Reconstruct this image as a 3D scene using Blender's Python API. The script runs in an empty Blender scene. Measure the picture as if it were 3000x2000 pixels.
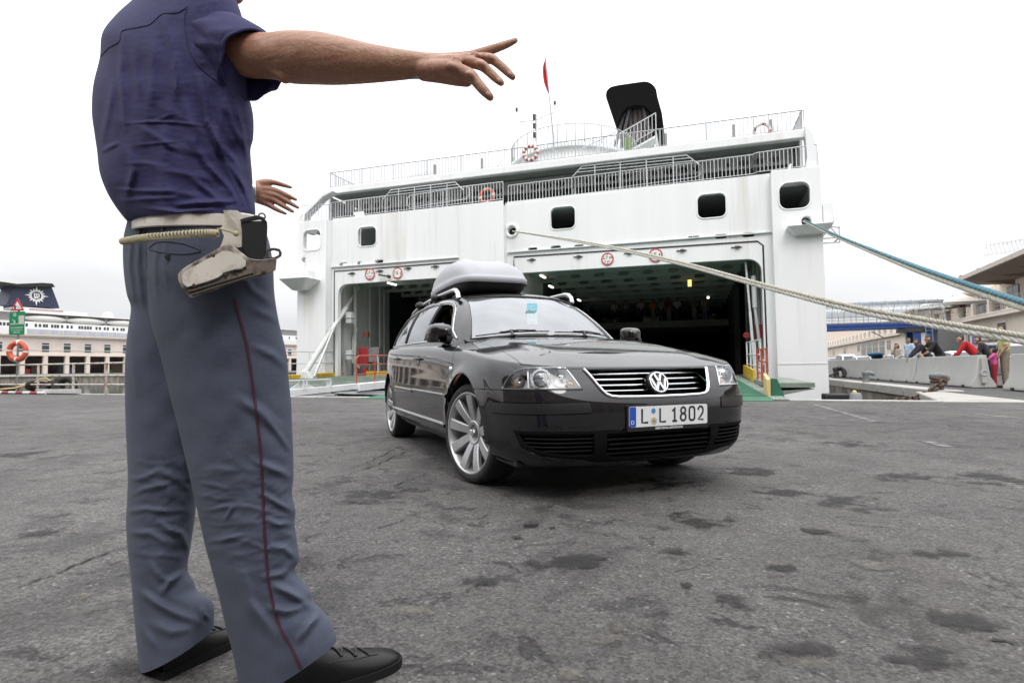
import bpy, bmesh, math, random
from math import sin, cos, pi, radians, hypot, atan2, sqrt
from mathutils import Vector, Matrix, noise, geometry
from mathutils.bvhtree import BVHTree
random.seed(11)
SC = bpy.context.scene
COL = SC.collection

# ------------------------------------------------------------------ camera
EYE = Vector((0, 0, 0.73))
FPX, PITCH, ROLL, YAW = 1652.0, radians(2.628), radians(0.668), radians(18.0)
cd = bpy.data.cameras.new('camera')
cam = bpy.data.objects.new('camera', cd); COL.objects.link(cam)
cd.sensor_width = 36.0; cd.lens = 36.0 * FPX / 3000.0
cd.clip_start = 0.05; cd.clip_end = 6000
CAMROT = Matrix.Rotation(YAW, 3, 'Z') @ Matrix.Rotation(pi/2 + PITCH, 3, 'X') @ Matrix.Rotation(-ROLL, 3, 'Z')
cam.matrix_world = Matrix.Translation(EYE) @ CAMROT.to_4x4()
SC.camera = cam

# ------------------------------------------------------------------ light
w = bpy.data.worlds.new('World'); SC.world = w; w.use_nodes = True
nt = w.node_tree; nt.nodes.clear()
def wn(t, **k):
    n = nt.nodes.new(t)
    for a, b in k.items(): setattr(n, a, b)
    return n
SUN_EL, SUN_ROT = radians(52), radians(200)
out = wn('ShaderNodeOutputWorld'); bg = wn('ShaderNodeBackground'); bg.inputs['Strength'].default_value = 0.1
sky = wn('ShaderNodeTexSky'); sky.sky_type = 'NISHITA'; sky.sun_disc = False
sky.sun_elevation = SUN_EL; sky.sun_rotation = SUN_ROT; sky.dust_density = 4.0
hs = wn('ShaderNodeHueSaturation'); hs.inputs['Saturation'].default_value = 0.12
tc = wn('ShaderNodeTexCoord'); sx = wn('ShaderNodeSeparateXYZ')
nt.links.new(tc.outputs['Generated'], sx.inputs[0])
mr = wn('ShaderNodeMapRange'); mr.inputs['From Min'].default_value = 0.0; mr.inputs['From Max'].default_value = 1.0
mr.inputs['To Min'].default_value = 7.7; mr.inputs['To Max'].default_value = 34.0
nt.links.new(sx.outputs['Z'], mr.inputs['Value'])
cn = wn('ShaderNodeTexNoise'); cn.inputs['Scale'].default_value = 2.2; cn.inputs['Detail'].default_value = 5.0
mp = wn('ShaderNodeMapping'); mp.inputs['Scale'].default_value = (1, 1, 3.0)
nt.links.new(tc.outputs['Generated'], mp.inputs[0]); nt.links.new(mp.outputs[0], cn.inputs['Vector'])
cr = wn('ShaderNodeMapRange'); cr.inputs['From Min'].default_value = 0.3; cr.inputs['From Max'].default_value = 0.7
cr.inputs['To Min'].default_value = 0.84; cr.inputs['To Max'].default_value = 1.12
nt.links.new(cn.outputs['Fac'], cr.inputs['Value'])
mul = wn('ShaderNodeMath', operation='MULTIPLY')
nt.links.new(mr.outputs[0], mul.inputs[0]); nt.links.new(cr.outputs[0], mul.inputs[1])
tint = wn('ShaderNodeVectorMath', operation='SCALE'); tint.inputs[0].default_value = (0.985, 0.995, 1.02)
nt.links.new(mul.outputs[0], tint.inputs['Scale'])
mx = wn('ShaderNodeMix', data_type='RGBA'); mx.inputs['Factor'].default_value = 0.88
nt.links.new(sky.outputs[0], hs.inputs['Color']); nt.links.new(hs.outputs[0], mx.inputs['A'])
nt.links.new(tint.outputs[0], mx.inputs['B']); nt.links.new(mx.outputs['Result'], bg.inputs['Color'])
nt.links.new(bg.outputs[0], out.inputs['Surface'])
sl = bpy.data.lights.new('sun', 'SUN'); sl.energy = 1.3; sl.angle = radians(22); sl.color = (1.0, 0.97, 0.92)
so = bpy.data.objects.new('sun', sl); COL.objects.link(so)
# the sun stands behind the camera, a little to the left
_az = radians(158)      # compass direction the light comes from (from +Y clockwise)
_sd = Vector((sin(_az)*cos(SUN_EL), cos(_az)*cos(SUN_EL), sin(SUN_EL)))
so.rotation_euler = _sd.to_track_quat('Z', 'Y').to_euler()
sky.sun_rotation = _az
vs = SC.view_settings
vs.view_transform = 'Standard'; vs.look = 'None'; vs.gamma = 1.0; vs.use_curve_mapping = False; vs.exposure = 0.0
SC.cycles.max_bounces = 8; SC.cycles.transparent_max_bounces = 16
SC.cycles.use_denoising = True
SC.cycles.sample_clamp_indirect = 6.0

# ------------------------------------------------------------------ geometry helpers
def pxdir(px, py):
    return CAMROT @ Vector(((px - 1500) / FPX, (1000 - py) / FPX, -1.0))
def at(px, py, axis, val):
    """where the sight line through a pixel of the 3000 px photograph meets the plane axis = val"""
    d = pxdir(px, py)
    return EYE + d * ((val - EYE[axis]) / d[axis])
def atd(px, py, dist):
    """point on the sight line at a given distance along the view axis"""
    return EYE + pxdir(px, py) * dist

def link(o, parent=None):
    COL.objects.link(o)
    if parent is not None: o.parent = parent
    return o
def tag(o, label=None, cat=None, group=None, kind=None):
    if label: o['label'] = label
    if cat: o['category'] = cat
    if group: o['group'] = group
    if kind: o['kind'] = kind
    return o
def empty(name, loc=(0, 0, 0), rz=0.0, parent=None, label=None, cat=None, group=None):
    o = bpy.data.objects.new(name, None); o.location = loc; o.rotation_euler = (0, 0, rz)
    o.empty_display_size = 0.2
    link(o, parent)
    return tag(o, label, cat, group)
def copy_tree(o, parent=None):
    c = o.copy(); COL.objects.link(c)
    if parent is not None:
        c.parent = parent; c.matrix_parent_inverse = o.matrix_parent_inverse.copy()
    for ch in KIDS(o): copy_tree(ch, c)
    return c
def KIDS(o): return [x for x in bpy.data.objects if x.parent == o]

def frame_z(d):
    d = Vector(d).normalized()
    u = d.cross(Vector((0, 0, 1)))
    if u.length < 1e-4: u = Vector((1, 0, 0))
    u.normalize()
    return u, d.cross(u).normalized()

class MB:
    """collects simple shapes and links them as ONE mesh object"""
    def __init__(s): s.v = []; s.f = []; s.mi = []; s.cur = 0
    def add(s, vs_, fs):
        b = len(s.v); s.v += [tuple(p) for p in vs_]
        s.f += [tuple(i + b for i in f) for f in fs]; s.mi += [s.cur] * len(fs)
        return s
    def box(s, x0, x1, y0, y1, z0, z1):
        return s.add([(x0,y0,z0),(x1,y0,z0),(x1,y1,z0),(x0,y1,z0),(x0,y0,z1),(x1,y0,z1),(x1,y1,z1),(x0,y1,z1)],
            [(3,2,1,0),(4,5,6,7),(0,1,5,4),(1,2,6,5),(2,3,7,6),(3,0,4,7)])
    def hexa(s, p):          # eight corners, bottom ring then top ring
        return s.add(p, [(3,2,1,0),(4,5,6,7),(0,1,5,4),(1,2,6,5),(2,3,7,6),(3,0,4,7)])
    def bar(s, a, b, wx, wy=None):   # square bar between two points
        a, b = Vector(a), Vector(b); wy = wy or wx
        u, v = frame_z(b - a); u *= wx/2; v *= wy/2
        return s.hexa([a-u-v, a+u-v, a+u+v, a-u+v, b-u-v, b+u-v, b+u+v, b-u+v])
    def tube(s, pts, r, seg=8, caps=True, closed=False, flat=None):
        pts = [Vector(p) for p in pts]; n = len(pts)
        rs = r if isinstance(r, (list, tuple)) else [r] * n
        base = len(s.v); ring = []; u = None
        for i, p in enumerate(pts):
            if closed: d = pts[(i+1) % n] - pts[i-1]
            else: d = pts[min(i+1, n-1)] - pts[max(i-1, 0)]
            if d.length < 1e-9: d = Vector((0, 0, 1))
            d.normalize()
            if u is None: u, _ = frame_z(d)
            u = (u - d * u.dot(d))
            if u.length < 1e-6: u, _ = frame_z(d)
            u.normalize(); v = d.cross(u)
            for k in range(seg):
                a = 2*pi*k/seg
                s.v.append(tuple(p + (u*cos(a) + v*sin(a)*(flat or 1)) * rs[i]))
        m = n if closed else n - 1
        for i in range(m):
            a0 = base + i*seg; b0 = base + ((i+1) % n)*seg
            for k in range(seg):
                k2 = (k+1) % seg
                s.f.append((a0+k, a0+k2, b0+k2, b0+k)); s.mi.append(s.cur)
        if caps and not closed:
            s.f.append(tuple(base + k for k in reversed(range(seg)))); s.mi.append(s.cur)
            s.f.append(tuple(base + (n-1)*seg + k for k in range(seg))); s.mi.append(s.cur)
        return s
    def cyl(s, a, b, r, seg=12, r2=None):
        return s.tube([a, b], [r, r2 if r2 is not None else r], seg)
    def lathe(s, prof, o=(0,0,0), axis=(0,0,1), seg=24, caps=True):
        """prof: (radius, height) pairs turned about the axis through o"""
        o = Vector(o); ax = Vector(axis).normalized(); u, v = frame_z(ax)
        base = len(s.v); n = len(prof)
        for r, h in prof:
            for k in range(seg):
                a = 2*pi*k/seg; s.v.append(tuple(o + ax*h + (u*cos(a)+v*sin(a))*r))
        for i in range(n-1):
            for k in range(seg):
                k2 = (k+1) % seg
                s.f.append((base+i*seg+k, base+i*seg+k2, base+(i+1)*seg+k2, base+(i+1)*seg+k)); s.mi.append(s.cur)
        if caps:
            if prof[0][0] > 1e-6: s.f.append(tuple(base+k for k in reversed(range(seg)))); s.mi.append(s.cur)
            if prof[-1][0] > 1e-6: s.f.append(tuple(base+(n-1)*seg+k for k in range(seg))); s.mi.append(s.cur)
        return s
    def torus(s, c, R, r, axis=(0,0,1), seg=28, rs=10, a0=0, a1=2*pi):
        c = Vector(c); u, v = frame_z(axis); full = abs(a1-a0-2*pi) < 1e-6
        n = seg if full else seg+1
        pts = [c + (u*cos(a0+(a1-a0)*k/seg) + v*sin(a0+(a1-a0)*k/seg))*R for k in range(n)]
        return s.tube(pts, r, rs, closed=full)
    def sphere(s, c, r, seg=14, rings=8, sc=(1,1,1)):
        c = Vector(c); base = len(s.v)
        for i in range(rings+1):
            t = pi*i/rings
            for k in range(seg):
                a = 2*pi*k/seg
                s.v.append((c.x+r*sc[0]*sin(t)*cos(a), c.y+r*sc[1]*sin(t)*sin(a), c.z+r*sc[2]*cos(t)))
        for i in range(rings):
            for k in range(seg):
                k2 = (k+1) % seg
                s.f.append((base+i*seg+k, base+(i+1)*seg+k, base+(i+1)*seg+k2, base+i*seg+k2)); s.mi.append(s.cur)
        return s
    def prism(s, outer, holes, fn, t0, t1):
        """polygon with holes in 2-D, extruded from t0 to t1; fn(a, b, t) places a point"""
        loops = [list(outer)] + [list(h) for h in holes]
        flat = [p for l in loops for p in l]
        tris = geometry.tessellate_polygon([[Vector((p[0], p[1], 0)) for p in l] for l in loops])
        n = len(flat); base = len(s.v)
        s.v += [tuple(fn(a, b, t0)) for a, b in flat] + [tuple(fn(a, b, t1)) for a, b in flat]
        for t in tris:
            s.f.append((base+t[0], base+t[1], base+t[2])); s.mi.append(s.cur)
            s.f.append((base+n+t[2], base+n+t[1], base+n+t[0])); s.mi.append(s.cur)
        o = 0
        for l in loops:
            m = len(l)
            for k in range(m):
                k2 = (k+1) % m
                s.f.append((base+o+k, base+o+k2, base+n+o+k2, base+n+o+k)); s.mi.append(s.cur)
            o += m
        return s
    def grid(s, rows, closed_u=False):
        """rows of points -> quads"""
        base = len(s.v); m = len(rows[0])
        for r in rows: s.v += [tuple(p) for p in r]
        for i in range(len(rows)-1):
            for k in range(m if closed_u else m-1):
                k2 = (k+1) % m
                s.f.append((base+i*m+k, base+i*m+k2, base+(i+1)*m+k2, base+(i+1)*m+k)); s.mi.append(s.cur)
        return s
    def mesh(s, name):
        me = bpy.data.meshes.new(name); me.from_pydata(s.v, [], s.f)
        if any(s.mi): me.polygons.foreach_set('material_index', s.mi)
        me.update(); return me
    def build(s, name, mat, parent=None, smooth=False, angle=40, bevel=0, fix=True, segs=2):
        me = s.mesh(name)
        if fix:
            bm = bmesh.new(); bm.from_mesh(me)
            bmesh.ops.recalc_face_normals(bm, faces=bm.faces); bm.to_mesh(me); bm.free()
        for m in (mat if isinstance(mat, (list, tuple)) else [mat]): me.materials.append(m)
        if smooth or bevel:
            me.polygons.foreach_set('use_smooth', [True]*len(me.polygons))
            me.set_sharp_from_angle(angle=radians(angle))
        o = bpy.data.objects.new(name, me); link(o, parent)
        if bevel:
            b = o.modifiers.new('bevel', 'BEVEL'); b.width = bevel; b.segments = segs; b.limit_method = 'ANGLE'; b.angle_limit = radians(35)
            b.harden_normals = False
        return o

def dup_mesh(o, loc=None, parent=None, rot=None, scale=None):
    c = o.copy(); COL.objects.link(c)
    if loc is not None: c.location = loc
    if rot is not None: c.rotation_euler = rot
    if scale is not None: c.scale = scale
    if parent is not None: c.parent = parent
    return c

def in_poly(x, y, poly):
    c = False; n = len(poly); j = n-1
    for i in range(n):
        xi, yi = poly[i]; xj, yj = poly[j]
        if (yi > y) != (yj > y) and x < (xj-xi)*(y-yi)/(yj-yi)+xi: c = not c
        j = i
    return c
def split_islands(o):
    """one object per connected piece, all under the same parent"""
    me = o.data; n = len(me.vertices); par = list(range(n))
    def find(x):
        while par[x] != x: par[x] = par[par[x]]; x = par[x]
        return x
    for e in me.edges:
        a, b = find(e.vertices[0]), find(e.vertices[1])
        if a != b: par[a] = b
    groups = {}
    for p in me.polygons: groups.setdefault(find(p.vertices[0]), []).append(p)
    if len(groups) < 2: return [o]
    res = []
    for g in groups.values():
        idx = {}; vs_ = []; fs = []
        for p in g:
            r = []
            for v in p.vertices:
                if v not in idx: idx[v] = len(vs_); vs_.append(tuple(me.vertices[v].co))
                r.append(idx[v])
            fs.append(r)
        m2 = bpy.data.meshes.new(o.name.split('.')[0]); m2.from_pydata(vs_, [], fs); m2.update()
        for m in me.materials: m2.materials.append(m)
        m2.polygons.foreach_set('use_smooth', [p.use_smooth for p in g])
        if any(p.use_smooth for p in g): m2.set_sharp_from_angle(angle=radians(40))
        c = o.copy(); c.data = m2; COL.objects.link(c); res.append(c)
    bpy.data.objects.remove(o)
    return res
def rrect(x0, x1, z0, z1, r, n=5):
    pts = []
    for cx, cz, a0 in ((x1-r, z1-r, 0), (x0+r, z1-r, 90), (x0+r, z0+r, 180), (x1-r, z0+r, 270)):
        for k in range(n+1):
            a = radians(a0 + 90*k/n); pts.append((cx + r*cos(a), cz + r*sin(a)))
    return pts
def ellipse(cx, cz, a, b, n=16):
    return [(cx+a*cos(2*pi*k/n), cz+b*sin(2*pi*k/n)) for k in range(n)]
def XZ(a, b, t): return (a, t, b)
def XY(a, b, t): return (a, b, t)
def YZ(a, b, t): return (t, a, b)
def lerp(a, b, t): return a + (b-a)*t
def interp(tab, x):
    """piecewise linear table of (x, y...)"""
    if x <= tab[0][0]: return tab[0][1:] if len(tab[0]) > 2 else tab[0][1]
    for a, b in zip(tab, tab[1:]):
        if x <= b[0]:
            t = (x-a[0])/(b[0]-a[0]); r = tuple(lerp(a[k], b[k], t) for k in range(1, len(a)))
            return r if len(r) > 1 else r[0]
    return tab[-1][1:] if len(tab[-1]) > 2 else tab[-1][1]
def smoothtab(tab, x):
    """Catmull-Rom through (x, y) pairs"""
    n = len(tab)
    if x <= tab[0][0]: return tab[0][1]
    if x >= tab[-1][0]: return tab[-1][1]
    for i in range(n-1):
        if x <= tab[i+1][0]:
            x0, y0 = tab[i]; x1, y1 = tab[i+1]
            m0 = (y1-tab[i-1][1])/(x1-tab[i-1][0]) if i > 0 else (y1-y0)/(x1-x0)
            m1 = (tab[i+2][1]-y0)/(tab[i+2][0]-x0) if i+2 < n else (y1-y0)/(x1-x0)
            h = x1-x0; t = (x-x0)/h
            return (2*t**3-3*t*t+1)*y0 + (t**3-2*t*t+t)*h*m0 + (-2*t**3+3*t*t)*y1 + (t**3-t*t)*h*m1

# ------------------------------------------------------------------ materials
def mat(name, col, rough=0.6, metal=0.0, var=0.0, vscale=3.0, bump=0.0, bscale=40.0, coat=0.0, spec=0.5,
        dirt=None, dscale=1.2, dlo=0.5, dhi=0.75, stretch=None, emit=None, estr=0.0, rvar=0.0, detail=5.0):
    """procedural surface: colour with noise variation, optional dirt patches of their own colour, fine bump"""
    m = bpy.data.materials.new(name); m.use_nodes = True; t = m.node_tree; b = t.nodes['Principled BSDF']
    b.inputs['Base Color'].default_value = (*col, 1); b.inputs['Roughness'].default_value = rough
    b.inputs['Metallic'].default_value = metal; b.inputs['Coat Weight'].default_value = coat
    b.inputs['Coat Roughness'].default_value = 0.04; b.inputs['Specular IOR Level'].default_value = spec
    N = t.nodes.new; L = t.links.new
    co = N('ShaderNodeTexCoord'); vec = co.outputs['Object']
    if stretch:
        mpn = N('ShaderNodeMapping'); mpn.inputs['Scale'].default_value = stretch; L(vec, mpn.inputs[0]); vec2 = mpn.outputs[0]
    else: vec2 = vec
    last = None
    if var:
        n = N('ShaderNodeTexNoise'); n.inputs['Scale'].default_value = vscale; n.inputs['Detail'].default_value = detail; L(vec2, n.inputs['Vector'])
        r = N('ShaderNodeMapRange'); r.inputs['From Min'].default_value = 0.28; r.inputs['From Max'].default_value = 0.72
        r.inputs['To Min'].default_value = 1-var; r.inputs['To Max'].default_value = 1+var; L(n.outputs['Fac'], r.inputs['Value'])
        s = N('ShaderNodeVectorMath'); s.operation = 'SCALE'; s.inputs[0].default_value = col; L(r.outputs[0], s.inputs['Scale'])
        last = s.outputs[0]
    if dirt:
        n = N('ShaderNodeTexNoise'); n.inputs['Scale'].default_value = dscale; n.inputs['Detail'].default_value = 7.0; n.inputs['Roughness'].default_value = 0.62; L(vec2, n.inputs['Vector'])
        r = N('ShaderNodeMapRange'); r.inputs['From Min'].default_value = dlo; r.inputs['From Max'].default_value = dhi; L(n.outputs['Fac'], r.inputs['Value'])
        x = N('ShaderNodeMix'); x.data_type = 'RGBA'; L(r.outputs[0], x.inputs['Factor'])
        if last: L(last, x.inputs['A'])
        else: x.inputs['A'].default_value = (*col, 1)
        x.inputs['B'].default_value = (*dirt, 1); last = x.outputs['Result']
    if last: L(last, b.inputs['Base Color'])
    if rvar:
        n = N('ShaderNodeTexNoise'); n.inputs['Scale'].default_value = vscale*2; L(vec2, n.inputs['Vector'])
        r = N('ShaderNodeMapRange'); r.inputs['To Min'].default_value = max(0, rough-rvar); r.inputs['To Max'].default_value = min(1, rough+rvar)
        L(n.outputs['Fac'], r.inputs['Value']); L(r.outputs[0], b.inputs['Roughness'])
    if bump:
        n = N('ShaderNodeTexNoise'); n.inputs['Scale'].default_value = bscale; n.inputs['Detail'].default_value = 6; L(vec, n.inputs['Vector'])
        bu = N('ShaderNodeBump'); bu.inputs['Strength'].default_value = bump; bu.inputs['Distance'].default_value = 0.02; L(n.outputs['Fac'], bu.inputs['Height'])
        L(bu.outputs[0], b.inputs['Normal'])
    if emit:
        b.inputs['Emission Color'].default_value = (*emit, 1); b.inputs['Emission Strength'].default_value = estr
    return m
def glass_mat(name, tint=(0.9, 0.95, 0.93), ior=1.5, through=0.75, rough=0.0, haze=0.0, lo=0.0):
    """thin pane: Fresnel reflection over a tinted see-through layer, with an added pale brightening film"""
    m = bpy.data.materials.new(name); m.use_nodes = True; t = m.node_tree; t.nodes.clear()
    N = t.nodes.new; L = t.links.new
    o = N('ShaderNodeOutputMaterial'); mixs = N('ShaderNodeMixShader'); g = N('ShaderNodeBsdfGlossy'); tr = N('ShaderNodeBsdfTransparent'); fr = N('ShaderNodeFresnel')
    g.inputs['Roughness'].default_value = rough; g.inputs['Color'].default_value = (0.95, 0.97, 1.0, 1)
    tr.inputs['Color'].default_value = (tint[0]*through, tint[1]*through, tint[2]*through, 1); fr.inputs['IOR'].default_value = ior
    fac = fr.outputs[0]
    if lo:
        r = N('ShaderNodeMapRange'); r.inputs['To Min'].default_value = lo; L(fac, r.inputs['Value']); fac = r.outputs[0]
    under = tr.outputs[0]
    if haze:
        d = N('ShaderNodeBsdfDiffuse'); d.inputs['Color'].default_value = (0.75, 0.77, 0.77, 1); m2 = N('ShaderNodeMixShader')  # pale diffuse layer brightens the pane in place of reflected sky
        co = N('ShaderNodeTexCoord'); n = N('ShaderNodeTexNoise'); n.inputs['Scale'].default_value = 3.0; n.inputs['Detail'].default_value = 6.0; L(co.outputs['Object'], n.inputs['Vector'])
        r2 = N('ShaderNodeMapRange'); r2.inputs['From Min'].default_value = 0.3; r2.inputs['From Max'].default_value = 0.7; r2.inputs['To Min'].default_value = haze*.6; r2.inputs['To Max'].default_value = haze*1.4
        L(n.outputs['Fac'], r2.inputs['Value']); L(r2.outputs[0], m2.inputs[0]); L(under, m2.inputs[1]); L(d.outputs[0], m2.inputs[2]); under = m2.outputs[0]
    L(fac, mixs.inputs[0]); L(under, mixs.inputs[1]); L(g.outputs[0], mixs.inputs[2]); L(mixs.outputs[0], o.inputs['Surface'])
    return m

M = {}
M['white'] = mat('ship white paint', (0.78, 0.785, 0.79), 0.42, var=0.04, vscale=0.6, dirt=(0.56, 0.53, 0.47), dscale=0.9, dlo=0.55, dhi=0.85, stretch=(1.6, 1.6, 0.10), bump=0.10, bscale=1.6)
M['white2'] = mat('rail white greyed for shade', (0.60, 0.61, 0.62), 0.45)  # white rails greyed: their shade is put into the colour
M['greydeck'] = mat('grey green deckhead paint', (0.30, 0.33, 0.315), 0.6, var=0.12, vscale=1.5)
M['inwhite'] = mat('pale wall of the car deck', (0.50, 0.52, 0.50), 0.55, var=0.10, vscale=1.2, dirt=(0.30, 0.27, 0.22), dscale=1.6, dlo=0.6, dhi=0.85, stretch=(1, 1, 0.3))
M['dark'] = mat('dark car deck surface', (0.07, 0.075, 0.072), 0.7, var=0.3, vscale=1.0)  # darker tone for the inner part of the car deck
M['black'] = mat('black', (0.012, 0.012, 0.013), 0.6)
M['blackgloss'] = mat('black gloss trim', (0.010, 0.010, 0.011), 0.25)
M['rubber'] = mat('black rubber', (0.016, 0.016, 0.017), 0.75, var=0.25, vscale=20)
M['green'] = mat('green deck paint', (0.022, 0.125, 0.070), 0.6, var=0.25, vscale=2.2, dirt=(0.10, 0.125, 0.10), dscale=2.5, dlo=0.56, dhi=0.85, bump=0.2, bscale=20)
M['rampgrey'] = mat('worn ramp plate', (0.21, 0.24, 0.215), 0.55, var=0.2, vscale=2.0, dirt=(0.09, 0.14, 0.10), dscale=1.6, dlo=0.45, dhi=0.7, bump=0.2, bscale=12)
M['yellow'] = mat('yellow safety paint', (0.52, 0.34, 0.02), 0.5, var=0.15, vscale=3, dirt=(0.16, 0.10, 0.03), dscale=4, dlo=0.6, dhi=0.8)
M['paleyellow'] = mat('faded yellow paint', (0.62, 0.46, 0.20), 0.55, var=0.12, vscale=3, dirt=(0.25, 0.18, 0.09), dscale=5, dlo=0.6, dhi=0.85)
M['redrail'] = mat('orange red rail paint', (0.42, 0.075, 0.045), 0.5, var=0.1)
M['red'] = mat('red paint', (0.30, 0.028, 0.028), 0.45, var=0.1)
M['signwhite'] = mat('sign white', (0.74, 0.74, 0.73), 0.5)
M['signblack'] = mat('sign black print', (0.02, 0.02, 0.02), 0.6)
M['signgreen'] = mat('sign green', (0.012, 0.20, 0.085), 0.5)
M['steel'] = mat('grey steel', (0.30, 0.31, 0.31), 0.4, metal=0.6, var=0.2, vscale=6, dirt=(0.16, 0.10, 0.06), dscale=5, dlo=0.6, dhi=0.8)
M['darksteel'] = mat('dark steel', (0.06, 0.06, 0.06), 0.5, metal=0.4, var=0.2)
M['chrome'] = mat('chrome', (0.88, 0.89, 0.90), 0.20, metal=1.0)
M['lamp'] = mat('lit tube', (0.9, 0.9, 0.85), 0.4, emit=(1.0, 0.95, 0.80), estr=2.2)
M['lampyellow'] = mat('lit warm lamp', (0.9, 0.8, 0.4), 0.4, emit=(1.0, 0.75, 0.22), estr=1.3)
# ------------------------------------------------------------------ ground, piers, water
def asphalt(name, base=(0.105, 0.100, 0.0975), worn=1.0):
    m = bpy.data.materials.new(name); m.use_nodes = True; t = m.node_tree; b = t.nodes['Principled BSDF']
    N = t.nodes.new; L = t.links.new
    co = N('ShaderNodeTexCoord'); V = co.outputs['Object']
    def noise_(sc, det=6, rough=.55, vec=V, dist=0.0):
        n = N('ShaderNodeTexNoise'); n.inputs['Scale'].default_value = sc; n.inputs['Detail'].default_value = det
        n.inputs['Roughness'].default_value = rough; n.inputs['Distortion'].default_value = dist; L(vec, n.inputs['Vector']); return n.outputs['Fac']
    def rng(x, a, b_, c, d):
        r = N('ShaderNodeMapRange'); r.inputs['From Min'].default_value = a; r.inputs['From Max'].default_value = b_
        r.inputs['To Min'].default_value = c; r.inputs['To Max'].default_value = d; L(x, r.inputs['Value']); return r.outputs[0]
    def mth(op, a, b_):
        n = N('ShaderNodeMath'); n.operation = op
        for k, x in enumerate((a, b_)):
            if isinstance(x, (int, float)): n.inputs[k].default_value = x
            else: L(x, n.inputs[k])
        return n.outputs[0]
    def mapped(sx_, sy_, rz_, off=(0,0,0)):
        mp_ = N('ShaderNodeMapping'); mp_.inputs['Scale'].default_value = (sx_, sy_, 1); mp_.inputs['Rotation'].default_value = (0,0,rz_); mp_.inputs['Location'].default_value = off; L(V, mp_.inputs[0]); return mp_.outputs[0]
    big = rng(noise_(.24, 5), .3, .7, .74, 1.22)
    med = rng(noise_(1.5, 7, .62), .3, .7, .84, 1.15)
    # aggregate: small stones of different greys
    vo = N('ShaderNodeTexVoronoi'); vo.inputs['Scale'].default_value = 120; L(V, vo.inputs['Vector'])
    hsv = N('ShaderNodeSeparateColor'); L(vo.outputs['Color'], hsv.inputs[0])
    agg = rng(hsv.outputs[0], 0, 1, .60, 1.40)
    fle = mth('MULTIPLY', rng(hsv.outputs[1], .972, .985, 0, 1), rng(noise_(3.0, 4), .42, .62, .15, 1))
    fin = mth('MULTIPLY', rng(noise_(60, 6, .8), .3, .7, .74, 1.26), rng(noise_(13, 9, .78, vec=mapped(1,1,.2,(3,3,0))), .3, .7, .78, 1.22))
    # dark oily stains with ragged edges, and small hollows
    st1 = rng(noise_(.95, 9, .68, dist=.9), .545, .61, 0, 1)
    st2 = rng(noise_(2.3, 9, .70, vec=mapped(1,1,0,(7,3,0)), dist=.7), .545, .605, 0, 1)
    st3 = rng(noise_(4.2, 8, .72, vec=mapped(1,1,.4,(2,9,0)), dist=.5), .585, .635, 0, 1)
    msk = rng(noise_(.30, 4, vec=mapped(1,1,0,(3,1,0))), .36, .56, .15, 1)
    dark = mth('MULTIPLY', mth('MAXIMUM', mth('MULTIPLY', st1, .85), mth('MAXIMUM', mth('MULTIPLY', st2, .9), st3)), msk)
    # streaks where tyres turned
    trk = mth('MULTIPLY', rng(noise_(1.0, 5, .6, vec=mapped(.25, 3.2, radians(-28), (1,5,0))), .56, .70, 0, 1), rng(noise_(.28, 3, vec=mapped(1,1,0,(9,2,0))), .46, .60, 0, .55))
    # paler ground-off scuffs
    pal = mth('MULTIPLY', rng(noise_(2.2, 9, .74, vec=mapped(1,1,0,(15,4,0)), dist=.4), .57, .67, 0, 1), rng(noise_(.42, 4, vec=mapped(1,1,0,(5,8,0))), .50, .62, 0, 1))
    # cracks
    wv = N('ShaderNodeVectorMath'); wv.operation = 'ADD'; nz = N('ShaderNodeTexNoise'); nz.inputs['Scale'].default_value = 1.6; nz.inputs['Detail'].default_value = 8; nz.inputs['Roughness'].default_value = .65; L(V, nz.inputs['Vector'])
    sc_ = N('ShaderNodeVectorMath'); sc_.operation = 'SCALE'; sc_.inputs['Scale'].default_value = 1.1; L(nz.outputs['Color'], sc_.inputs[0]); L(V, wv.inputs[0]); L(sc_.outputs[0], wv.inputs[1])
    vc = N('ShaderNodeTexVoronoi'); vc.feature = 'DISTANCE_TO_EDGE'; vc.inputs['Scale'].default_value = .38; L(wv.outputs[0], vc.inputs['Vector'])
    crk = mth('MULTIPLY', mth('MULTIPLY', rng(vc.outputs['Distance'], .001, .006, 1, 0), rng(noise_(.45, 4), .48, .60, 0, 1)), rng(noise_(5, 5), .40, .55, .2, 1))
    val = mth('MULTIPLY', mth('MULTIPLY', big, med), mth('MULTIPLY', agg, fin))
    val = mth('MULTIPLY', val, mth('SUBTRACT', 1.0, mth('MULTIPLY', dark, .56*worn)))
    val = mth('MULTIPLY', val, mth('SUBTRACT', 1.0, mth('MULTIPLY', trk, .40*worn)))
    val = mth('MULTIPLY', val, mth('ADD', 1.0, mth('MULTIPLY', pal, .55*worn)))
    val = mth('MULTIPLY', val, mth('SUBTRACT', 1.0, mth('MULTIPLY', crk, .7)))
    val = mth('ADD', val, mth('MULTIPLY', fle, 1.5))
    s = N('ShaderNodeVectorMath'); s.operation = 'SCALE'; s.inputs[0].default_value = base; L(val, s.inputs['Scale'])
    mxn = N('ShaderNodeMix'); mxn.data_type = 'RGBA'; L(mth('MULTIPLY', rng(noise_(.7, 7, .65, vec=mapped(1,1,0,(4,4,0))), .54, .72, 0, 1), .38), mxn.inputs['Factor'])
    L(s.outputs[0], mxn.inputs['A']); mxn.inputs['B'].default_value = (0.088, 0.077, 0.066, 1)
    L(mxn.outputs['Result'], b.inputs['Base Color'])
    L(rng(dark, 0, 1, .86, .66), b.inputs['Roughness']); b.inputs['Specular IOR Level'].default_value = .30
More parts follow.
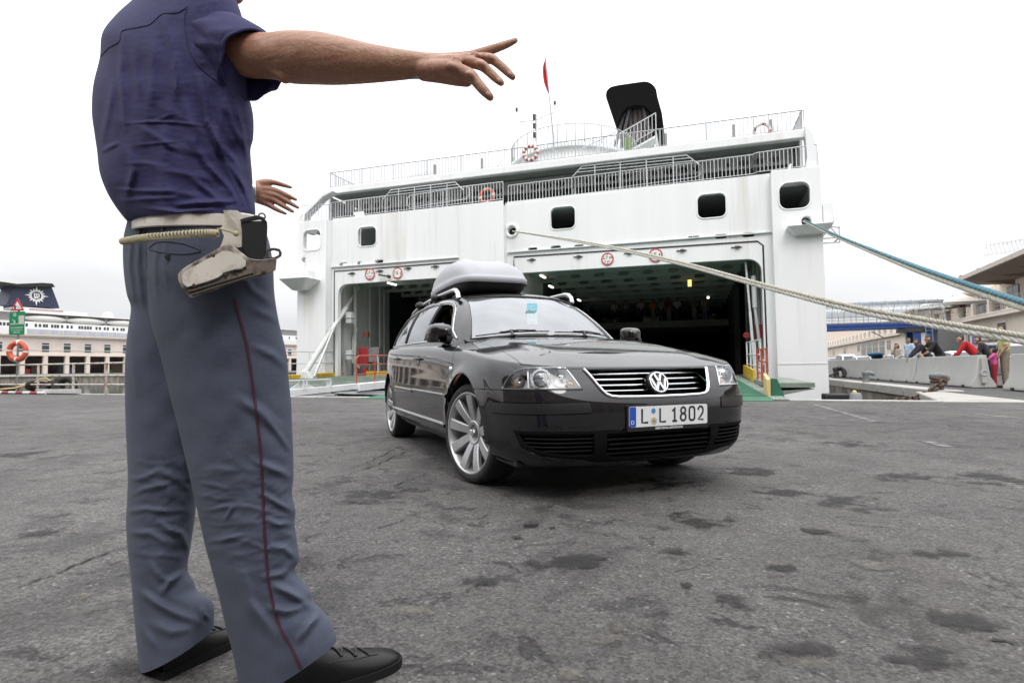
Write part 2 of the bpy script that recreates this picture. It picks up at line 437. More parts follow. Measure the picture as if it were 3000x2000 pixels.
    hgt = mth('ADD', mth('MULTIPLY', hsv.outputs[2], .22), mth('ADD', mth('MULTIPLY', noise_(24, 8, .75), 1.6), mth('ADD', mth('MULTIPLY', noise_(3.2, 7, .65), 3.0), mth('MULTIPLY', mth('ADD', mth('MULTIPLY', st3, .9), crk), -1.3))))
    bu = N('ShaderNodeBump'); bu.inputs['Strength'].default_value = .8; bu.inputs['Distance'].default_value = .010; L(hgt, bu.inputs['Height']); L(bu.outputs[0], b.inputs['Normal'])
    return m
M['asphalt'] = asphalt('worn asphalt'); M['asphalt2'] = asphalt('pier asphalt', (0.085, 0.083, 0.082), .6)
M['concrete'] = mat('pale concrete', (0.36, 0.345, 0.32), 0.8, var=0.12, vscale=1.6, dirt=(0.22, 0.205, 0.18), dscale=1.1, dlo=0.5, dhi=0.8, bump=0.25, bscale=25)
M['quaywall'] = mat('stained quay wall', (0.27, 0.25, 0.215), 0.85, var=0.2, vscale=1.0, dirt=(0.09, 0.075, 0.055), dscale=1.4, dlo=0.42, dhi=0.68, stretch=(1.4, 1.4, 0.22), bump=0.35, bscale=9)
M['barrier'] = mat('barrier concrete', (0.40, 0.40, 0.385), 0.8, var=0.10, vscale=1.4, dirt=(0.28, 0.27, 0.25), dscale=1.3, dlo=0.55, dhi=0.85, stretch=(1, 1, .5), bump=0.2, bscale=18)
def water_mat():
    m = bpy.data.materials.new('harbour water'); m.use_nodes = True; t = m.node_tree; b = t.nodes['Principled BSDF']
    b.inputs['Base Color'].default_value = (0.018, 0.032, 0.032, 1); b.inputs['Roughness'].default_value = .08; b.inputs['IOR'].default_value = 1.33
    co = t.nodes.new('ShaderNodeTexCoord'); n = t.nodes.new('ShaderNodeTexNoise'); n.inputs['Scale'].default_value = .9; n.inputs['Detail'].default_value = 4
    bu = t.nodes.new('ShaderNodeBump'); bu.inputs['Strength'].default_value = .12; bu.inputs['Distance'].default_value = .2
    t.links.new(co.outputs['Object'], n.inputs['Vector']); t.links.new(n.outputs['Fac'], bu.inputs['Height']); t.links.new(bu.outputs[0], b.inputs['Normal']); return m
M['water'] = water_mat()
_bk, _bf = at(2703,1149,2,0), at(2739,1173.5,2,0); BLX = _bf.x
EDGE = [(-80,16.6),(-24.15,13.84),(-17.46,13.36),(-10.3,12.68),(1.5,12.58),(BLX,12.455)]
quay = MB().prism([(-80,-70),(80,-70),(80,12.44)] + list(reversed(EDGE)), [], XY, -3.2, 0.0).build('quay', [M['asphalt']], fix=True); tag(quay, kind='structure')
pier = MB().prism([(5.86,12.44),(80,12.44),(80,420),(5.86,420)], [], XY, -3.2, 0.0).build('pier', M['asphalt2']); tag(pier, kind='structure')
wall = MB().prism([(5.80,16.8),(5.858,16.8),(5.858,420),(5.80,420)], [], XY, -3.2, -.22).build('pier_wall', M['quaywall'], pier)
blk = MB().prism([(_bk.x, 16.8), (BLX, 12.452), (5.858, 12.444), (5.858, 16.8)], [], XY, -3.2, -.001).build('mooring_block', M['concrete'], pier, bevel=.03)
# coping stones along the pier
cp0 = None
yy = 16.83
random.seed(5)
for k in range(22):
    ln = 2.3 + random.uniform(-.2, .2)
    if cp0 is None: cp0 = MB().box(0, .62, 0, 1, -.24, .022).build('coping_stone', M['concrete'], pier, bevel=.02); c = cp0
    else: c = dup_mesh(cp0, parent=pier)
    c.location = (5.72+random.uniform(-.01, .01), yy, random.uniform(-.006, .006)); c.scale = (1, ln-.02, 1); yy += ln
MB().box(5.74, 6.34, yy, 420, -.24, .018).build('coping_run', M['concrete'], pier)
sea = MB().grid([[(-4000,-100,-2.2),(4000,-100,-2.2)],[(-4000,4000,-2.2),(4000,4000,-2.2)]]).build('water', M['water']); tag(sea, kind='structure')
# pale edging along the quay
M['edging'] = mat('pale edging stone', (0.52, 0.51, 0.49), 0.7, var=0.15, vscale=2, dirt=(0.25, 0.24, 0.22), dscale=1.2, dlo=.5, dhi=.75)
mb = MB()
for a, b in zip(EDGE, EDGE[1:]):
    mb.hexa([(a[0],a[1]-.06,-.5),(b[0],b[1]-.06,-.5),(b[0],b[1]+.16,-.5),(a[0],a[1]+.16,-.5),(a[0],a[1]-.06,.016),(b[0],b[1]-.06,.016),(b[0],b[1]+.16,.016),(a[0],a[1]+.16,.016)])
tag(mb.build('quay_kerb', M['edging']), kind='structure')
# worn painted lines
M['oldpaint'] = mat('worn road paint', (0.20, 0.20, 0.195), 0.8, dirt=(0.075, 0.074, 0.073), dscale=7, dlo=0.38, dhi=0.58, bump=.3, bscale=60)
def ground_px(px, py, z=0.0): return at(px, py, 2, z)
mb = MB()
for (a, b, w_) in (((2385,1184),(2565,1236),.10), ((2850,1212),(2990,1226),.12), ((2700,1290),(2780,1310),.10)):
    p, q_ = ground_px(*a), ground_px(*b); d = (q_-p).normalized(); n_ = Vector((-d.y, d.x, 0))*w_/2
    z = Vector((0,0,.004)); mb.add([p-n_+z, q_-n_+z, q_+n_+z, p+n_+z], [(0,1,2,3)])
tag(mb.build('road_marking', M['oldpaint']), kind='structure')

# separate oil stains, scuffs and cracks where the photograph has them
def stain_mat(name, col, rough, soft=.55):
    m = bpy.data.materials.new(name); m.use_nodes = True; t = m.node_tree; b = t.nodes['Principled BSDF']; N = t.nodes.new; L = t.links.new
    b.inputs['Roughness'].default_value = rough; b.inputs['Specular IOR Level'].default_value = .3
    co = N('ShaderNodeTexCoord'); ln = N('ShaderNodeVectorMath'); ln.operation = 'LENGTH'; L(co.outputs['Object'], ln.inputs[0])
    g = N('ShaderNodeNewGeometry'); n = N('ShaderNodeTexNoise'); n.inputs['Scale'].default_value = 6; n.inputs['Detail'].default_value = 10; n.inputs['Roughness'].default_value = .72; L(g.outputs['Position'], n.inputs['Vector'])
    r = N('ShaderNodeMapRange'); r.inputs['From Min'].default_value = .3; r.inputs['From Max'].default_value = .7; r.inputs['To Min'].default_value = -.95; r.inputs['To Max'].default_value = .95; L(n.outputs['Fac'], r.inputs['Value'])
    a = N('ShaderNodeMath'); a.operation = 'ADD'; L(ln.outputs['Value'], a.inputs[0]); L(r.outputs[0], a.inputs[1])
    f = N('ShaderNodeMapRange'); f.inputs['From Min'].default_value = .60; f.inputs['From Max'].default_value = .60-soft; f.inputs['To Min'].default_value = 0; f.inputs['To Max'].default_value = .50; L(a.outputs[0], f.inputs['Value'])
    n2 = N('ShaderNodeTexNoise'); n2.inputs['Scale'].default_value = 60; n2.inputs['Detail'].default_value = 6; L(g.outputs['Position'], n2.inputs['Vector'])
    r2 = N('ShaderNodeMapRange'); r2.inputs['From Min'].default_value = .3; r2.inputs['From Max'].default_value = .7; r2.inputs['To Min'].default_value = .6; r2.inputs['To Max'].default_value = 1.4; L(n2.outputs['Fac'], r2.inputs['Value'])
    s_ = N('ShaderNodeVectorMath'); s_.operation = 'SCALE'; s_.inputs[0].default_value = col; L(r2.outputs[0], s_.inputs['Scale']); L(s_.outputs[0], b.inputs['Base Color'])
    L(f.outputs[0], b.inputs['Alpha']); return m
M['stain'] = stain_mat('oil stain', (0.030,0.028,0.027), .6); M['scuff'] = stain_mat('pale scuffed patch', (0.17,0.155,0.135), .9, .9); M['tar'] = stain_mat('dark tar spot', (0.020,0.019,0.019), .55, .25)
_d0 = MB().prism([(cos(2*pi*k/24), sin(2*pi*k/24)) for k in range(24)], [], XY, 0, .0005)
_dm = {}
for (px, py, rx, ry, mm) in ((1551,1540,26,7,'tar'),(1615,1547,26,7,'tar'),(1516,1576,20,7,'stain'),(2061,1526,90,24,'stain'),(2297,1446,95,18,'stain'),(2476,1470,110,24,'stain'),(2399,1558,45,10,'tar'),(2750,1622,120,16,'stain'),(2157,1762,80,30,'stain'),
   (2291,1667,55,13,'tar'),(2010,1714,24,8,'tar'),(1666,1647,150,28,'stain'),(1819,1845,130,42,'scuff'),(1790,1838,70,26,'stain'),(2329,1905,130,38,'stain'),(2360,1950,110,30,'scuff'),(2814,1820,110,30,'stain'),(2935,1405,140,20,'stain'),(1975,1620,60,14,'stain'),(2640,1395,100,14,'stain'),
   (2200,1380,90,14,'stain'),(2560,1660,50,12,'scuff'),(1450,1700,80,18,'stain'),(1120,1450,120,22,'stain'),(1180,1790,90,22,'scuff'),(60,1330,80,9,'stain'),(150,1560,90,14,'stain'),(240,1750,80,18,'scuff'),(340,1950,150,40,'stain'),(2700,1920,160,34,'stain'),(1680,1980,120,22,'scuff'),(2480,1300,90,9,'stain'),(1960,1420,120,22,'stain')):
    p = ground_px(px, py); a = ground_px(px-rx, py); b = ground_px(px+rx, py); c = ground_px(px, py-ry); d = ground_px(px, py+ry)
    if mm not in _dm: _dm[mm] = o = _d0.build('ground_stain', M[mm])
    else: o = dup_mesh(_dm[mm])
    o.location = (p.x, p.y, .003+.0006*(len(_dm))); o.rotation_euler = (0,0,YAW); o.scale = ((b-a).length/2*1.25, (d-c).length/2*1.25, 1); tag(o, kind='structure')
M['crackdark'] = mat('dark crack line', (0.022,0.021,0.020), .95)  # flat dark colour of the crack lines
random.seed(44)
for l in ([(960,1405),(1080,1372),(1212,1313),(1300,1290)],[(1046,1450),(1150,1425),(1270,1380)],[(0,1740),(140,1690),(300,1625),(365,1605)],[(1090,1555),(1130,1540),(1200,1520)],[(2540,1200),(2640,1225),(2780,1246),(2900,1275)],[(2870,1870),(2940,1880),(3000,1895)],[(1000,1380),(1090,1350),(1190,1300)]):
    pts = []
    for (a, b) in zip(l, l[1:]):
        for k in range(10): pts.append(ground_px(lerp(a[0],b[0],k/10)+random.uniform(-4,4), lerp(a[1],b[1],k/10)+random.uniform(-2.2,2.2)))
    mb = MB(); rows = [[], []]
    for i, p in enumerate(pts):
        d = (pts[min(i+1,len(pts)-1)]-pts[max(i-1,0)]).normalized(); n_ = Vector((-d.y, d.x, 0))*random.uniform(.001,.0085)*sin(pi*min(.97,max(.03,i/len(pts)))); z = Vector((0,0,.0048))
        rows[0].append(p-n_+z); rows[1].append(p+n_+z)
    tag(mb.grid(rows).build('ground_crack', M['crackdark'], fix=False), kind='structure')
# ------------------------------------------------------------------ the ferry, moored stern-to, its stern wall at y = 26
YS = 26.0
M['railshade'] = mat('top rail grey with painted shade', (0.40, 0.41, 0.42), .5)  # white top rails, with shade put into the colour as grey
def S(px, py, y=YS): p = at(px, py, 1, y); return (p.x, p.z)
ferry = empty('ferry', (-8, YS, -2.2), label='white car ferry moored stern first with two open garage doors', cat='ferry')
def fo(mb, name, m, parent=None, split=False, **k):
    o = mb.build(name, m, parent or ferry, **k)
    if parent is None or parent == ferry: o.location = (-ferry.location.x, -ferry.location.y, -ferry.location.z)
    if split: return split_islands(o)
    return o
XL, XR = -20.98, 5.08
def arch_rect(x0, x1, z0, z1, r, left=True, right=True):
    """doorway: square below, rounded corners above"""
    p = [(x0, z0), (x1, z0)]
    if right: p += [(x1-r+r*cos(radians(a)), z1-r+r*sin(radians(a))) for a in range(0, 91, 15)]
    else: p += [(x1, z1)]
    if left: p += [(x0+r+r*cos(radians(a)), z1-r+r*sin(radians(a))) for a in range(90, 181, 15)]
    else: p += [(x0, z1)]
    return p
def win(px0, px1, py0, py1, y, r=.28):
    a = S(px0, (py0+py1)/2, y); b = S(px1, (py0+py1)/2, y); c0 = S((px0+px1)/2, py0, y); c1 = S((px0+px1)/2, py1, y)
    return rrect(a[0], b[0], c1[1], c0[1], r)
def slot(px0, px1, py0, py1, y):
    w_ = win(px0, px1, py0, py1, y, .01); xs = [p[0] for p in w_]; zs = [p[1] for p in w_]
    return rrect(min(xs), max(xs), min(zs), max(zs), (max(zs)-min(zs))*.48)
ZB = -2.6
YL = 25.5                        # the left part of the wall stands half a metre proud
xa, xb = -18.42, -8.64
DL = arch_rect(-17.98, -11.25, ZB+.02, 5.24, .55, right=False)
WL_h = [win(1048,1103,664,722,YL), slot(994,1018,769,780,YL), slot(1046,1061,765,776,YL), slot(1098,1123,760,771,YL)]
notch = [(xa, ZB), (-18.02, ZB)] + [p for p in arch_rect(-17.98, -11.25, ZB, 5.24, .55, right=False)][::-1][:0]
outer = [(xa, ZB), (-17.98, ZB)] + [(-17.98, 5.24-.55)] + [(-17.98+.55+.55*cos(radians(a)), 5.24-.55+.55*sin(radians(a))) for a in range(180, 89, -15)] + [(-11.25, 5.24), (-11.25, ZB), (xb, ZB), (xb, 8.80), (xa, 8.72)]
fo(MB().prism(outer, WL_h, XZ, YL, YL+.28), 'stern_wall', M['white'], bevel=.02)
# right part
WR_h = [win(1612,1686,605,672,YS), win(2042,2128,567,639,YS), slot(1546,1576,724,737,YS), slot(1613,1643,719,732,YS), slot(1682,1710,716,726,YS),
        slot(2015,2050,691,702,YS), slot(2094,2130,686,699,YS), slot(2175,2211,681,694,YS), ellipse(*S(1500,676), .22, .20, 20)]
x1, x2 = -8.64, 3.22
outer = [(x1, ZB), (-8.0, ZB), (-8.0, 5.30), (2.78-.55, 5.26)] + [(2.78-.55+.55*cos(radians(a)), 5.26-.55+.55*sin(radians(a))) for a in range(75, -1, -15)] + [(2.78, ZB), (x2, ZB), (x2, 8.87), (x1, 8.70)]
fo(MB().prism(outer, WR_h, XZ, YS, YS+.28), 'stern_wall', M['white'], bevel=.02)
fo(MB().box(xb-.25, xb, YL+.281, YS+.3, ZB, 8.75), 'wall_step', M['white'])
# corner towers
WP = win(888,940,673,734,24.9)
outer = [(-20.35, ZB), (-18.42, ZB), (-18.42, 8.62), (-20.40, 8.62)]
outer = [(S(868,900,24.9)[0], ZB), (S(953,900,24.9)[0], ZB), (S(953,900,24.9)[0], S(955,640,24.9)[1]), (S(873,650,24.9)[0], S(873,651,24.9)[1])]
TLx0, TLx1 = outer[0][0], outer[1][0]; TLz = outer[2][1]
fo(MB().prism(outer, [WP, ellipse(*S(889,761,24.9), .13, .15, 16)], XZ, 24.9, 25.2).box(TLx1-.25, TLx1, 25.2, 25.78, ZB, TLz).box(TLx0, TLx0+.25, 25.2, 26.2, ZB, 6.0).box(TLx0, TLx0+.25, 25.2, 26.2, 8.2, TLz), 'corner_tower', M['white'], bevel=.02)
WQ = win(2281,2375,533,613,25.6, .36)
outer = [(x2-.02, ZB), (XR+.02, ZB), (XR, 3), (XR, 8.83), (x2, 8.86)]
fo(MB().prism(outer, [WQ, ellipse(*S(2363,648,25.6), .19, .22, 16)], XZ, 25.6, 25.9).box(x2-.0, x2+.22, 25.9, 26.28, ZB, 8.8).box(XR-.25, XR, 25.9, 30, ZB, 8.8), 'corner_tower', M['white'], bevel=.02)
# weld lines and trims on the towers and doors
fo(MB().box(x2+.0, XR-.01, 25.585, 25.6, .72, .75), 'weld_line', M['white2'])
def grooves(pts, y):
    return MB().tube([(x, y, z) for x, z in pts], .035, 6)
fo(grooves([(-18.2,-.3),(-18.2,5.95),(-11.1,5.95),(-11.1,5.6)], YL-.004), 'door_seal', M['black'])
fo(grooves([(-8.3,5.5),(-8.3,6.10),(2.65,5.99),(2.86,5.8),(2.88,.4)], YS-.004), 'door_seal', M['black'])
fo(MB().box(-18.4,-11.0,YL-.10,YL-.001,6.14,6.20).box(-8.6,3.2,YS-.10,YS-.001,6.30,6.36), 'eyebrow', M['white2'], split=True, bevel=.015)
for hs_, y in ((WL_h[:1], YL), (WR_h[:3], YS), ([WP], 24.9), ([WQ], 25.6)):
    for h_ in hs_:
        if len(h_) > 12: fo(MB().tube([(a, y-.004, b) for a, b in h_], .035, 6, closed=True), 'window_rim', M['white'], smooth=True)
for x in (-16.6,-14.4,-12.2,-10.2): fo(MB().box(x, x+.025, YL-.006, YL+.01, 6.25, 8.7), 'weld_line', M['white'])
for x in (-6.9,-4.6,-2.3,0.0,1.9): fo(MB().box(x, x+.025, YS-.006, YS+.01, 6.4, 8.7), 'weld_line', M['white'])
# hinges of the garage doors
hp = None
for (px, py, y) in ((1031,801,YL),(1112,794,YL),(1195,786,YL),(1275,781,YL),(1557,761,YS),(1694,752,YS),(1997,734,YS),(2158,724,YS),(1842,742,YS)):
    x, z = S(px, py, y)
    if hp is None: hp = MB().box(-.22,.22,-.05,0,-.012,.012).box(-.06,.12,-.09,-.0,-.05,.045); hp = hp.build('door_hinge', M['darksteel'], ferry); o = hp
    else: o = dup_mesh(hp, parent=ferry)
    o.location = Vector((x, y-.003, z)) - ferry.location
# hull sides and decks
fo(MB().box(TLx0, TLx0+.22, 26.2, 31.5, ZB, 5.9).box(TLx0, TLx0+.22, 31.5, 150, ZB, 8.9).box(TLx0, TLx0+.22, 26.2, 31.5, 8.35, 8.9).box(XR-.22, XR, 30, 150, ZB, 8.9), 'hull_side', M['white'], split=True)
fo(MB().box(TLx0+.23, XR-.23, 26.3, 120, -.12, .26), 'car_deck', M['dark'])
fo(MB().box(TLx0+.23, XR-.23, 26.29, 150, 5.95, 6.12), 'mooring_deck', M['greydeck'])
fo(MB().box(TLx0+.23, XR-.23, 26.29, 150, 8.30, 8.45), 'promenade_deck', M['greydeck'])
fo(MB().box(TLx0+.23, XR-.23, 110, 110.3, .26, 5.95), 'car_deck_end', M['dark'])
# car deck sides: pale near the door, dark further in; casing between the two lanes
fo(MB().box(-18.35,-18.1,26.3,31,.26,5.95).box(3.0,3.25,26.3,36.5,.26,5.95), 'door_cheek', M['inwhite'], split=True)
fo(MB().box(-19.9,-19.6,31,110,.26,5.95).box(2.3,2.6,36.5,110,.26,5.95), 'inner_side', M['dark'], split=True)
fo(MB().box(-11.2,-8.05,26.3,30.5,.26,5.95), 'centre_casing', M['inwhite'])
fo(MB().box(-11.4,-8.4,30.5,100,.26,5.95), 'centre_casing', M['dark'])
gb_ = MB()
for k in range(14):
    y = 27.6+k*2.4
    for a, b in ((-18.05,-11.25), (-8.0, 2.25)):
        n = 8; holes = [ellipse(lerp(a,b,(i+.5)/n), 5.62, .30, .12, 10) for i in range(n)]
        gb_.prism([(a,5.35),(b,5.35),(b,5.945),(a,5.945)], holes, XZ, y, y+.05)
fo(gb_, 'deck_beam', M['greydeck'], split=True)
cl_ = MB()
for a, b in ((-18.05,-11.25), (-8.0, 2.25)): cl_.box(a, b, 26.35, 36, 5.90, 5.94)
fo(cl_, 'deckhead', M['greydeck'], split=True)
# pillars along the cheeks
mb = MB()
for y in (27.2, 28.6, 30.2): mb.cyl((-18.0,y,.26),(-18.0,y,5.9),.07)
mb.cyl((-17.85,26.9,.26),(-17.85,26.9,5.3),.09).cyl((-17.7,29.2,.26),(-17.7,29.2,5.9),.05)
for y in (27.0,27.6,29.0,31.0,33.5,36): mb.cyl((2.93,y,.26),(2.93,y,5.9),.06)
fo(mb, 'pipework', M['inwhite'], split=True, smooth=True)
# lamps on the deckhead
lpo = None
for (x, y, nm) in ((-7.3,27.7,'w'),(-7.8,31.4,'w'),(-7.6,38.6,'w'),(-15.6,27.0,'w'),(-.2,32.0,'y'),(.9,39.6,'b')):
    if nm == 'y': o = MB().box(-.10,.10,-.12,.12,-.4,-.06).build('deck_lamp', M['lampyellow'], ferry)
    elif nm == 'b': o = MB().sphere((0,0,-.2),.09).build('deck_lamp', M['lamp'], ferry)
    elif lpo is None: o = lpo = MB().box(-.06,.06,-.42,.42,-.12,-.04).build('deck_lamp', M['lamp'], ferry)
    else: o = dup_mesh(lpo, parent=ferry)
    o.location = Vector((x, y, 5.42)) - ferry.location
# hoisted car platform deep inside the right lane
fo(MB().box(-8.3,2.25,41.5,75,3.62,3.86).box(-8.3,2.25,41.45,41.5,3.45,3.90), 'car_platform', mat('grey platform edge', (0.20,0.21,0.20), .6, var=.15))
mb = MB()
for k in range(9): mb.box(-8.0+k*.1, 2.0, 42+k*3, 42.15+k*3, 3.42, 3.60)
fo(mb, 'platform_beam', M['dark'], split=True)
# parapets above the stern wall (bulwark), canopy deck
fo(MB().box(TLx1, xb, YL+.02, YL+.26, 8.60, 8.80).box(xb, x2, YS+.02, YS+.26, 8.6, 8.86), 'bulwark', M['white'])
ca = [S(945,572), S(2362,402)]; cb_ = [S(964.6,550), S(2358,378)]
fo(MB().prism([(-19.36,10.34),(4.70,10.24),(4.66,10.62),(-18.95,10.70)], [], XZ, YS, YS+.35), 'canopy_edge', M['white'], bevel=.04)
fo(MB().hexa([(-19.3,26.351,10.5),(4.6,26.351,10.42),(4.6,60,10.42),(-19.3,60,10.5),(-19.3,26.351,10.64),(4.6,26.351,10.56),(4.6,60,10.56),(-19.3,60,10.64)]), 'canopy_deck', M['greydeck'])
n = 34; holes = []
for i in range(n):
    if i % 5 in (0,): 
        holes.append(ellipse(lerp(-18.6,4.0,(i+.5)/n), 9.98, .12, .12, 10))
    elif i % 5 in (1,2,3): holes.append(ellipse(lerp(-18.6,4.0,(i+.5)/n), 9.98, .24, .15, 12))
fo(MB().prism([(-19.0,9.72),(4.4,9.72),(4.4,10.40),(-19.0,10.40)], holes, XZ, 27.6, 27.66), 'canopy_girder', mat('grey girder paint', (0.52,0.55,0.53), .6, var=.12))
mb = MB()
for k in range(18): x = -18.6+k*1.35; mb.box(x, x+.05, 27.68, 45, 10.1, 10.42)
for k in range(8): y = 29.6+k*2.2; mb.box(-19,4.4,y,y+.05,10.05,10.42)
fo(mb, 'canopy_beam', M['greydeck'], split=True)
fo(MB().box(-18.9,4.5,33.0,33.3,8.45,10.45), 'promenade_wall', mat('saloon wall with painted shade', (0.16,0.15,0.15), .6, var=.3, vscale=1.2))  # shade of the recess is put into the wall's dark colour
mb = MB()
for x in (-13.2,-5.6,.5): mb.box(x-.08,x+.08,27.7,27.86,8.45,9.75)
fo(mb, 'promenade_pillar', M['white'], split=True)
# slanting corner plates that carry the canopy
def tri(px): return [S(*p) for p in px]
o_ = [S(872,652,25.2), S(876,636,25.2), S(950,562,25.2), S(975,560,25.2), S(946,575,25.2), S(893,628,25.2), S(889,650,25.2)]
fo(MB().prism(o_, [], XZ, 25.2, 25.75), 'corner_plate', M['white'])
fo(MB().prism([(4.60,10.62),(4.86,10.3),(5.02,9.5),(XR,8.83),(4.55,8.83),(4.62,9.3),(4.60,10.2)], [], XZ, 25.75, 26.3), 'corner_plate', M['white'])
fo(MB().prism([(26.6,8.5),(31.0,8.5),(28.3,10.4),(26.6,10.4)], [], YZ, -19.4, -19.25).prism([(26.6,8.5),(31.0,8.5),(28.3,10.4),(26.6,10.4)], [], YZ, 4.5, 4.62), 'canopy_bracket', M['white'], split=True)

def railing(name, path, h, post=1.6, bal=.16, parent=ferry, m='white2', r=.025, rails=(1.0, .12), rb=.013, lab=None):
    """handrail on posts along a path, with upright bars gathered into one piece"""
    path = [Vector(p) for p in path]; up = Vector((0,0,h)); mb = MB(); mbb = MB()
    for f in rails: mb.tube([p+up*f for p in path], r if f == 1.0 else r*.6, 6)
    for a, b in zip(path, path[1:]):
        L_ = (b-a).length; n = max(1, round(L_/post))
        for k in range(n+1):
            p = a.lerp(b, k/n); mb.cyl(p, p+up, r*.8, 6)
        if bal:
            n = max(1, round(L_/bal))
            for k in range(1, n):
                p = a.lerp(b, k/n); mbb.bar(p+up*.1, p+up*.97, rb*2)
    ro = fo(mb, name, M[m], parent, smooth=True)
    if bal:
        b_ = mbb.build('railing_bars', M[m], ro); b_['kind'] = 'stuff'
    return ro
railing('railing', [(TLx0+.1,25.2,TLz),(-18.45,25.4,8.62),(-18.4,YL+.14,8.78),(-8.7,YL+.14,8.80)], .95)
railing('railing', [(-8.6,YS+.14,8.75),(2.6,YS+.14,8.86),(2.7,YS+.14,8.92),(5.0,25.75,8.84)], .95)
railing('railing', [(-18.95,YS+.16,10.70),(4.62,YS+.16,10.60)], .88, post=2.0, bal=.17, m='railshade')
railing('railing', [(-18.95,YS+.2,10.70),(-18.6,34,10.70)], .88, post=2.0, bal=.17, m='railshade')
railing('railing', [(4.55,YS+.2,10.62),(4.4,38,10.60)], .88, post=2.0, bal=.17, m='railshade')
# raised handrail frames over the embarkation gates
for (pts, y) in ((((1123,584),(1145,557),(1334,534),(1357,557)), YL+.1), (((1678,517),(1706,487),(2012,455),(2046,481)), YS+.1)):
    p3 = [Vector((S(px, py, y)[0], y, S(px, py, y)[1])) for px, py in pts]
    mb = MB().tube(p3, .028, 6)
    a, b = p3[1], p3[2]
    for t in (.30, .62): mb.tube([p3[0].lerp(p3[1], 1-t), p3[3].lerp(p3[2], 1-t)], .02, 6)
    for k in range(4):
        q_ = a.lerp(b, (k+.5)/4); mb.cyl(q_, (q_.x, y, 8.8), .024, 6)
    fo(mb, 'gate_frame', M['white2'], smooth=True)
    # folded gangway rail just inside
    c0 = p3[0].lerp(p3[3], .28); c1 = p3[3]; z0 = 9.35; w_ = .5
    fo(MB().tube([(c0.x,y+.5,z0+.42),(c1.x,y+.5,z0+.55),(c1.x+.12,y+.5,z0+.4),(c1.x+.1,y+.5,z0+.02),(c1.x-.1,y+.5,z0-.1),(c0.x,y+.5,z0-.22),(c0.x-.12,y+.5,z0-.1),(c0.x-.12,y+.5,z0+.3)], .026, 6, closed=True), 'folded_gangway', M['white2'], smooth=True)
# tray shaped fairlead platforms at both corners
fo(MB().hexa([(S(872,820,24.85)[0],24.4,4.9),(S(905,820,24.85)[0],24.4,4.9),(S(905,820,24.85)[0],24.9,4.9),(S(872,820,24.85)[0],24.9,4.9),
    (S(842,790,24.4)[0],23.7,5.42),(S(922,787,24.4)[0],23.7,5.42),(S(922,787,24.4)[0],24.9,5.42),(S(842,790,24.4)[0],24.9,5.42)]).box(S(868,780,24.4)[0],S(905,780,24.4)[0],24.3,24.9,5.42,5.9), 'fairlead_tray', M['white'], bevel=.03)
fo(MB().hexa([(S(2333,725,25.3)[0],25.3,6.0),(S(2425,722,25.3)[0],25.3,6.0),(S(2425,722,25.3)[0],25.6,6.0),(S(2333,725,25.3)[0],25.6,6.0),(S(2308,690,25.0)[0],25.0,6.34),(S(2447,686,25.0)[0],25.0,6.34),(S(2447,686,25.0)[0],25.6,6.34),(S(2308,690,25.0)[0],25.6,6.34)]), 'fairlead_tray', M['white'], bevel=.03)
fo(MB().box(5.1,5.5,25.6,26.6,6.45,7.3), 'locker', M['white'], bevel=.04)
mb = MB()
for a, b in (((5.1,26,5.9),(5.75,26,5.9)),((5.1,26,5.7),(5.75,26,5.7)),((5.1,26,5.9),(5.4,26,6.4)),((5.4,26,6.4),(5.75,26,5.9)),((5.1,27,5.9),(5.75,27,5.9)),((5.75,26,5.9),(5.75,27,5.9)),((5.4,26,6.4),(5.75,26,6.3)),((5.75,26,6.35),(5.75,26,5.7))): mb.bar(a, b, .05)
fo(mb, 'pilot_frame', M['white2'])
for (x, z, y) in ((S(1500,676)[0], S(1500,676)[1], YS), ):
    fo(MB().torus((x, y, z), .29, .09, (0,1,0), 24, 10), 'fairlead', M['white'], smooth=True)
fo(MB().box(S(1500,676)[0]-.3, S(1500,676)[0]+.3, YS+.3, YS+.34, 6.9, 7.6), 'fairlead_back', M['black'])

# ---- upper works: round deckhouse, ladders, mast, funnel
mb = MB()
cx, cy_, rx, ry = -7.3, 36.0, 3.9, 4.4
ring = [(cx+rx*cos(2*pi*k/48), cy_+ry*sin(2*pi*k/48)) for k in range(48)]
fo(MB().prism(ring, [], XY, 10.6, 13.45).prism([(cx+(rx+.25)*cos(2*pi*k/48), cy_+(ry+.25)*sin(2*pi*k/48)) for k in range(48)], [], XY, 13.45, 13.62), 'round_deckhouse', M['white'], smooth=True, angle=40)
rp = [Vector((cx+(rx+.15)*cos(a), cy_+(ry+.15)*sin(a), 13.62)) for a in [pi*(.93+1.14*k/28) for k in range(29)]]
railing('railing', rp, 1.15, post=2.0, bal=.2, m='railshade')
fo(MB().box(-18.5,-10.5,34,36,10.6,11.5).box(-2.5,4.2,33.5,36,10.55,11.5), 'deck_locker', M['white'], split=True)
# sweeping wind screen at the left end
mb = MB(); rows = []
for dz in (0.0, .50):
    rows.append([(lerp(-18.4,-13.2,k/16), 30.5, 11.0+dz*(.5+.5*sin(pi*k/16))+1.15*sin(pi*.5*min(1,k/9.0))-(0 if k < 10 else (k-10)*.10)) for k in range(17)])
mb.grid(rows); mb.grid([[ (p[0], p[1]+.3, p[2]) for p in r] for r in rows]); mb.grid([rows[0], [(p[0], p[1]+.3, p[2]) for p in rows[0]]]); mb.grid([rows[1], [(p[0], p[1]+.3, p[2]) for p in rows[1]]])
fo(mb, 'wind_screen', M['white'], smooth=True)
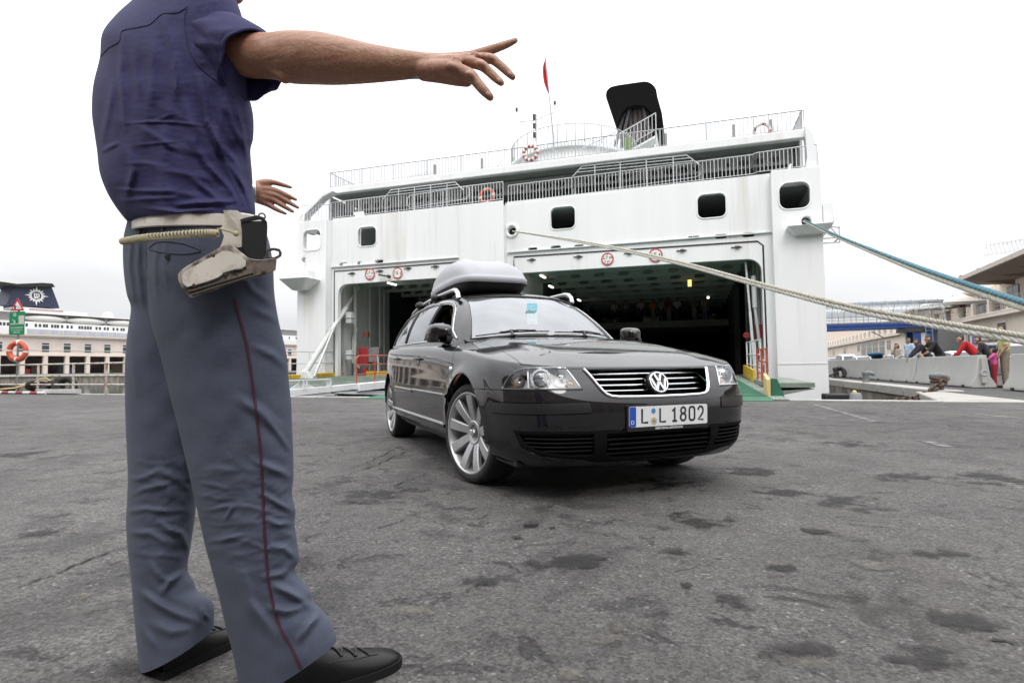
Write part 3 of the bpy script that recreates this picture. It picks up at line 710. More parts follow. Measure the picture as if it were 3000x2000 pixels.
# sloping stair rails by the funnel
railing('stair_rail', [(-5.2,27.2,10.65),(-3.4,27.2,11.3)], .8, post=1.2, bal=.18)
railing('stair_rail', [(-3.2,27.0,11.0),(-1.5,27.0,11.75)], .9, post=1.2, bal=.18)
railing('stair_rail', [(-1.5,27.0,10.62),(-1.5,31.0,10.62)], 1.15, post=1.2, bal=.18)
fo(MB().hexa([(-3.3,27.0,10.7),(-1.5,27.0,11.5),(-1.5,27.8,11.5),(-3.3,27.8,10.7),(-3.3,27.0,10.8),(-1.5,27.0,11.6),(-1.5,27.8,11.6),(-3.3,27.8,10.8)]), 'stair', M['white'])
# small lockers and posts seen through the top rail
mb = MB()
for px in (1258,1398,1950,2155,2268):
    x = S(px, 470)[0]; mb.box(x-.055,x+.055,26.6,26.75,10.6,11.45)
fo(mb, 'deck_post', mat('weathered grey fitting', (0.26,0.26,0.255), .5), split=True)
fo(MB().box(S(1835,440)[0]-.14,S(1835,440)[0]+.14,26.6,26.9,10.6,11.5), 'green_locker', mat('lime green locker', (0.16,0.24,0.08), .5))
fo(MB().box(3.4,4.3,30,31.5,10.6,12.5), 'deck_cabin', M['white'], bevel=.03)
fo(MB().cyl((3.8,30.5,12.5),(3.8,30.5,15.2),.025,6), 'whip_aerial', M['white2'])
fo(MB().cyl((-16.6,30.5,10.7),(-16.6,30.5,12.4),.02,6), 'whip_aerial', M['white2'])
# signal mast with lamps
mb = MB().cyl((-7.9,29,10.7),(-7.9,29,14.4),.07,8).tube([(-9.0,29,14.75),(-8.95,29,14.15),(-7.9,29,14.1),(-6.9,29,14.4),(-6.85,29,14.8)],.03,6)
for a in (0, 2.1, 4.2): mb.cyl((-7.9,29,12.1),(-7.9+.55*cos(a),29+.55*sin(a),10.7),.035,6)
mo = fo(mb, 'signal_mast', M['white2'], smooth=True)
mb = MB()
for z in (14.25,13.75,13.25): mb.cyl((-7.98,28.9,z-.13),(-7.98,28.9,z+.13),.085,10)
mb.cyl((-9.0,29,14.75),(-9.0,29,14.95),.07,8).cyl((-6.85,29,14.8),(-6.85,29,14.97),.07,8)
split_islands(mb.build('mast_lamp', M['darksteel'], mo))
# funnel: black hood carried on legs over the exhaust pipes
fy = 40.0
fp = [S(px, py, fy) for px, py in ((1774.6,278),(1777,267),(1783.6,259),(1791,254.5),(1800,252),(1812,249.6),(1850,244),(1885.6,239),(1894,239.5),(1901,241.5),(1908,245),(1914,250),(1919,256),(1922.6,263),(1926,283),(1933,309),(1938,326),(1940,336),(1939,343),(1931.5,348),(1914,354),(1911,337),(1900,320),(1888,310),(1863,307.5),(1837,314),(1826,326),(1819,340),(1812,359),(1808,361),(1803,360),(1798,350),(1794,337),(1783.6,309),(1776,288))]
M['soot'] = mat('sooty black', (0.006,0.0055,0.006), .9, spec=.1)
fn_ = fo(MB().prism(fp, [], XZ, fy, fy+5.5), 'funnel_hood', M['soot'], bevel=.25)
mb = MB()
for px in (1847,1862,1876,1889,1899):
    x, z = S(px, 340, fy+.9); mb.cyl((x, fy+.9, 10.6),(x, fy+.9, z+1.2), .21, 14)
fo(mb, 'exhaust_pipe', mat('sooty steel pipe', (0.085,0.075,0.07), .6, metal=.3, var=.35, vscale=2.0, stretch=(1,1,.3)), split=True, smooth=True)
mb = MB()
for pa, pb in (((1838,300),(1795,405)),((1880,300),(1915,395)),((1845,320),(1815,400))):
    a, b = S(*pa, fy+.6), S(*pb, fy+.6); mb.bar((a[0],fy+.6,a[1]),(b[0],fy+.6,b[1]-1.2),.30,.2)
fo(mb, 'funnel_leg', mat('dark funnel leg', (0.05,0.05,0.055), .5), split=True)
# flag on its staff
st_ = fo(MB().tube([(S(1621,400,30)[0],30,12.6),(S(1621,400,30)[0],30,S(1621,400,30)[1]),(S(1595,142,30)[0],30,S(1595,142,30)[1])],[.05,.05,.02],8), 'flagstaff', M['railshade'], smooth=True)
M['flagred'] = mat('red flag cloth', (0.55, 0.045, 0.05), 0.8, var=.12)
fl = empty('flag', (S(1598,170,29.95)[0],29.95,S(1598,170,29.95)[1]), label='limp red flag hanging from the staff above the ferry', cat='flag')
a = S(1597,166,29.9); b = S(1606,262,29.9); mb = MB(); rows = []
for k in range(13):
    t = k/12; xx = lerp(a[0], b[0], t)-fl.location.x; zz = lerp(a[1], b[1], t)-fl.location.z; wd = .24*sin(pi*min(1, t*1.05))**.7*(1-.15*t)
    rows.append([(xx-wd*j/6, .10*sin(j*1.9+k*.4), zz-.25*j/6-.06*sin(j*2.1)) for j in range(7)])
mb.grid(rows); o = mb.build('flag_cloth', M['flagred'], fl, smooth=True)
o.modifiers.new('thick','SOLIDIFY').thickness = .012

# ---- signs over the doors
M['signred'] = mat('sign red rim', (0.50, 0.03, 0.035), 0.45)
def round_sign(px, py, y, rad, lines, label, wedges=False):
    x, z = S(px, py, y); e = empty('load_sign' if not wedges else 'height_sign', (x, y-.03, z), label=label, cat='sign', group='round red rimmed signs over the ferry doors')
    MB().lathe([(0,0),(rad,0),(rad,.02),(0,.02)], axis=(0,-1,0), seg=32).build('disc', M['signwhite'], e)
    MB().lathe([(rad*.80,.021),(rad*.80,.026),(rad*.985,.026),(rad*.985,.021)], axis=(0,-1,0), seg=32, caps=False).build('rim', M['signred'], e)
    for i, (tx, sz, dz) in enumerate(lines): text('sign_text', tx, sz, (0, -.024, dz), M['signblack'], e, rot=(pi/2, 0, 0), bold=sz*.012)
    if wedges:
        MB().prism([(-.05,rad*.84),(.05,rad*.84),(0,rad*.62)], [], XZ, -.025, -.0215).prism([(-.05,-rad*.84),(0,-rad*.62),(.05,-rad*.84)], [], XZ, -.025, -.0215).build('arrow', M['signred'], e)
# ------------------------------------------------------------------ the estate car: body surface
def _toport(p):
    c, s = cos(YAW), sin(YAW); return Vector((p[0]*c - p[1]*s, p[0]*s + p[1]*c, p[2]))
CAR_YAW = 0.3893
_h = _toport((sin(CAR_YAW), -cos(CAR_YAW), 0)); CAR_RZ = atan2(_h.y, _h.x)
CAR_LOC = _toport((0.466, 3.938, 0.0))
CAR_M = Matrix.Translation(CAR_LOC) @ Matrix.Rotation(CAR_RZ, 4, 'Z')
def coons(bot, top, lef, rig):
    n, m = len(bot), len(lef); g = []
    for j in range(m):
        v = j/(m-1); row = []
        for i in range(n):
            u = i/(n-1)
            p = bot[i]*(1-v) + top[i]*v + lef[j]*(1-u) + rig[j]*u - (bot[0]*(1-u)*(1-v) + bot[-1]*u*(1-v) + top[0]*(1-u)*v + top[-1]*u*v)
            row.append(p)
        g.append(row)
    return g
PLAN = [(.930,0),(.925,.22),(.905,.42),(.860,.60),(.755,.745),(.56,.835),(.36,.866),(.10,.873),(-.25,.873),(-.60,.873),
        (-1.1,.873),(-1.6,.873),(-2.1,.868),(-2.5,.858),(-2.9,.835),(-3.3,.785),(-3.58,.69),(-3.70,.52),(-3.74,.26),(-3.745,0)]
LEVELS = [(.195,.13,.10,.14),(.225,.075,.045,.08),(.28,.035,.022,.04),(.345,.010,.012,.015),(.43,.0,.005,.0),(.50,.0,.0,.0),(.545,.006,.0,.0),
          (.600,.030,.003,.012),(.655,.066,.008,.02),(.700,.098,.012,.03)]
ZCREST = [.728,.728,.729,.733,.745,.772,.800,.838,.872,.893,.915,.930,.940,.946,.950,.953,.955,.955,.955,.955]
CRIN = [.128,.128,.126,.115,.085,.060,.055,.055,.050,.047,.045,.045,.045,.045,.045,.048,.05,.06,.06,.06]
def plan_normal(i):
    a = Vector(PLAN[max(i-1,0)]); b = Vector(PLAN[min(i+1,len(PLAN)-1)])
    if i == 0: return Vector((1,0))
    if i == len(PLAN)-1: return Vector((-1,0))
    d = b-a; return Vector((d.y, -d.x)).normalized()
def car_base():
    """half of the painted shell as a control cage, mirrored and subdivided"""
    V = []; F = []
    def q(rows):
        b = len(V); m = len(rows[0])
        for r in rows: V.extend(r)
        for i in range(len(rows)-1):
            for k in range(m-1): F.append((b+i*m+k, b+i*m+k+1, b+(i+1)*m+k+1, b+(i+1)*m+k))
    NRM = [plan_normal(i) for i in range(len(PLAN))]
    rows = []
    for z, fi, si, ri in LEVELS:
        r = []
        for i, (x, y) in enumerate(PLAN):
            n = NRM[i]; w = n.x*n.x
            ins = (fi if n.x > 0 else ri)*w + si*(1-w)
            zz = z
            if z < .3 and i > 5: zz = z + .03*min(1, (i-5)/2)        # sills sit a little higher than the chin
            r.append(Vector((x-n.x*ins, y-n.y*ins, zz)))
        rows.append(r)
    crest = []; mid = []
    for i, (x, y) in enumerate(PLAN):
        n = NRM[i]; c = Vector((x-n.x*CRIN[i], y-n.y*CRIN[i], ZCREST[i])); crest.append(c)
        t = rows[-1][i]; m_ = t.lerp(c, .5)
        bul = .012 if i > 4 else 0.0
        m_.x += n.x*bul; m_.y += n.y*bul; mid.append(m_)
    mid2 = []
    for i in range(len(PLAN)):
        n = NRM[i]; p = rows[-1][i].lerp(crest[i], .86); b = .012 if i > 4 else 0.002
        mid2.append(Vector((p.x+n.x*b, p.y+n.y*b, p.z)))
    rows += [mid, mid2, crest]
    q(rows)
    # shoulder shelf behind the bonnet
    sh1 = []; sh2 = []
    for i in range(9, len(PLAN)):
        n = NRM[i]; c = crest[i]
        sh1.append(Vector((c.x-n.x*.022, c.y-n.y*.022, c.z+.006))); sh2.append(Vector((c.x-n.x*.05, c.y-n.y*.05, c.z-.03)))
    q([crest[9:], sh1, sh2])
    # bonnet: patch between the crest and the centre line
    cz = [(.802,.728),(.62,.797),(.38,.853),(.10,.900),(-.16,.934),(-.40,.957)]
    left = [Vector((x, 0, z)) for x, z in cz]
    cowl = [Vector((-.40,0,.957)), Vector((-.415,.20,.955)), Vector((-.445,.40,.947)), Vector((-.50,.60,.930)), crest[9].copy()]
    g = coons(crest[0:5], cowl, left, crest[4:10])
    for j, row in enumerate(g):
        for i, p in enumerate(row):
            if 0 < j < 5 and 0 < i < 4:
                p.z += [0,.004,.012,.012][i] + (0.004 if i == 3 else 0)
    q(g)
    bm = bmesh.new(); vs_ = [bm.verts.new(p) for p in V]
    for f in F: bm.faces.new([vs_[i] for i in f])
    bmesh.ops.remove_doubles(bm, verts=bm.verts, dist=1e-4)
    return bm
GB = [(-.385,0,.950),(-.40,.22,.948),(-.435,.44,.938),(-.52,.63,.925),(-.66,.755,.905),(-.92,.795,.905),(-1.3,.81,.918),(-1.8,.808,.93),(-2.3,.798,.936),(-2.8,.768,.94),(-3.2,.715,.945),(-3.46,.62,.945),(-3.56,.49,.945),(-3.60,.36,.945),(-3.62,.18,.945),(-3.625,0,.945)]
GT = [(-1.00,0,1.352),(-1.01,.17,1.350),(-1.035,.33,1.342),(-1.085,.475,1.325),(-1.17,.555,1.310),(-1.36,.588,1.326),(-1.66,.603,1.340),(-2.0,.606,1.343),(-2.4,.60,1.330),(-2.75,.582,1.308),(-3.05,.552,1.283),(-3.24,.495,1.262),(-3.32,.40,1.267),(-3.36,.27,1.275),(-3.385,.13,1.280),(-3.395,0,1.283)]
def green_base():
    V = []; F = []
    def q(rows):
        b = len(V); m = len(rows[0])
        for r in rows: V.extend(r)
        for i in range(len(rows)-1):
            for k in range(m-1): F.append((b+i*m+k, b+i*m+k+1, b+(i+1)*m+k+1, b+(i+1)*m+k))
    rows = []; n = len(GB)
    for v in (0, .12, .35, .65, .88, 1.0):
        r = []
        for i in range(n):
            a, b = Vector(GB[i]), Vector(GT[i]); p = a.lerp(b, v)
            d = Vector((b-a)); t = Vector(GB[min(i+1,n-1)]) - Vector(GB[max(i-1,0)])
            nn = t.cross(d).normalized()
            if nn.y < 0 or (i == 0 and nn.x < 0): nn = -nn if nn.y < -1e-6 or i == 0 else nn
            if i == 0: nn = Vector((abs(nn.x),0,abs(nn.z)))
            if i == n-1: nn = Vector((-abs(nn.x),0,abs(nn.z)))
            bul = (.030 if i > 3 and i < 12 else .035)*4*v*(1-v)
            r.append(p + nn*bul)
        rows.append(r)
    top = rows[-1]
    # rounded roof edge
    edge = []
    for i in range(n):
        c = Vector((-2.1, 0, 1.40)); p = top[i]; d = Vector((c.x-p.x, c.y-p.y, 0))
        if 4 < i < 11: d = Vector((0, -1, 0))
        d.normalize(); edge.append(p + d*.05 + Vector((0,0,.028)))
    rows.append(edge); q(rows)
    zc = [1.384,1.402,1.410,1.409,1.399,1.380,1.352,1.320]
    left = [Vector((x,0,z)) for x, z in zip([edge[0].x,-1.36,-1.66,-2.0,-2.4,-2.75,-3.08,edge[-1].x], zc)]
    left[0] = edge[0]; left[-1] = edge[-1]
    g = coons(edge[0:5], list(reversed(edge[11:16])), left, edge[4:12])
    q(g)
    bm = bmesh.new(); vs_ = [bm.verts.new(p) for p in V]
    for f in F: bm.faces.new([vs_[i] for i in f])
    bmesh.ops.remove_doubles(bm, verts=bm.verts, dist=1e-4)
    return bm
def mirror_subdiv(bm, lv=3):
    g = bmesh.ops.duplicate(bm, geom=bm.verts[:]+bm.edges[:]+bm.faces[:])
    for e in g['geom']:
        if isinstance(e, bmesh.types.BMVert): e.co.y = -e.co.y
    bmesh.ops.reverse_faces(bm, faces=[e for e in g['geom'] if isinstance(e, bmesh.types.BMFace)])
    bmesh.ops.remove_doubles(bm, verts=bm.verts, dist=1e-4)
    bmesh.ops.recalc_face_normals(bm, faces=bm.faces)
    me = bpy.data.meshes.new('tmp'); bm.to_mesh(me); bm.free()
    o = bpy.data.objects.new('tmp', me); COL.objects.link(o)
    s = o.modifiers.new('s', 'SUBSURF'); s.levels = lv; s.render_levels = lv; s.boundary_smooth = 'PRESERVE_CORNERS'
    dg = bpy.context.evaluated_depsgraph_get(); dg.update()
    me2 = bpy.data.meshes.new_from_object(o.evaluated_get(dg))
    bpy.data.objects.remove(o); bpy.data.meshes.remove(me)
    bm = bmesh.new(); bm.from_mesh(me2); bpy.data.meshes.remove(me2)
    bm.normal_update()
    # outward normals
    c = sum((f.normal.dot(f.calc_center_median()-Vector((-1.4,0,.6))) for f in bm.faces))
    if c < 0: bmesh.ops.reverse_faces(bm, faces=bm.faces)
    bm.normal_update()
    return bm
# ------------------------------------------------------------------ cutting outlines into a surface
def cut(bm, lay, poly, ax, pid, cond, allow=(0,)):
    """slice the outline into the faces that meet cond and mark what lies inside with pid"""
    i, j = ax
    pl = [(float(a), float(b)) for a, b in poly]
    x0 = min(p[0] for p in pl)-.01; x1 = max(p[0] for p in pl)+.01; y0 = min(p[1] for p in pl)-.01; y1 = max(p[1] for p in pl)+.01
    def over(f, a0, a1, b0, b1):
        xs = [v.co[i] for v in f.verts]
        if max(xs) < a0 or min(xs) > a1: return False
        ys = [v.co[j] for v in f.verts]
        return not (max(ys) < b0 or min(ys) > b1)
    cand = set(f for f in bm.faces if f[lay] in allow and over(f, x0, x1, y0, y1) and cond(f))
    n = len(pl)
    for k in range(n):
        a, b = pl[k], pl[(k+1) % n]; d = (b[0]-a[0], b[1]-a[1]); L = hypot(*d)
        if L < 1e-6: continue
        no = Vector((0,0,0)); no[i] = -d[1]/L; no[j] = d[0]/L
        co = Vector((0,0,0)); co[i] = a[0]; co[j] = a[1]
        e = .004
        fs = [f for f in cand if f.is_valid and over(f, min(a[0],b[0])-e, max(a[0],b[0])+e, min(a[1],b[1])-e, max(a[1],b[1])+e)]
        if not fs: continue
        gv = list({v for f in fs for v in f.verts}); ge = list({x for f in fs for x in f.edges})
        r = bmesh.ops.bisect_plane(bm, geom=gv+ge+fs, dist=2e-5, plane_co=co, plane_no=no)
        cand |= {g for g in r['geom'] if isinstance(g, bmesh.types.BMFace)}
        cand = {f for f in cand if f.is_valid}
    m = 0
    for f in cand:
        c = f.calc_center_median()
        if f[lay] in allow and cond(f) and in_poly(c[i], c[j], pl): f[lay] = pid; m += 1
    return m
class Skin:
    """a finished surface that parts are taken from, keeping its smooth normals"""
    def __init__(s, bm):
        s.bm = bm; s.lay = bm.faces.layers.int.new('part')
        me = bpy.data.meshes.new('ref'); bm.to_mesh(me)
        s.co = [v.co.copy() for v in me.vertices]; s.no = [Vector(v.normal) for v in me.vertices]
        s.poly = [tuple(p.vertices) for p in me.polygons]; bpy.data.meshes.remove(me)
        s.tree = BVHTree.FromPolygons(s.co, s.poly)
    def normal(s, p):
        loc, n, idx, d = s.tree.find_nearest(p)
        if idx is None: return Vector((0,0,1))
        pv = s.poly[idx]; ws = []
        for k in pv: ws.append(1/(1e-6+(s.co[k]-loc).length_squared))
        r = Vector((0,0,0))
        # inverse distance weights inside one small quad
        for k, w_ in zip(pv, ws): r += s.no[k]*w_
        return r.normalized()
    def project(s, p, off=0.0):
        loc, n, idx, d = s.tree.find_nearest(Vector(p)); return loc + s.normal(loc)*off
    def ray(s, o, d, off=0.0):
        h = s.tree.ray_cast(Vector(o), Vector(d))
        if h[0] is None: return None
        return h[0] + s.normal(h[0])*off
    def take(s, pid, name, mat_, parent, gap=.0022, depth=.014, off=0.0, cond=None):
        fs = [f for f in s.bm.faces if f[s.lay] == pid and (cond is None or cond(f))]
        if not fs: return None
        idx = {}; vs_ = []; faces = []
        for f in fs:
            r = []
            for v in f.verts:
                if v not in idx: idx[v] = len(vs_); vs_.append(v)
                r.append(idx[v])
            faces.append(r)
        fset = set(fs); co = [v.co.copy() for v in vs_]; no = [s.normal(v.co) for v in vs_]
        bed = []
        for f in fs:
            for e in f.edges:
                if sum(1 for x in e.link_faces if x in fset) == 1: bed.append((e, f))
        shift = {}
        for e, f in bed:
            a, b = e.verts; t = (b.co-a.co).normalized(); nn = s.normal((a.co+b.co)/2)
            d = nn.cross(t); c = f.calc_center_median()-(a.co+b.co)/2
            if d.dot(c) < 0: d = -d
            for v in (a, b): shift.setdefault(v, []).append(d.normalized())
        for v, l in shift.items():
            d = Vector((0,0,0))
            for x in l: d += x
            if d.length > 1e-6: co[idx[v]] += d.normalized()*gap
        if off: co = [c + n_*off for c, n_ in zip(co, no)]
        nb = len(co)
        # rim that turns inward
        rim = {}; allco = list(co); allno = list(no); rf = []
        def rv(v):
            if v not in rim:
                d = Vector((0,0,0))
                for x in shift[v]: d -= x
                d.normalize() if d.length > 1e-6 else None
                k = len(allco); i0 = idx[v]
                allco.extend([co[i0], co[i0]-no[i0]*.002+d*.0008, co[i0]-no[i0]*depth])
                allno.extend([(no[i0]+d*.6).normalized(), d if d.length > .1 else no[i0], d if d.length > .1 else no[i0]])
                rim[v] = k
            return rim[v]
        for e, f in bed:
            a, b = e.verts
            vl = list(f.verts); ia = vl.index(a)
            if vl[(ia+1) % len(vl)] == b: a, b = b, a
            A, B = rv(a), rv(b)
            rf.append((A, A+1, B+1, B)); rf.append((A+1, A+2, B+2, B+1))
        me = bpy.data.meshes.new(name); me.from_pydata([tuple(c) for c in allco], [], [tuple(f) for f in faces]+[tuple(reversed(f)) for f in rf])
        me.materials.append(mat_); me.polygons.foreach_set('use_smooth', [True]*len(me.polygons)); me.update()
        me.normals_split_custom_set_from_vertices([tuple(n_) for n_ in allno])
        o = bpy.data.objects.new(name, me); link(o, parent); return o

# ------------------------------------------------------------------ the estate car: materials
M['paint'] = mat('dark violet black car paint', (0.0060, 0.0054, 0.0072), 0.5, var=0.05, vscale=8, coat=1.0, spec=0.05, rvar=0.05); M['paint'].node_tree.nodes['Principled BSDF'].inputs['Coat IOR'].default_value = 1.62
M['satinblack'] = mat('satin black bumper plastic', (0.013, 0.013, 0.014), 0.38, spec=0.5)
M['lowblack'] = mat('matt black grille plastic', (0.0045, 0.0045, 0.005), 0.7, spec=0.15)
M['mattplastic'] = mat('black interior plastic', (0.02, 0.02, 0.021), 0.7)
M['tyre'] = mat('dusty tyre rubber', (0.022, 0.021, 0.020), 0.8, var=0.25, vscale=14, dirt=(0.06, 0.055, 0.05), dscale=9, dlo=0.5, dhi=0.9, bump=0.15, bscale=90)
M['alloy'] = mat('silver alloy', (0.50, 0.50, 0.51), 0.42, metal=0.7, var=0.06, vscale=10, dirt=(0.25, 0.22, 0.19), dscale=18, dlo=0.6, dhi=0.95)
M['brake'] = mat('brake disc steel', (0.22, 0.21, 0.20), 0.5, metal=0.7)
M['reflector'] = mat('headlight reflector', (0.80, 0.81, 0.82), 0.16, metal=1.0)
M['lampbezel'] = mat('headlight bezel silver', (0.84, 0.85, 0.87), 0.45, metal=0.1)
M['amber'] = mat('amber bulb', (0.74, 0.58, 0.44), 0.3)
M['lens'] = glass_mat('clear headlight cover', (1, 1, 1), 1.45, 0.96)
M['glass'] = glass_mat('windscreen glass', (0.82, 0.92, 0.88), 1.9, 0.72, haze=0.10, lo=0.10)
M['sideglass'] = glass_mat('side window glass', (0.82, 0.90, 0.87), 1.7, 0.62, haze=0.03, lo=0.06)
M['seat'] = mat('grey seat cloth', (0.055, 0.055, 0.06), 0.9, var=0.2, vscale=30)
M['platewhite'] = mat('number plate white', (0.72, 0.73, 0.74), 0.4)
M['plateblue'] = mat('number plate blue', (0.02, 0.08, 0.42), 0.4)
M['redlens'] = mat('red lamp lens', (0.35, 0.01, 0.012), 0.2, coat=1.0)
M['boxgrey'] = mat('silver grey roof box lid', (0.33, 0.335, 0.36), 0.45, var=0.03, vscale=2, dirt=(0.29, 0.285, 0.28), dscale=3, dlo=0.55, dhi=0.9)
M['boxblack'] = mat('black roof box tub', (0.016, 0.016, 0.017), 0.55, bump=0.2, bscale=120)

car = empty('estate_car', CAR_LOC, CAR_RZ, label='dark metallic estate car with silver wheels and a number plate, front wheels turned', cat='car')
bm = mirror_subdiv(car_base(), 3)
# flared arches and a crease along the bonnet
ARCH = {0: (.055, .325, .372), 1: (-2.70, .322, .362)}
for v in bm.verts:
    if abs(v.co.y) > .62:
        for cx, cz_, r0 in ARCH.values():
            r = hypot(v.co.x-cx, v.co.z-cz_)
            if r < r0+.16:
                k = math.exp(-((r-r0)/.045)**2)*.016 if r > r0-.02 else .016
                if v.co.z > .30: v.co.y += k*(1 if v.co.y > 0 else -1)
    if v.co.x > -.5 and v.co.z > .72 and abs(v.co.y) < .72:
        # bonnet crease that runs from the screen corner to the grille corner
        t = (v.co.x+.5)/1.3; yc = lerp(.56, .42, t); d = abs(v.co.y)-yc
        v.co.z += .007*math.exp(-(max(d, 0)/.06)**2)*min(1, (.82-v.co.x)/.25)*min(1, (v.co.x+.5)/.15)
bm.normal_update()
body = Skin(bm); L = body.lay
ANY = lambda f: True
SIDE = lambda f: abs(f.calc_center_median().y) > .55
FRONT = lambda f: f.calc_center_median().x > .45
def circ(c, n=44): return [(c[0]+c[2]*cos(2*pi*k/n), c[1]+c[2]*sin(2*pi*k/n)) for k in range(n)]
def mir(p): return [(-a, b) for a, b in reversed(p)]
for c in ARCH.values(): cut(bm, L, circ(c), (0, 2), 99, SIDE)
HL = [(-.512,.7235),(-.492,.682),(-.463,.6145),(-.60,.6140),(-.72,.6140),(-.806,.6145),(-.795,.645),(-.778,.680),(-.752,.706),(-.72,.7215),(-.66,.726),(-.58,.726)]
GR = [(-.415,.7135),(-.398,.685),(-.386,.663),(-.370,.630),(-.351,.600),(-.335,.582),(-.310,.571),(-.27,.566),(-.15,.5635),(0,.5625)]
GR = GR + [(-a, b) for a, b in reversed(GR[:-1])]
for p in (HL, mir(HL)): cut(bm, L, p, (1, 2), 98, FRONT)
cut(bm, L, GR, (1, 2), 97, FRONT)
IR = [(-.758,.378),(-.60,.381),(-.416,.378),(-.405,.30),(-.398,.262),(-.52,.264),(-.626,.279),(-.687,.296),(-.735,.33)]
IC = [(-.34,.376),(-.10,.372),(.10,.372),(.34,.376),(.352,.30),(.345,.245),(.10,.236),(-.10,.236),(-.28,.240),(-.325,.265)]
for p in (IR, mir(IR), IC): cut(bm, L, p, (1, 2), 96, FRONT)
ST = [(-.90,.541),(-.436,.543),(-.428,.517),(-.426,.488),(-.60,.484),(-.90,.478)]
STC = lambda f: f.calc_center_median().x > .50
for p in (ST, mir(ST)): cut(bm, L, p, (1, 2), 10, STC)
cut(bm, L, [(-.775,.392),(-.40,.392),(.40,.392),(.775,.392),(.74,.30),(.66,.262),(.45,.238),(.36,.215),(-.36,.215),(-.45,.238),(-.66,.262),(-.74,.30)], (1, 2), 11, FRONT)
cut(bm, L, [(.10,0),(1.3,0),(1.3,.6075),(.10,.6075)], (0, 2), 1, ANY)
cut(bm, L, [(-.455,.600),(-.500,.7165),(.500,.7165),(.455,.600)], (1, 2), 1, FRONT)
HOOD = [(.830,0),(.826,.20),(.812,.38),(.789,.505),(.70,.67),(.652,.7195),(.56,.714),(.40,.704),(.20,.690),(0,.678),(-.20,.668),(-.43,.655),(-.405,.53),(-.365,.36),(-.338,.18),(-.330,0)]
HOOD = HOOD + [(a, -b) for a, b in reversed(HOOD[1:-1])]
cut(bm, L, HOOD, (0, 1), 2, lambda f: f.calc_center_median().z > .705)
cut(bm, L, [(-.205,.325),(-.205,1.1),(1.2,1.1),(1.2,.20),(-.205,.20)], (0, 2), 3, lambda f: abs(f.calc_center_median().y) > .45)
cut(bm, L, [(-.205,.312),(-.215,.60),(-.235,1.1),(-1.345,1.1),(-1.355,.70),(-1.375,.312)], (0, 2), 4, SIDE)
cut(bm, L, [(-1.375,.312),(-1.355,.70),(-1.345,1.1),(-2.30,1.1),(-2.325,.86),(-2.315,.74),(-2.27,.62),(-2.20,.50),(-2.16,.40),(-2.14,.312)], (0, 2), 5, SIDE)
cut(bm, L, [(-3.9,.22),(-3.9,.56),(-3.06,.56),(-3.06,.22)], (0, 2), 6, ANY)
cut(bm, L, [(-.835,.60),(-.835,.90),(-.60,.90),(-.52,.60)], (1, 2), 95, lambda f: f.calc_center_median().x < -3.0)
cut(bm, L, [(.52,.60),(.60,.90),(.835,.90),(.835,.60)], (1, 2), 95, lambda f: f.calc_center_median().x < -3.0)
P = M['paint']
LEFT = lambda f: f.calc_center_median().y > 0
RIGHT = lambda f: f.calc_center_median().y < 0
body_shell = body.take(0, 'body', P, car)
body.take(1, 'front_bumper', P, car)
body.take(10, 'bumper_strip', M['satinblack'], car, cond=RIGHT, off=.006); body.take(10, 'bumper_strip', M['satinblack'], car, cond=LEFT, off=.006)
body.take(11, 'lower_grille', M['lowblack'], car)
body.take(2, 'bonnet', P, car)
body.take(3, 'fender', P, car, cond=RIGHT); body.take(3, 'fender', P, car, cond=LEFT)
body.take(6, 'rear_bumper', P, car)
body.take(95, 'tail_light', M['redlens'], car, cond=RIGHT); body.take(95, 'tail_light', M['redlens'], car, cond=LEFT)
def pull(skin, pts, off=.0, ax=None):
    return [skin.project(p, off) for p in pts]
for nm, pid, hx in (('front_door', 4, -1.215), ('rear_door', 5, -2.19)):
    for cnd, sg in ((RIGHT, -1), (LEFT, 1)):
        d = body.take(pid, nm, P, car, cond=cnd)
        # recessed cup, strap handle
        hz = .803 if nm == 'front_door' else .822
        c = body.project((hx, sg*.86, hz)); h = MB()
        h.tube([body.project((hx+.085-.17*k/8, sg*.86, hz+.006), .006+.026*sin(pi*k/8)**.6) for k in range(9)], [.009]+[.013]*7+[.009], 8, flat=.7)
        h.build('handle', P, d, smooth=True)
        cup = MB(); rows = []
        for a in range(5):
            rows.append([body.project((hx+.055*cos(2*pi*k/16)*(1-a/4)-.01, sg*.86, hz-.004+.034*sin(2*pi*k/16)*(1-a/4)), .0035-.001*a) for k in range(16)])
        cup.grid(rows, True).build('handle_cup', M['blackgloss'], d, smooth=True)
    # rub strips on the doors
for sg in (-1, 1):
    for x0, x1 in ((-.25, -1.36), (-1.385, -2.20)):
        mb = MB(); n = 14; rows = []
        for q_, (dz, of) in enumerate(((-.017,.0), (-.014,.010), (.006,.013), (.014,.008), (.017,0.0))):
            rows.append([body.project((lerp(x0, x1, k/n), sg*.9, .540+dz+.006*k/n), of) for k in range(n+1)])
        mb.grid(rows).build('door_moulding', P, car, smooth=True, angle=25)
    # sill lip that catches the light
    mb = MB(); rows = []
    for dz, of in ((-.028,.0),(-.020,.012),(.004,.016),(.012,.006),(.016,0)):
        rows.append([body.project((lerp(-.34, -2.32, k/20), sg*.9, .328+dz), of) for k in range(21)])
    mb.grid(rows).build('sill_trim', P, car, smooth=True, angle=25)
    mb = MB(); c = body.project((-.235, sg*.86, .725))
    mb.sphere((0,0,0), 1, 16, 8, (.030, .010, .017)); o = mb.build('side_indicator', M['lampbezel'], car, smooth=True); o.location = c

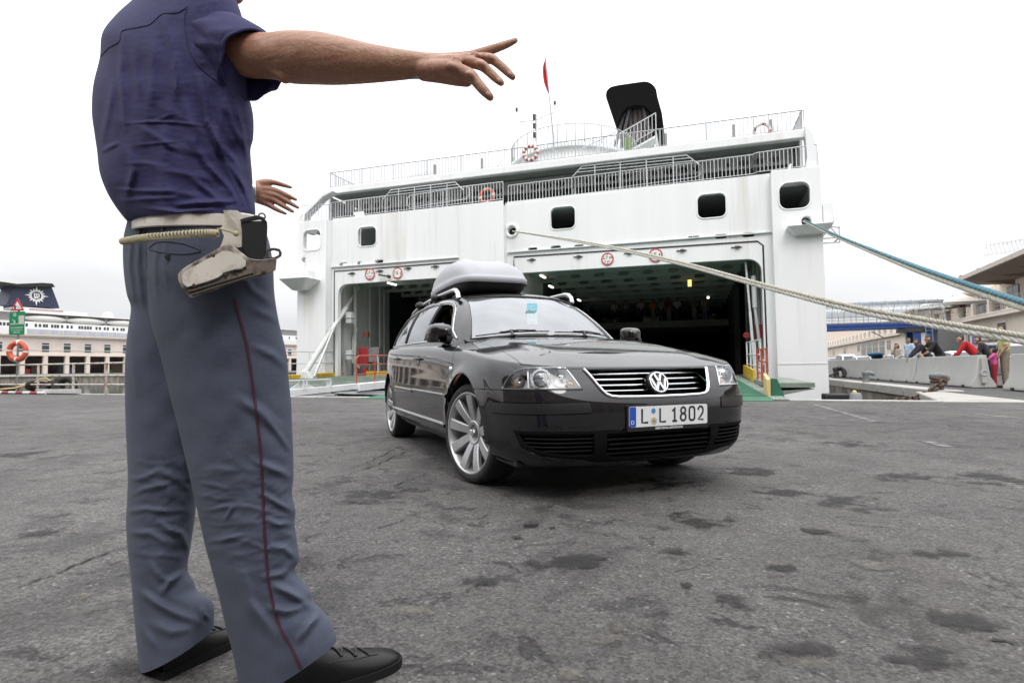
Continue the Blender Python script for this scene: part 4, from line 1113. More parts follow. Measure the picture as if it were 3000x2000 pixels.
# ---- glasshouse
gb = mirror_subdiv(green_base(), 3); green = Skin(gb); L2 = green.lay
WS = [(.610,.944),(.52,.952),(.35,.960),(.18,.965),(0,.967)]; WT = [(.478,1.300),(.455,1.318),(.33,1.3275),(.17,1.3335),(0,1.3355)]
WSP = WS[:-1] + [(-a, b) for a, b in reversed(WS)]
WSP = [(-a, b) for a, b in WS[:-1]] + [WS[-1]] + list(reversed(WS[:-1])) + WT[:-1] + [WT[-1]] + [(-a, b) for a, b in reversed(WT[:-1])]
cut(gb, L2, WSP, (1, 2), 20, lambda f: f.calc_center_median().x > -1.3)
W1 = [(-.70,.953),(-1.235,.962),(-1.325,1.286),(-1.20,1.276),(-1.12,1.262),(-1.05,1.236),(-.97,1.185),(-.86,1.095),(-.76,1.005)]
W2 = [(-1.275,.963),(-2.04,.972),(-2.10,1.285),(-1.80,1.296),(-1.60,1.297),(-1.365,1.289)]
W3 = [(-2.085,.973),(-3.02,.984),(-2.99,1.03),(-2.90,1.14),(-2.80,1.215),(-2.72,1.243),(-2.45,1.268),(-2.145,1.284)]
SD = lambda f: abs(f.normal.y) > .35 and abs(f.calc_center_median().y) > .45
cut(gb, L2, W1, (0, 2), 21, SD); cut(gb, L2, W2, (0, 2), 22, SD); cut(gb, L2, W3, (0, 2), 23, SD)
cut(gb, L2, [(-.50,.98),(.50,.98),(.43,1.235),(-.43,1.235)], (1, 2), 24, lambda f: f.calc_center_median().x < -3.2)
green.take(0, 'roof', P, car, gap=0.0, depth=.03)
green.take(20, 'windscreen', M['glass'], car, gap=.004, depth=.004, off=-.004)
for cnd, sg in ((RIGHT, -1), (LEFT, 1)):
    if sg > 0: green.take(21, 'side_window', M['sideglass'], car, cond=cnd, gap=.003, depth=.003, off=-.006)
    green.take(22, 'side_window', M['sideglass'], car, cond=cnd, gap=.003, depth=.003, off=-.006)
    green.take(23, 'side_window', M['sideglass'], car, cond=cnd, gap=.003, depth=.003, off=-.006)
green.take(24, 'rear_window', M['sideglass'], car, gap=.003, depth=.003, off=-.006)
# the near front pane is wound halfway down
low = cut(gb, L2, [(-.66,.94),(-1.30,.94),(-1.30,1.100),(-1.20,1.115),(-1.0,1.105),(-.85,1.07),(-.70,.99)], (0, 2), 25, lambda f: f[L2] == 21 and f.calc_center_median().y < 0, allow=(21,))
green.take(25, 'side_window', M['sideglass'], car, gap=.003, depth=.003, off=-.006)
def on_green(sg, x, z, off=.0):
    p = green.ray((x, sg*1.5, z), (0, -sg, 0), off); return p if p is not None else Vector((x, sg*.7, z))
M['brightline'] = mat('polished window trim', (0.56, 0.57, 0.58), 0.24, metal=1.0)
for sg in (-1, 1):
    pth = [(-3.06,.978),(-2.5,.972),(-2.0,.966),(-1.5,.959),(-1.0,.952),(-.66,.946)]
    mb = MB().tube([on_green(sg, x, z-.004, .004) for x, z in pth], .0075, 6); mb.build('belt_trim', M['brightline'], car, smooth=True)
    pth = [(-.645,.952),(-.75,1.018),(-.85,1.108),(-.96,1.198),(-1.04,1.248),(-1.12,1.276),(-1.20,1.290),(-1.33,1.300),(-1.6,1.310),(-1.8,1.309),(-2.1,1.299),(-2.45,1.282),(-2.73,1.256),(-2.82,1.228),(-2.93,1.145),(-3.03,1.03),(-3.06,.985)]
    mb = MB().tube([on_green(sg, x, z, .003) for x, z in pth], .006, 6); mb.build('window_arch_trim', M['brightline'], car, smooth=True)
    for (a, b) in (((-1.255,.966),(-1.347,1.290)), ((-2.062,.975),(-2.122,1.287))):
        mb = MB().tube([on_green(sg, lerp(a[0],b[0],t/6), lerp(a[1],b[1],t/6), .002) for t in range(7)], .007, 5); mb.build('window_post', M['blackgloss'], car, smooth=True)
# rubber frame round the windscreen
fr = [green.ray((2, y, z), (-1, 0, 0), .001) for y, z in WSP]
MB().tube([p for p in fr if p], .0075, 6, closed=True).build('windscreen_seal', M['black'], car, smooth=True)
# black print along the windscreen's lower edge
cw = MB(); rows = []
for t in range(4):
    rows.append([Vector((lerp(-.325, -.545, t/3)-.55*(y*y)*.62, y, .951+.012*t/3-.040*y*y-.012*(t == 0))) for y in [lerp(-.66, .66, k/20) for k in range(21)]])
cw.grid(rows).build('cowl_panel', M['satinblack'], car, smooth=True)
# wipers
def on_ws(y, z, off=.012):
    p = green.ray((2, y, z), (-1, 0, 0), off); return p if p is not None else Vector((-.45, y, z))
for (y0, z0, y1, z1, yp) in ((-.575,.958,-.02,.994,-.33), (.03,.988,.57,.966,.28)):
    wp = MB(); wp.tube([on_ws(lerp(y0,y1,k/10), lerp(z0,z1,k/10)+.010*sin(pi*k/10), .013) for k in range(11)], .0085, 6, flat=.6)
    ym = lerp(y0, y1, .55); zm = lerp(z0, z1, .55)
    wp.tube([Vector((-.39, yp, .962)), on_ws(yp*.9+ym*.1, .985, .028), on_ws(ym, zm+.008, .020)], [.016,.012,.008], 6)
    wp.tube([on_ws(lerp(y0,y1,.3), lerp(z0,z1,.3)+.008, .022), on_ws(ym, zm+.014, .026), on_ws(lerp(y0,y1,.8), lerp(z0,z1,.8)+.006, .022)], .006, 5)
    wp.build('wiper', M['satinblack'], car, smooth=True)

# ---- front face: grille, badge, lamps
def on_front(y, z, off=0.0, x0=2.0):
    p = body.ray((x0, y, z), (-1, 0, 0), off); return p if p is not None else Vector((.85, y, z))
gre = MB()
pl = []
for k in range(len(GR)):
    a, b = GR[k], GR[(k+1) % len(GR)]
    if k == len(GR)-1: continue
    for t in range(4): pl.append((lerp(a[0], b[0], t/4), lerp(a[1], b[1], t/4)))
pl.append(GR[-1])
surround = [on_front(y, z, .002) for y, z in pl]
# chrome U along the outline
su = MB(); su.tube(surround, .0095, 8); g_sur = su.build('grille', M['chrome'], car, smooth=True)
def halfw(z):   # half width of the grille opening at a height
    pts = sorted([(b, -a) for a, b in GR[:10]]); return interp(pts, z)
def grille_x(y): return .905-.098*0 - .30*y*y
back = MB(); rows = []
for k in range(8):
    z = lerp(.556, .722, k/7); w_ = halfw(min(max(z, .5625), .7135))+.006
    rows.append([on_front(max(-.44,min(.44,y)), z, 0) if False else Vector((.835-.72*(z-.56)-.32*y*y, y, z)) for y in [lerp(-w_, w_, i/16) for i in range(17)]])
back.grid(rows).build('grille_back', M['black'], g_sur, smooth=True)
for z in (.6875, .6570, .6265, .5965):
    w_ = halfw(z)-.004; b_ = MB(); rows = []
    for (dx, dz) in ((.0, -.0038), (.006, -.0036), (.0075, 0), (.006, .0036), (0, .0038)):
        rows.append([Vector((.884-.74*(z-.56)-.30*y*y+dx, y, z+dz)) for y in [lerp(-w_, w_, i/24) for i in range(25)]])
    b_.grid(rows).build('grille_bar', M['chrome'], g_sur, smooth=True)
    b_ = MB(); rows = []
    for (dx, dz) in ((-.035, -.010), (-.002, -.0042), (-.002, .0042), (-.035, .002)):
        rows.append([Vector((.884-.74*(z-.56)-.30*y*y+dx, y, z+dz)) for y in [lerp(-w_, w_, i/24) for i in range(25)]])
    b_.grid(rows).build('grille_vane', M['black'], g_sur, smooth=True)
# round emblem: ring with the interlocked letters
em = empty('emblem', (.878, .004, .6365), parent=g_sur)
em.rotation_euler = (0, radians(-20), 0)
def eYZ(a, b, t): return (t, a, b)
mb = MB().lathe([(0,-.03),(.066,-.03),(.068,.0),(.064,.008),(0,.008)], axis=(1,0,0), seg=40); mb.build('emblem_disc', M['blackgloss'], em, smooth=True)
mb = MB().lathe([(.0505,.009),(.0525,.0155),(.0585,.0155),(.0605,.009)], axis=(1,0,0), seg=48, caps=False)
def stroke(a, b, w_):
    d = Vector((b[0]-a[0], b[1]-a[1])).normalized(); n_ = Vector((-d.y, d.x))*w_/2
    return [(a[0]-n_.x, a[1]-n_.y), (b[0]-n_.x, b[1]-n_.y), (b[0]+n_.x, b[1]+n_.y), (a[0]+n_.x, a[1]+n_.y)]
for a, b in (((-.021,.046),(-.0035,.006)), ((.021,.046),(.0035,.006)), ((-.047,.020),(-.022,-.046)), ((.047,.020),(.022,-.046)), ((-.0235,-.045),(-.002,.001)), ((.0235,-.045),(.002,.001))):
    mb.prism(stroke(a, b, .0115), [], eYZ, .009, .0155)
mb.build('emblem_letters', M['chrome'], em, smooth=True, angle=30)
# headlights
for sg in (-1, 1):
    pol = HL if sg < 0 else mir(HL)
    hl = MB(); rows = []
    # reflector bowl: outline pulled back in steps
    ol = []
    for k in range(len(pol)):
        a, b = pol[k], pol[(k+1) % len(pol)]
        for t in range(3): ol.append((lerp(a[0], b[0], t/3), lerp(a[1], b[1], t/3)))
    srf = [on_front(y, z, -.002) for y, z in ol]
    cy = sum(p.y for p in srf)/len(srf); cz_ = sum(p.z for p in srf)/len(srf); cx = sum(p.x for p in srf)/len(srf)
    for s_, dp in ((1.0, .0), (.985, .014), (.965, .050), (.90, .075), (.60, .085), (.2, .087)):
        rows.append([Vector((lerp(cx, p.x, .75+.25*s_)-dp, cy+(p.y-cy)*s_, cz_+(p.z-cz_)*s_)) for p in srf])
    lamp = MB().grid(rows, True); lamp = lamp.build('headlight', M['lampbezel'], car, smooth=True, angle=50)
    # projector lens and its ring, beam reflector, indicator
    py = sg*.635; px_ = on_front(py, .665).x-.050
    MB().lathe([(.062,-.012),(.060,.0),(.056,.012),(.044,.010),(.041,-.004)], (px_, py, .666), (1, sg*.30, 0), 32, caps=False).build('projector_ring', M['chrome'], lamp, smooth=True)
    MB().lathe([(.043,-.01),(.041,.0),(.035,.010),(.022,.017),(0,.020)], (px_, py, .666), (1, sg*.30, 0), 28).build('projector_lens', mat('projector glass %d' % sg, (0.16, 0.17, 0.19), 0.06, coat=1.0, metal=.3), lamp, smooth=True)
    ry = sg*.535; rx = on_front(ry, .675).x-.020
    MB().lathe([(.012,-.055),(.030,-.048),(.046,-.030),(.052,-.004)], (rx, ry, .674), (1, sg*.2, 0), 28, caps=False).build('beam_reflector', M['reflector'], lamp, smooth=True)
    MB().lathe([(0,.014),(.010,.010),(.013,0),(.013,-.04)], (rx-.01, ry, .674), (1, sg*.2, 0), 16).build('beam_bulb', M['chrome'], lamp, smooth=True)
    MB().sphere((0,0,0), 1, 12, 8, (.016,.020,.014)).build('indicator_bulb', M['amber'], lamp, smooth=True).location = (on_front(sg*.50, .637).x-.022, sg*.507, .638)
    # thin bright fins between the chambers
    MB().bar((on_front(sg*.715,.64).x-.012, sg*.705, .618), (on_front(sg*.70,.70).x-.035, sg*.690, .716), .008, .010).build('chamber_fin', M['lampbezel'], lamp, smooth=True)
    MB().lathe([(.008,-.042),(.024,-.036),(.036,-.020),(.041,.002)], (on_front(sg*.745,.655).x-.030, sg*.738, .660), (1, sg*.75, 0), 24, caps=False).build('side_reflector', M['reflector'], lamp, smooth=True)
    MB().sphere((0,0,0), 1, 12, 8, (.018,.016,.020)).build('side_bulb', M['amber'], lamp, smooth=True).location = (on_front(sg*.755,.65).x-.035, sg*.742, .645)
    # clear cover lies on the body surface; dark seal round it
    rowsl = []
    for s_ in (1.0, .8, .55, .3, .08):
        rr = []
        for p in srf:
            y = cy+(p.y-cy)*s_; z = cz_+(p.z-cz_)*s_
            rr.append(on_front(y, z, .0015))
        rowsl.append(rr)
    MB().grid(rowsl, True).build('lamp_cover', M['lens'], lamp, smooth=True)
    MB().tube([on_front(y, z, -.001) for y, z in ol], .0042, 5, closed=True).build('lamp_seal', M['chrome'] if False else M['brightline'], lamp, smooth=True)
# lower intakes: dark pocket with slats
for nm, pol in (('intake', IR), ('intake', mir(IR)), ('intake', IC)):
    ol = []
    for k in range(len(pol)):
        a, b = pol[k], pol[(k+1) % len(pol)]
        for t in range(3): ol.append((lerp(a[0], b[0], t/3), lerp(a[1], b[1], t/3)))
    srf = [on_front(y, z, -.002) for y, z in ol]
    cy = sum(p.y for p in srf)/len(srf); cz_ = sum(p.z for p in srf)/len(srf)
    rows = [[Vector((p.x-dp, cy+(p.y-cy)*s_, cz_+(p.z-cz_)*s_)) for p in srf] for s_, dp in ((1,0),(.99,.03),(.97,.07),(.5,.08),(.05,.08))]
    it = MB().grid(rows, True).build(nm, M['lowblack'], car, smooth=True, angle=40)
    zmin = min(b for a, b in pol); zmax = max(b for a, b in pol)
    for k in range(5):
        z = lerp(zmax-.006, zmin+.018, k/4.4)
        xs = []
        for q_ in range(121):
            y = lerp(-.80, .80, q_/120)
            if in_poly(y, z, pol): xs.append(y)
        if len(xs) < 4: continue
        ya, yb = xs[0], xs[-1]; rows = []
        for dx, dz in ((-.05,-.006),(-.008,-.0045),(-.005,0),(-.008,.0045),(-.05,.004)):
            rows.append([on_front(lerp(ya,yb,q_/14), z) + Vector((dx, 0, dz)) for q_ in range(15)])
        MB().grid(rows).build('intake_slat', M['lowblack'], it, smooth=True)
# number plate in its holder
pl_ = empty('number_plate', (.928, .033, .4585), parent=car)
pl_.rotation_euler = (0, radians(2), 0)
MB().prism(rrect(-.268,.268,-.0745,.0625,.008), [], YZ, -.010, .006).build('plate_holder', M['satinblack'], pl_, bevel=.002)
MB().prism(rrect(-.259,.259,-.0525,.0565,.010), [], YZ, .0065, .0085).build('plate_face', M['platewhite'], pl_)
MB().prism(rrect(-.2575,-.2155,-.051,.055,.006), [], YZ, .0086, .0092).build('country_strip', M['plateblue'], pl_)
def text(name, body_, size, loc, mat_, parent, sx_=1.0, rot=None, align='CENTER', ext=.0004, bold=0.0, sp=1.0):
    cu = bpy.data.curves.new(name, 'FONT'); cu.body = body_; cu.size = size; cu.align_x = align; cu.align_y = 'CENTER'
    cu.extrude = ext; cu.offset = bold; cu.space_character = sp; cu.resolution_u = 3
    o = bpy.data.objects.new(name, cu); link(o)
    dg = bpy.context.evaluated_depsgraph_get(); dg.update()
    me = bpy.data.meshes.new_from_object(o.evaluated_get(dg)); bpy.data.objects.remove(o); bpy.data.curves.remove(cu)
    me.materials.clear(); me.materials.append(mat_); me.name = name
    r = bpy.data.objects.new(name, me); link(r, parent); r.location = loc
    r.rotation_euler = rot or (pi/2, 0, pi/2); r.scale = (sx_, 1, 1); return r
def glyph(name, strokes, ox, h, wd, mat_, parent, th=.0130, x=.0095):
    """plate characters drawn from strokes in a unit box"""
    mb = MB()
    for s_ in strokes:
        mb.tube([(x, ox+a*wd, -.0365+.003+b*h) for a, b in s_], th/2, 6, flat=1)
    o = mb.build(name, mat_, parent); o.scale = (.12, 1, 1); o.location = (x*.88, 0, 0.0035); return o
GL = {'L': [[(0,1),(0,0),(1,0)]], '1': [[(.1,.74),(.55,1),(.55,0)],[(.1,0),(1,0)]],
      '8': [[(.5+.42*cos(radians(a)), .765+.235*sin(radians(a))) for a in range(0,361,24)],[(.5+.5*cos(radians(a)), .265+.265*sin(radians(a))) for a in range(0,361,24)]],
      '0': [[(.5+.5*max(-1,min(1,1.0*cos(radians(a))*1.25)), .5+.5*max(-1,min(1,sin(radians(a))*1.12))) for a in range(0,361,15)]],
      '2': [[(.02,.74),(.10,.90),(.30,.995),(.62,1.0),(.88,.90),(.98,.72),(.90,.50),(.05,.03),(1,.0)]]}
for ch, ox, wd in (('L',-.178,.038),('L',-.062,.038),('1',.016,.034),('8',.074,.036),('0',.134,.036),('2',.194,.036)):
    glyph('plate_character', GL[ch], ox, .073, wd, M['signblack'], pl_)
M['sealblue'] = mat('inspection sticker blue', (0.05, 0.25, 0.45), 0.5); M['sealgold'] = mat('seal yellow', (0.55, 0.48, 0.10), 0.5); M['sealgrey'] = mat('seal grey', (0.45, 0.46, 0.46), 0.5)
MB().prism([( -.105+.0155*cos(2*pi*k/6+pi/6), .030+.0155*sin(2*pi*k/6+pi/6)) for k in range(6)], [], YZ, .0086, .0094).build('plate_seal', M['sealblue'], pl_)
MB().lathe([(0,.0008),(.021,.0008),(.021,.0)], (.0086,-.102,-.024), (1,0,0), 24).build('plate_seal', M['sealgrey'], pl_)
MB().prism([(-.111,-.012),(-.093,-.012),(-.093,-.030),(-.102,-.037),(-.111,-.030)], [], YZ, .0092, .0100).build('plate_crest', M['sealgold'], pl_)
for k in range(3): MB().bar((.0103,-.110,-.016-.006*k), (.0103,-.094,-.020-.006*k), .0026, .0006).build('plate_crest_band', M['signblack'], pl_)
text('plate_letter', 'D', .030, (.0095,-.237,-.028), M['signwhite'], pl_)
text('dealer_lettering', 'MERTENS-LEIPZIG.DE', .0155, (.0068,.0,-.0645), M['signwhite'], pl_, sx_=1.25, bold=.0003)

# ---- mirrors
for sg in (-1, 1):
    mr_ = empty('wing_mirror', (-.60, sg*.838, .978), parent=car)
    mb = MB(); rows = []
    for k, (xx, sc) in enumerate(((.085,.30),(.075,.62),(.055,.86),(.02,.98),(-.03,1.0),(-.055,.96))):
        rows.append([Vector((xx-.02*(p[0]*sg/.09), p[0]*sc+sg*.0, p[1]*sc+.012)) for p in rrect(-.082,.088,-.050,.066,.040,5)])
    mb.grid(rows, True); mb.f.append(tuple(range(len(rows[0])))); mb.mi.append(0)
    mb.build('mirror_shell', P, mr_, smooth=True, angle=60)
    mb = MB(); rows = []
    for k, (xx, sc) in enumerate(((.088,.30),(.080,.66),(.060,.92),(.02,1.03),(-.03,1.04),(-.060,1.0))):
        rows.append([Vector((xx-.02*(p[0]*sg/.09), p[0]*sc, max(-.058, min(p[1], -.012-.002*k)))) for p in rrect(-.084,.088,-.056,.05,.030,5)])
    mb.grid(rows, True); mb.build('mirror_base', M['satinblack'], mr_, smooth=True, angle=60)
    MB().prism(rrect(-.074,.080,-.044,.058,.03), [], lambda a, b, t: (t-.02*(a*sg/.09), a, b), -.062, -.058).build('mirror_glass', M['chrome'], mr_)
    MB().tube([(-.02,-sg*.03,-.042),(-.04,-sg*.055,-.046),(-.06,-sg*.085,-.055)], [.03,.026,.03], 10, flat=.6).build('mirror_arm', M['satinblack'], mr_, smooth=True)
    # black triangle on the door where the arm meets it
    mb = MB(); a_ = [on_green(sg, x, z, .004) for x, z in ((-.655,.955),(-.76,.957),(-.77,1.005),(-.74,1.0))]
    mb.add(a_, [(0,1,2,3)]).build('mirror_foot', M['satinblack'], car)

# ---- wheels
def make_wheel(x, y, out, steer):
    wv = empty('wheel', (x, y, .3175), parent=car); wv.rotation_euler = (0, 0, steer)
    s = out   # +1 left side, -1 right side: the outer face looks along local y*s
    prof = [(.248,.100),(.262,.1115),(.282,.1150),(.300,.108),(.3095,.098),(.3145,.080),(.3165,.05),(.3175,.0),(.3165,-.05),(.3145,-.080),(.3095,-.098),(.300,-.108),(.280,-.113),(.25,-.10)]
    mb = MB().lathe(prof, (0,0,0), (0,s,0), 72, caps=False)
    ty = mb.build('tyre', M['tyre'], wv, smooth=True, angle=50)
    for gy in (-.05, 0, .05):
        mb = MB().torus((0, gy, 0), .3172, .0035, (0,1,0), 64, 4)
    # rim barrel, lip and nine flat spokes in one piece
    mb = MB()
    mb.lathe([(.262,.107),(.258,.113),(.250,.113),(.244,.106),(.240,.085),(.232,.05),(.228,-.09),(.245,-.10)], (0,0,0), (0,s,0), 72, caps=False)
    for k in range(9):
        a = 2*pi*k/9 + .17
        ca, sa = cos(a), sin(a)
        def pt(r, t, yy): return (r*ca - t*sa, s*yy, r*sa + t*ca)
        st = [(.050,.0250,.060,.030),(.085,.0275,.072,.040),(.13,.0300,.086,.056),(.18,.0325,.098,.070),(.215,.0345,.104,.078),(.243,.0365,.106,.082)]
        rows = []
        for r, hw, yf, yb in st:
            rows.append([pt(r,-hw,yb), pt(r,-hw,yf-.006), pt(r,-hw+.005,yf), pt(r,hw-.005,yf), pt(r,hw,yf-.006), pt(r,hw,yb)])
        mb.grid(rows, True)
    mb.lathe([(.078,.035),(.080,.060),(.077,.070),(.070,.074),(.052,.069),(.047,.060),(.045,.054),(.0,.054)], (0,0,0), (0,s,0), 40)
    mb.build('rim', M['alloy'], wv, smooth=True, angle=32)
    mb = MB().lathe([(.034,.050),(.034,.066),(.030,.076),(.0,.077)], (0,0,0), (0,s,0), 28); 
    mb.build('hub_cap', mat('hub cap steel', (0.30,0.30,0.30), .3, metal=.9), wv, smooth=True, angle=30)
    mb = MB().lathe([(.0215,.060),(.0215,.088),(.016,.092),(.0,.092)], (0,0,0), (0,s,0), 6); mb.build('hub_nut', M['chrome'], wv)
    mb = MB().lathe([(.07,.012),(.150,.012),(.150,-.01),(.07,-.01)], (0,0,0), (0,s,0), 40); mb.build('brake_disc', M['brake'], wv, smooth=True, angle=30)
    mb = MB().lathe([(0,-.03),(.226,-.03),(.226,-.04)], (0,0,0), (0,s,0), 32); mb.build('backing_plate', M['black'], wv)
    return wv
ST_ = radians(13)
make_wheel(0, -.715, -1, ST_); make_wheel(0, .715, 1, ST_)
make_wheel(-2.703, -.705, -1, 0); make_wheel(-2.703, .705, 1, 0)
# wheel housings, floor pan
for (cx, cz_, r0) in ARCH.values():
    for sg in (-1, 1):
        mb = MB(); rows = []
        for yy in (.845 if cx > -1 else .82, .70, .46):
            rows.append([Vector((cx+(r0+.006)*cos(radians(a)), sg*yy, cz_+(r0+.006)*sin(radians(a)))) for a in range(-4, 185, 9)])
        mb.grid(rows); b_ = len(mb.v); mb.v += [tuple(p) for p in rows[2]]; mb.f.append(tuple(range(b_, b_+len(rows[2])))); mb.mi.append(0)
        mb.build('wheel_housing', M['rubber'], car, smooth=True, angle=60)
MB().box(-3.45,.62,-.74,.74,.19,.235).box(-2.25,-.42,-.80,.80,.235,.31).build('underbody', M['black'], car)
# ---- cabin
inr = MB(); inr.box(-3.3,-.45,-.70,.70,.30,.34); inr.build('cabin_floor', M['mattplastic'], car)
MB().hexa([(-.52,-.70,.70),(-.95,-.70,.70),(-.95,.70,.70),(-.52,.70,.70),(-.48,-.66,.925),(-.86,-.66,.935),(-.86,.66,.935),(-.48,.66,.925)]).build('dashboard', M['mattplastic'], car, bevel=.03)
for sy in (-.37, .37):
    st = MB()
    st.hexa([(-1.05,sy-.25,.45),(-1.62,sy-.25,.42),(-1.62,sy+.25,.42),(-1.05,sy+.25,.45),(-1.05,sy-.24,.58),(-1.62,sy-.24,.54),(-1.62,sy+.24,.54),(-1.05,sy+.24,.58)])
    st.hexa([(-1.55,sy-.24,.52),(-1.68,sy-.24,.52),(-1.68,sy+.24,.52),(-1.55,sy+.24,.52),(-1.76,sy-.19,1.09),(-1.84,sy-.19,1.09),(-1.84,sy+.19,1.09),(-1.76,sy+.19,1.09)])
    so_ = st.build('front_seat', M['seat'], car, bevel=.04)
    MB().hexa([(-1.77,sy-.12,1.12),(-1.86,sy-.12,1.12),(-1.86,sy+.12,1.12),(-1.77,sy+.12,1.12),(-1.80,sy-.10,1.26),(-1.87,sy-.10,1.26),(-1.87,sy+.10,1.26),(-1.80,sy+.10,1.26)]).build('headrest', M['seat'], so_, bevel=.03)
MB().hexa([(-2.35,-.62,.50),(-2.5,-.62,.50),(-2.5,.62,.50),(-2.35,.62,.50),(-2.55,-.58,1.08),(-2.66,-.58,1.08),(-2.66,.58,1.08),(-2.55,.58,1.08)]).build('rear_seat', M['seat'], car, bevel=.04)
MB().torus((-1.02,.37,.86), .18, .014, (-.9,0,.45), 32, 8).cyl((-.95,.37,.83),(-.84,.37,.78),.03).build('steering_wheel', M['mattplastic'], car, smooth=True)
M['orange'] = mat('orange cloth', (0.50, 0.22, 0.03), 0.9)
# interior mirror
MB().prism(rrect(-.11,.11,-.03,.03,.02), [], lambda a, b, t: (-1.06+t, a, 1.255+b), -.015, .015).cyl((-1.05,0,1.27),(-1.03,0,1.33),.008).build('interior_mirror', M['mattplastic'], car)
# roof rails
for sg in (-1, 1):
    z0 = lambda x: green.ray((x, sg*.535, 2), (0,0,-1)).z
    pts = [(-1.02, z0(-1.02) if green.ray((-1.02, sg*.535, 2), (0,0,-1)) else 1.30), (-1.06,1.368),(-1.12,1.397),(-1.22,1.410)]
    pts = [(-1.085,1.315),(-1.105,1.360),(-1.15,1.390),(-1.22,1.404),(-1.32,1.408),(-1.7,1.412),(-2.1,1.408),(-2.5,1.392),(-2.8,1.372),(-2.92,1.35),(-3.0,1.30)]
    mb = MB().tube([Vector((x, sg*(.540 if x > -2.6 else .525), z)) for x, z in pts], [.022,.022,.021,.019]+[.016]*5+[.016,.018], 10)
    mb.cyl((-2.05,sg*.545,1.35),(-2.05,sg*.54,1.41),.014)
    mb.build('roof_rail', M['brightline'], car, smooth=True)
# ---- roof box on its bars
rb = empty('roof_box', CAR_M @ Vector((-1.85, -.145, 1.45)), CAR_RZ, label='grey and black roof box strapped on top of the dark estate car', cat='roof box')
def ring(prof, n=40):
    return prof
def box_outline(t, ex=0.0):   # plan of the box: blunt front, rounded back
    a = 2*pi*t; c, s_ = cos(a), sin(a)
    e = 2/5.0
    x = abs(c)**e*(1 if c > 0 else -1); y = abs(s_)**e*(1 if s_ > 0 else -1)
    return (x*(.69+ex), y*(.350+ex)*(1-.10*max(0, -x)))
def zlid(x): return interp([(-.70,.06),(-.62,.185),(-.45,.275),(-.2,.325),(.05,.330),(.30,.300),(.50,.250),(.62,.185),(.70,.07)], x)
mb = MB(); rows = []; N_ = 64
for s_, f_ in ((1.0,-.012),(1.012,.0),(1.012,.030),(1.0,.040),(.985,.045),(.972,.20),(.945,.42),(.90,.60),(.82,.76),(.68,.89),(.50,.96),(.25,1.0),(.02,1.0)):
    r = []
    for k in range(N_):
        x, y = box_outline(k/N_); x *= s_; y *= s_
        if f_ <= .045: z = .045+f_
        else: z = .085 + (zlid(x)-.085 if zlid(x) > .085 else 0)*f_ if True else 0
        r.append(Vector((x, y, z)))
    rows.append(r)
# raised ribs along the lid
for r in rows[6:]:
    for p in r:
        for yr in (-.17, .17):
            p.z += .012*math.exp(-((p.y-yr)/.028)**2)*min(1, max(0, (p.z-.13)/.05))
mb.grid(rows, True).build('lid', M['boxgrey'], rb, smooth=True, angle=50)
mb = MB(); rows = []
for s_, z in ((.985,.046),(.975,.036),(.95,.0),(.90,-.030),(.80,-.045),(.3,-.045)):
    rows.append([Vector((box_outline(k/N_)[0]*s_, box_outline(k/N_)[1]*s_, z)) for k in range(N_)])
mb.grid(rows, True).build('tub', M['boxblack'], rb, smooth=True, angle=60)
for xx in (.05, -.62):
    mb = MB().bar((xx, -.42, -.055), (xx, .72, -.055), .045, .028)
    cb = mb.build('crossbar', M['satinblack'], rb, bevel=.004)
    for yy in (-.40, .70):
        f_ = MB().sphere((0,0,0), 1, 14, 8, (.05,.055,.042)).box(-.03,.03,-.03,.03,-.06,0)
        f_.build('bar_clamp', M['boxblack'], cb, smooth=True, angle=60).location = (xx, yy, -.05)
# ---- hanging tag behind the windscreen
M['tagblue'] = mat('pale blue card', (0.30, 0.72, 0.86), 0.6); M['tagwhite'] = mat('white card', (0.80, 0.86, 0.88), 0.6)
_g = green.ray((2, -.03, 1.165), (-1, 0, 0))
ht = empty('parking_tag', CAR_M @ Vector((_g.x-.05, -.03, 1.165)), CAR_RZ, label='pale blue paper tag hanging behind the windscreen', cat='tag')
MB().box(-.001,.001,-.046,.046,-.045,.085).build('card', M['tagblue'], ht)
MB().box(.0012,.0022,-.046,.046,-.085,-.045).build('card_foot', M['tagwhite'], ht)
text('tag_mark', 'G', .060, (.004, .0, .04), M['tagwhite'], ht)
MB().box(.0024,.0030,-.03,.032,-.070,-.060).build('tag_print', M['tagblue'], ht)

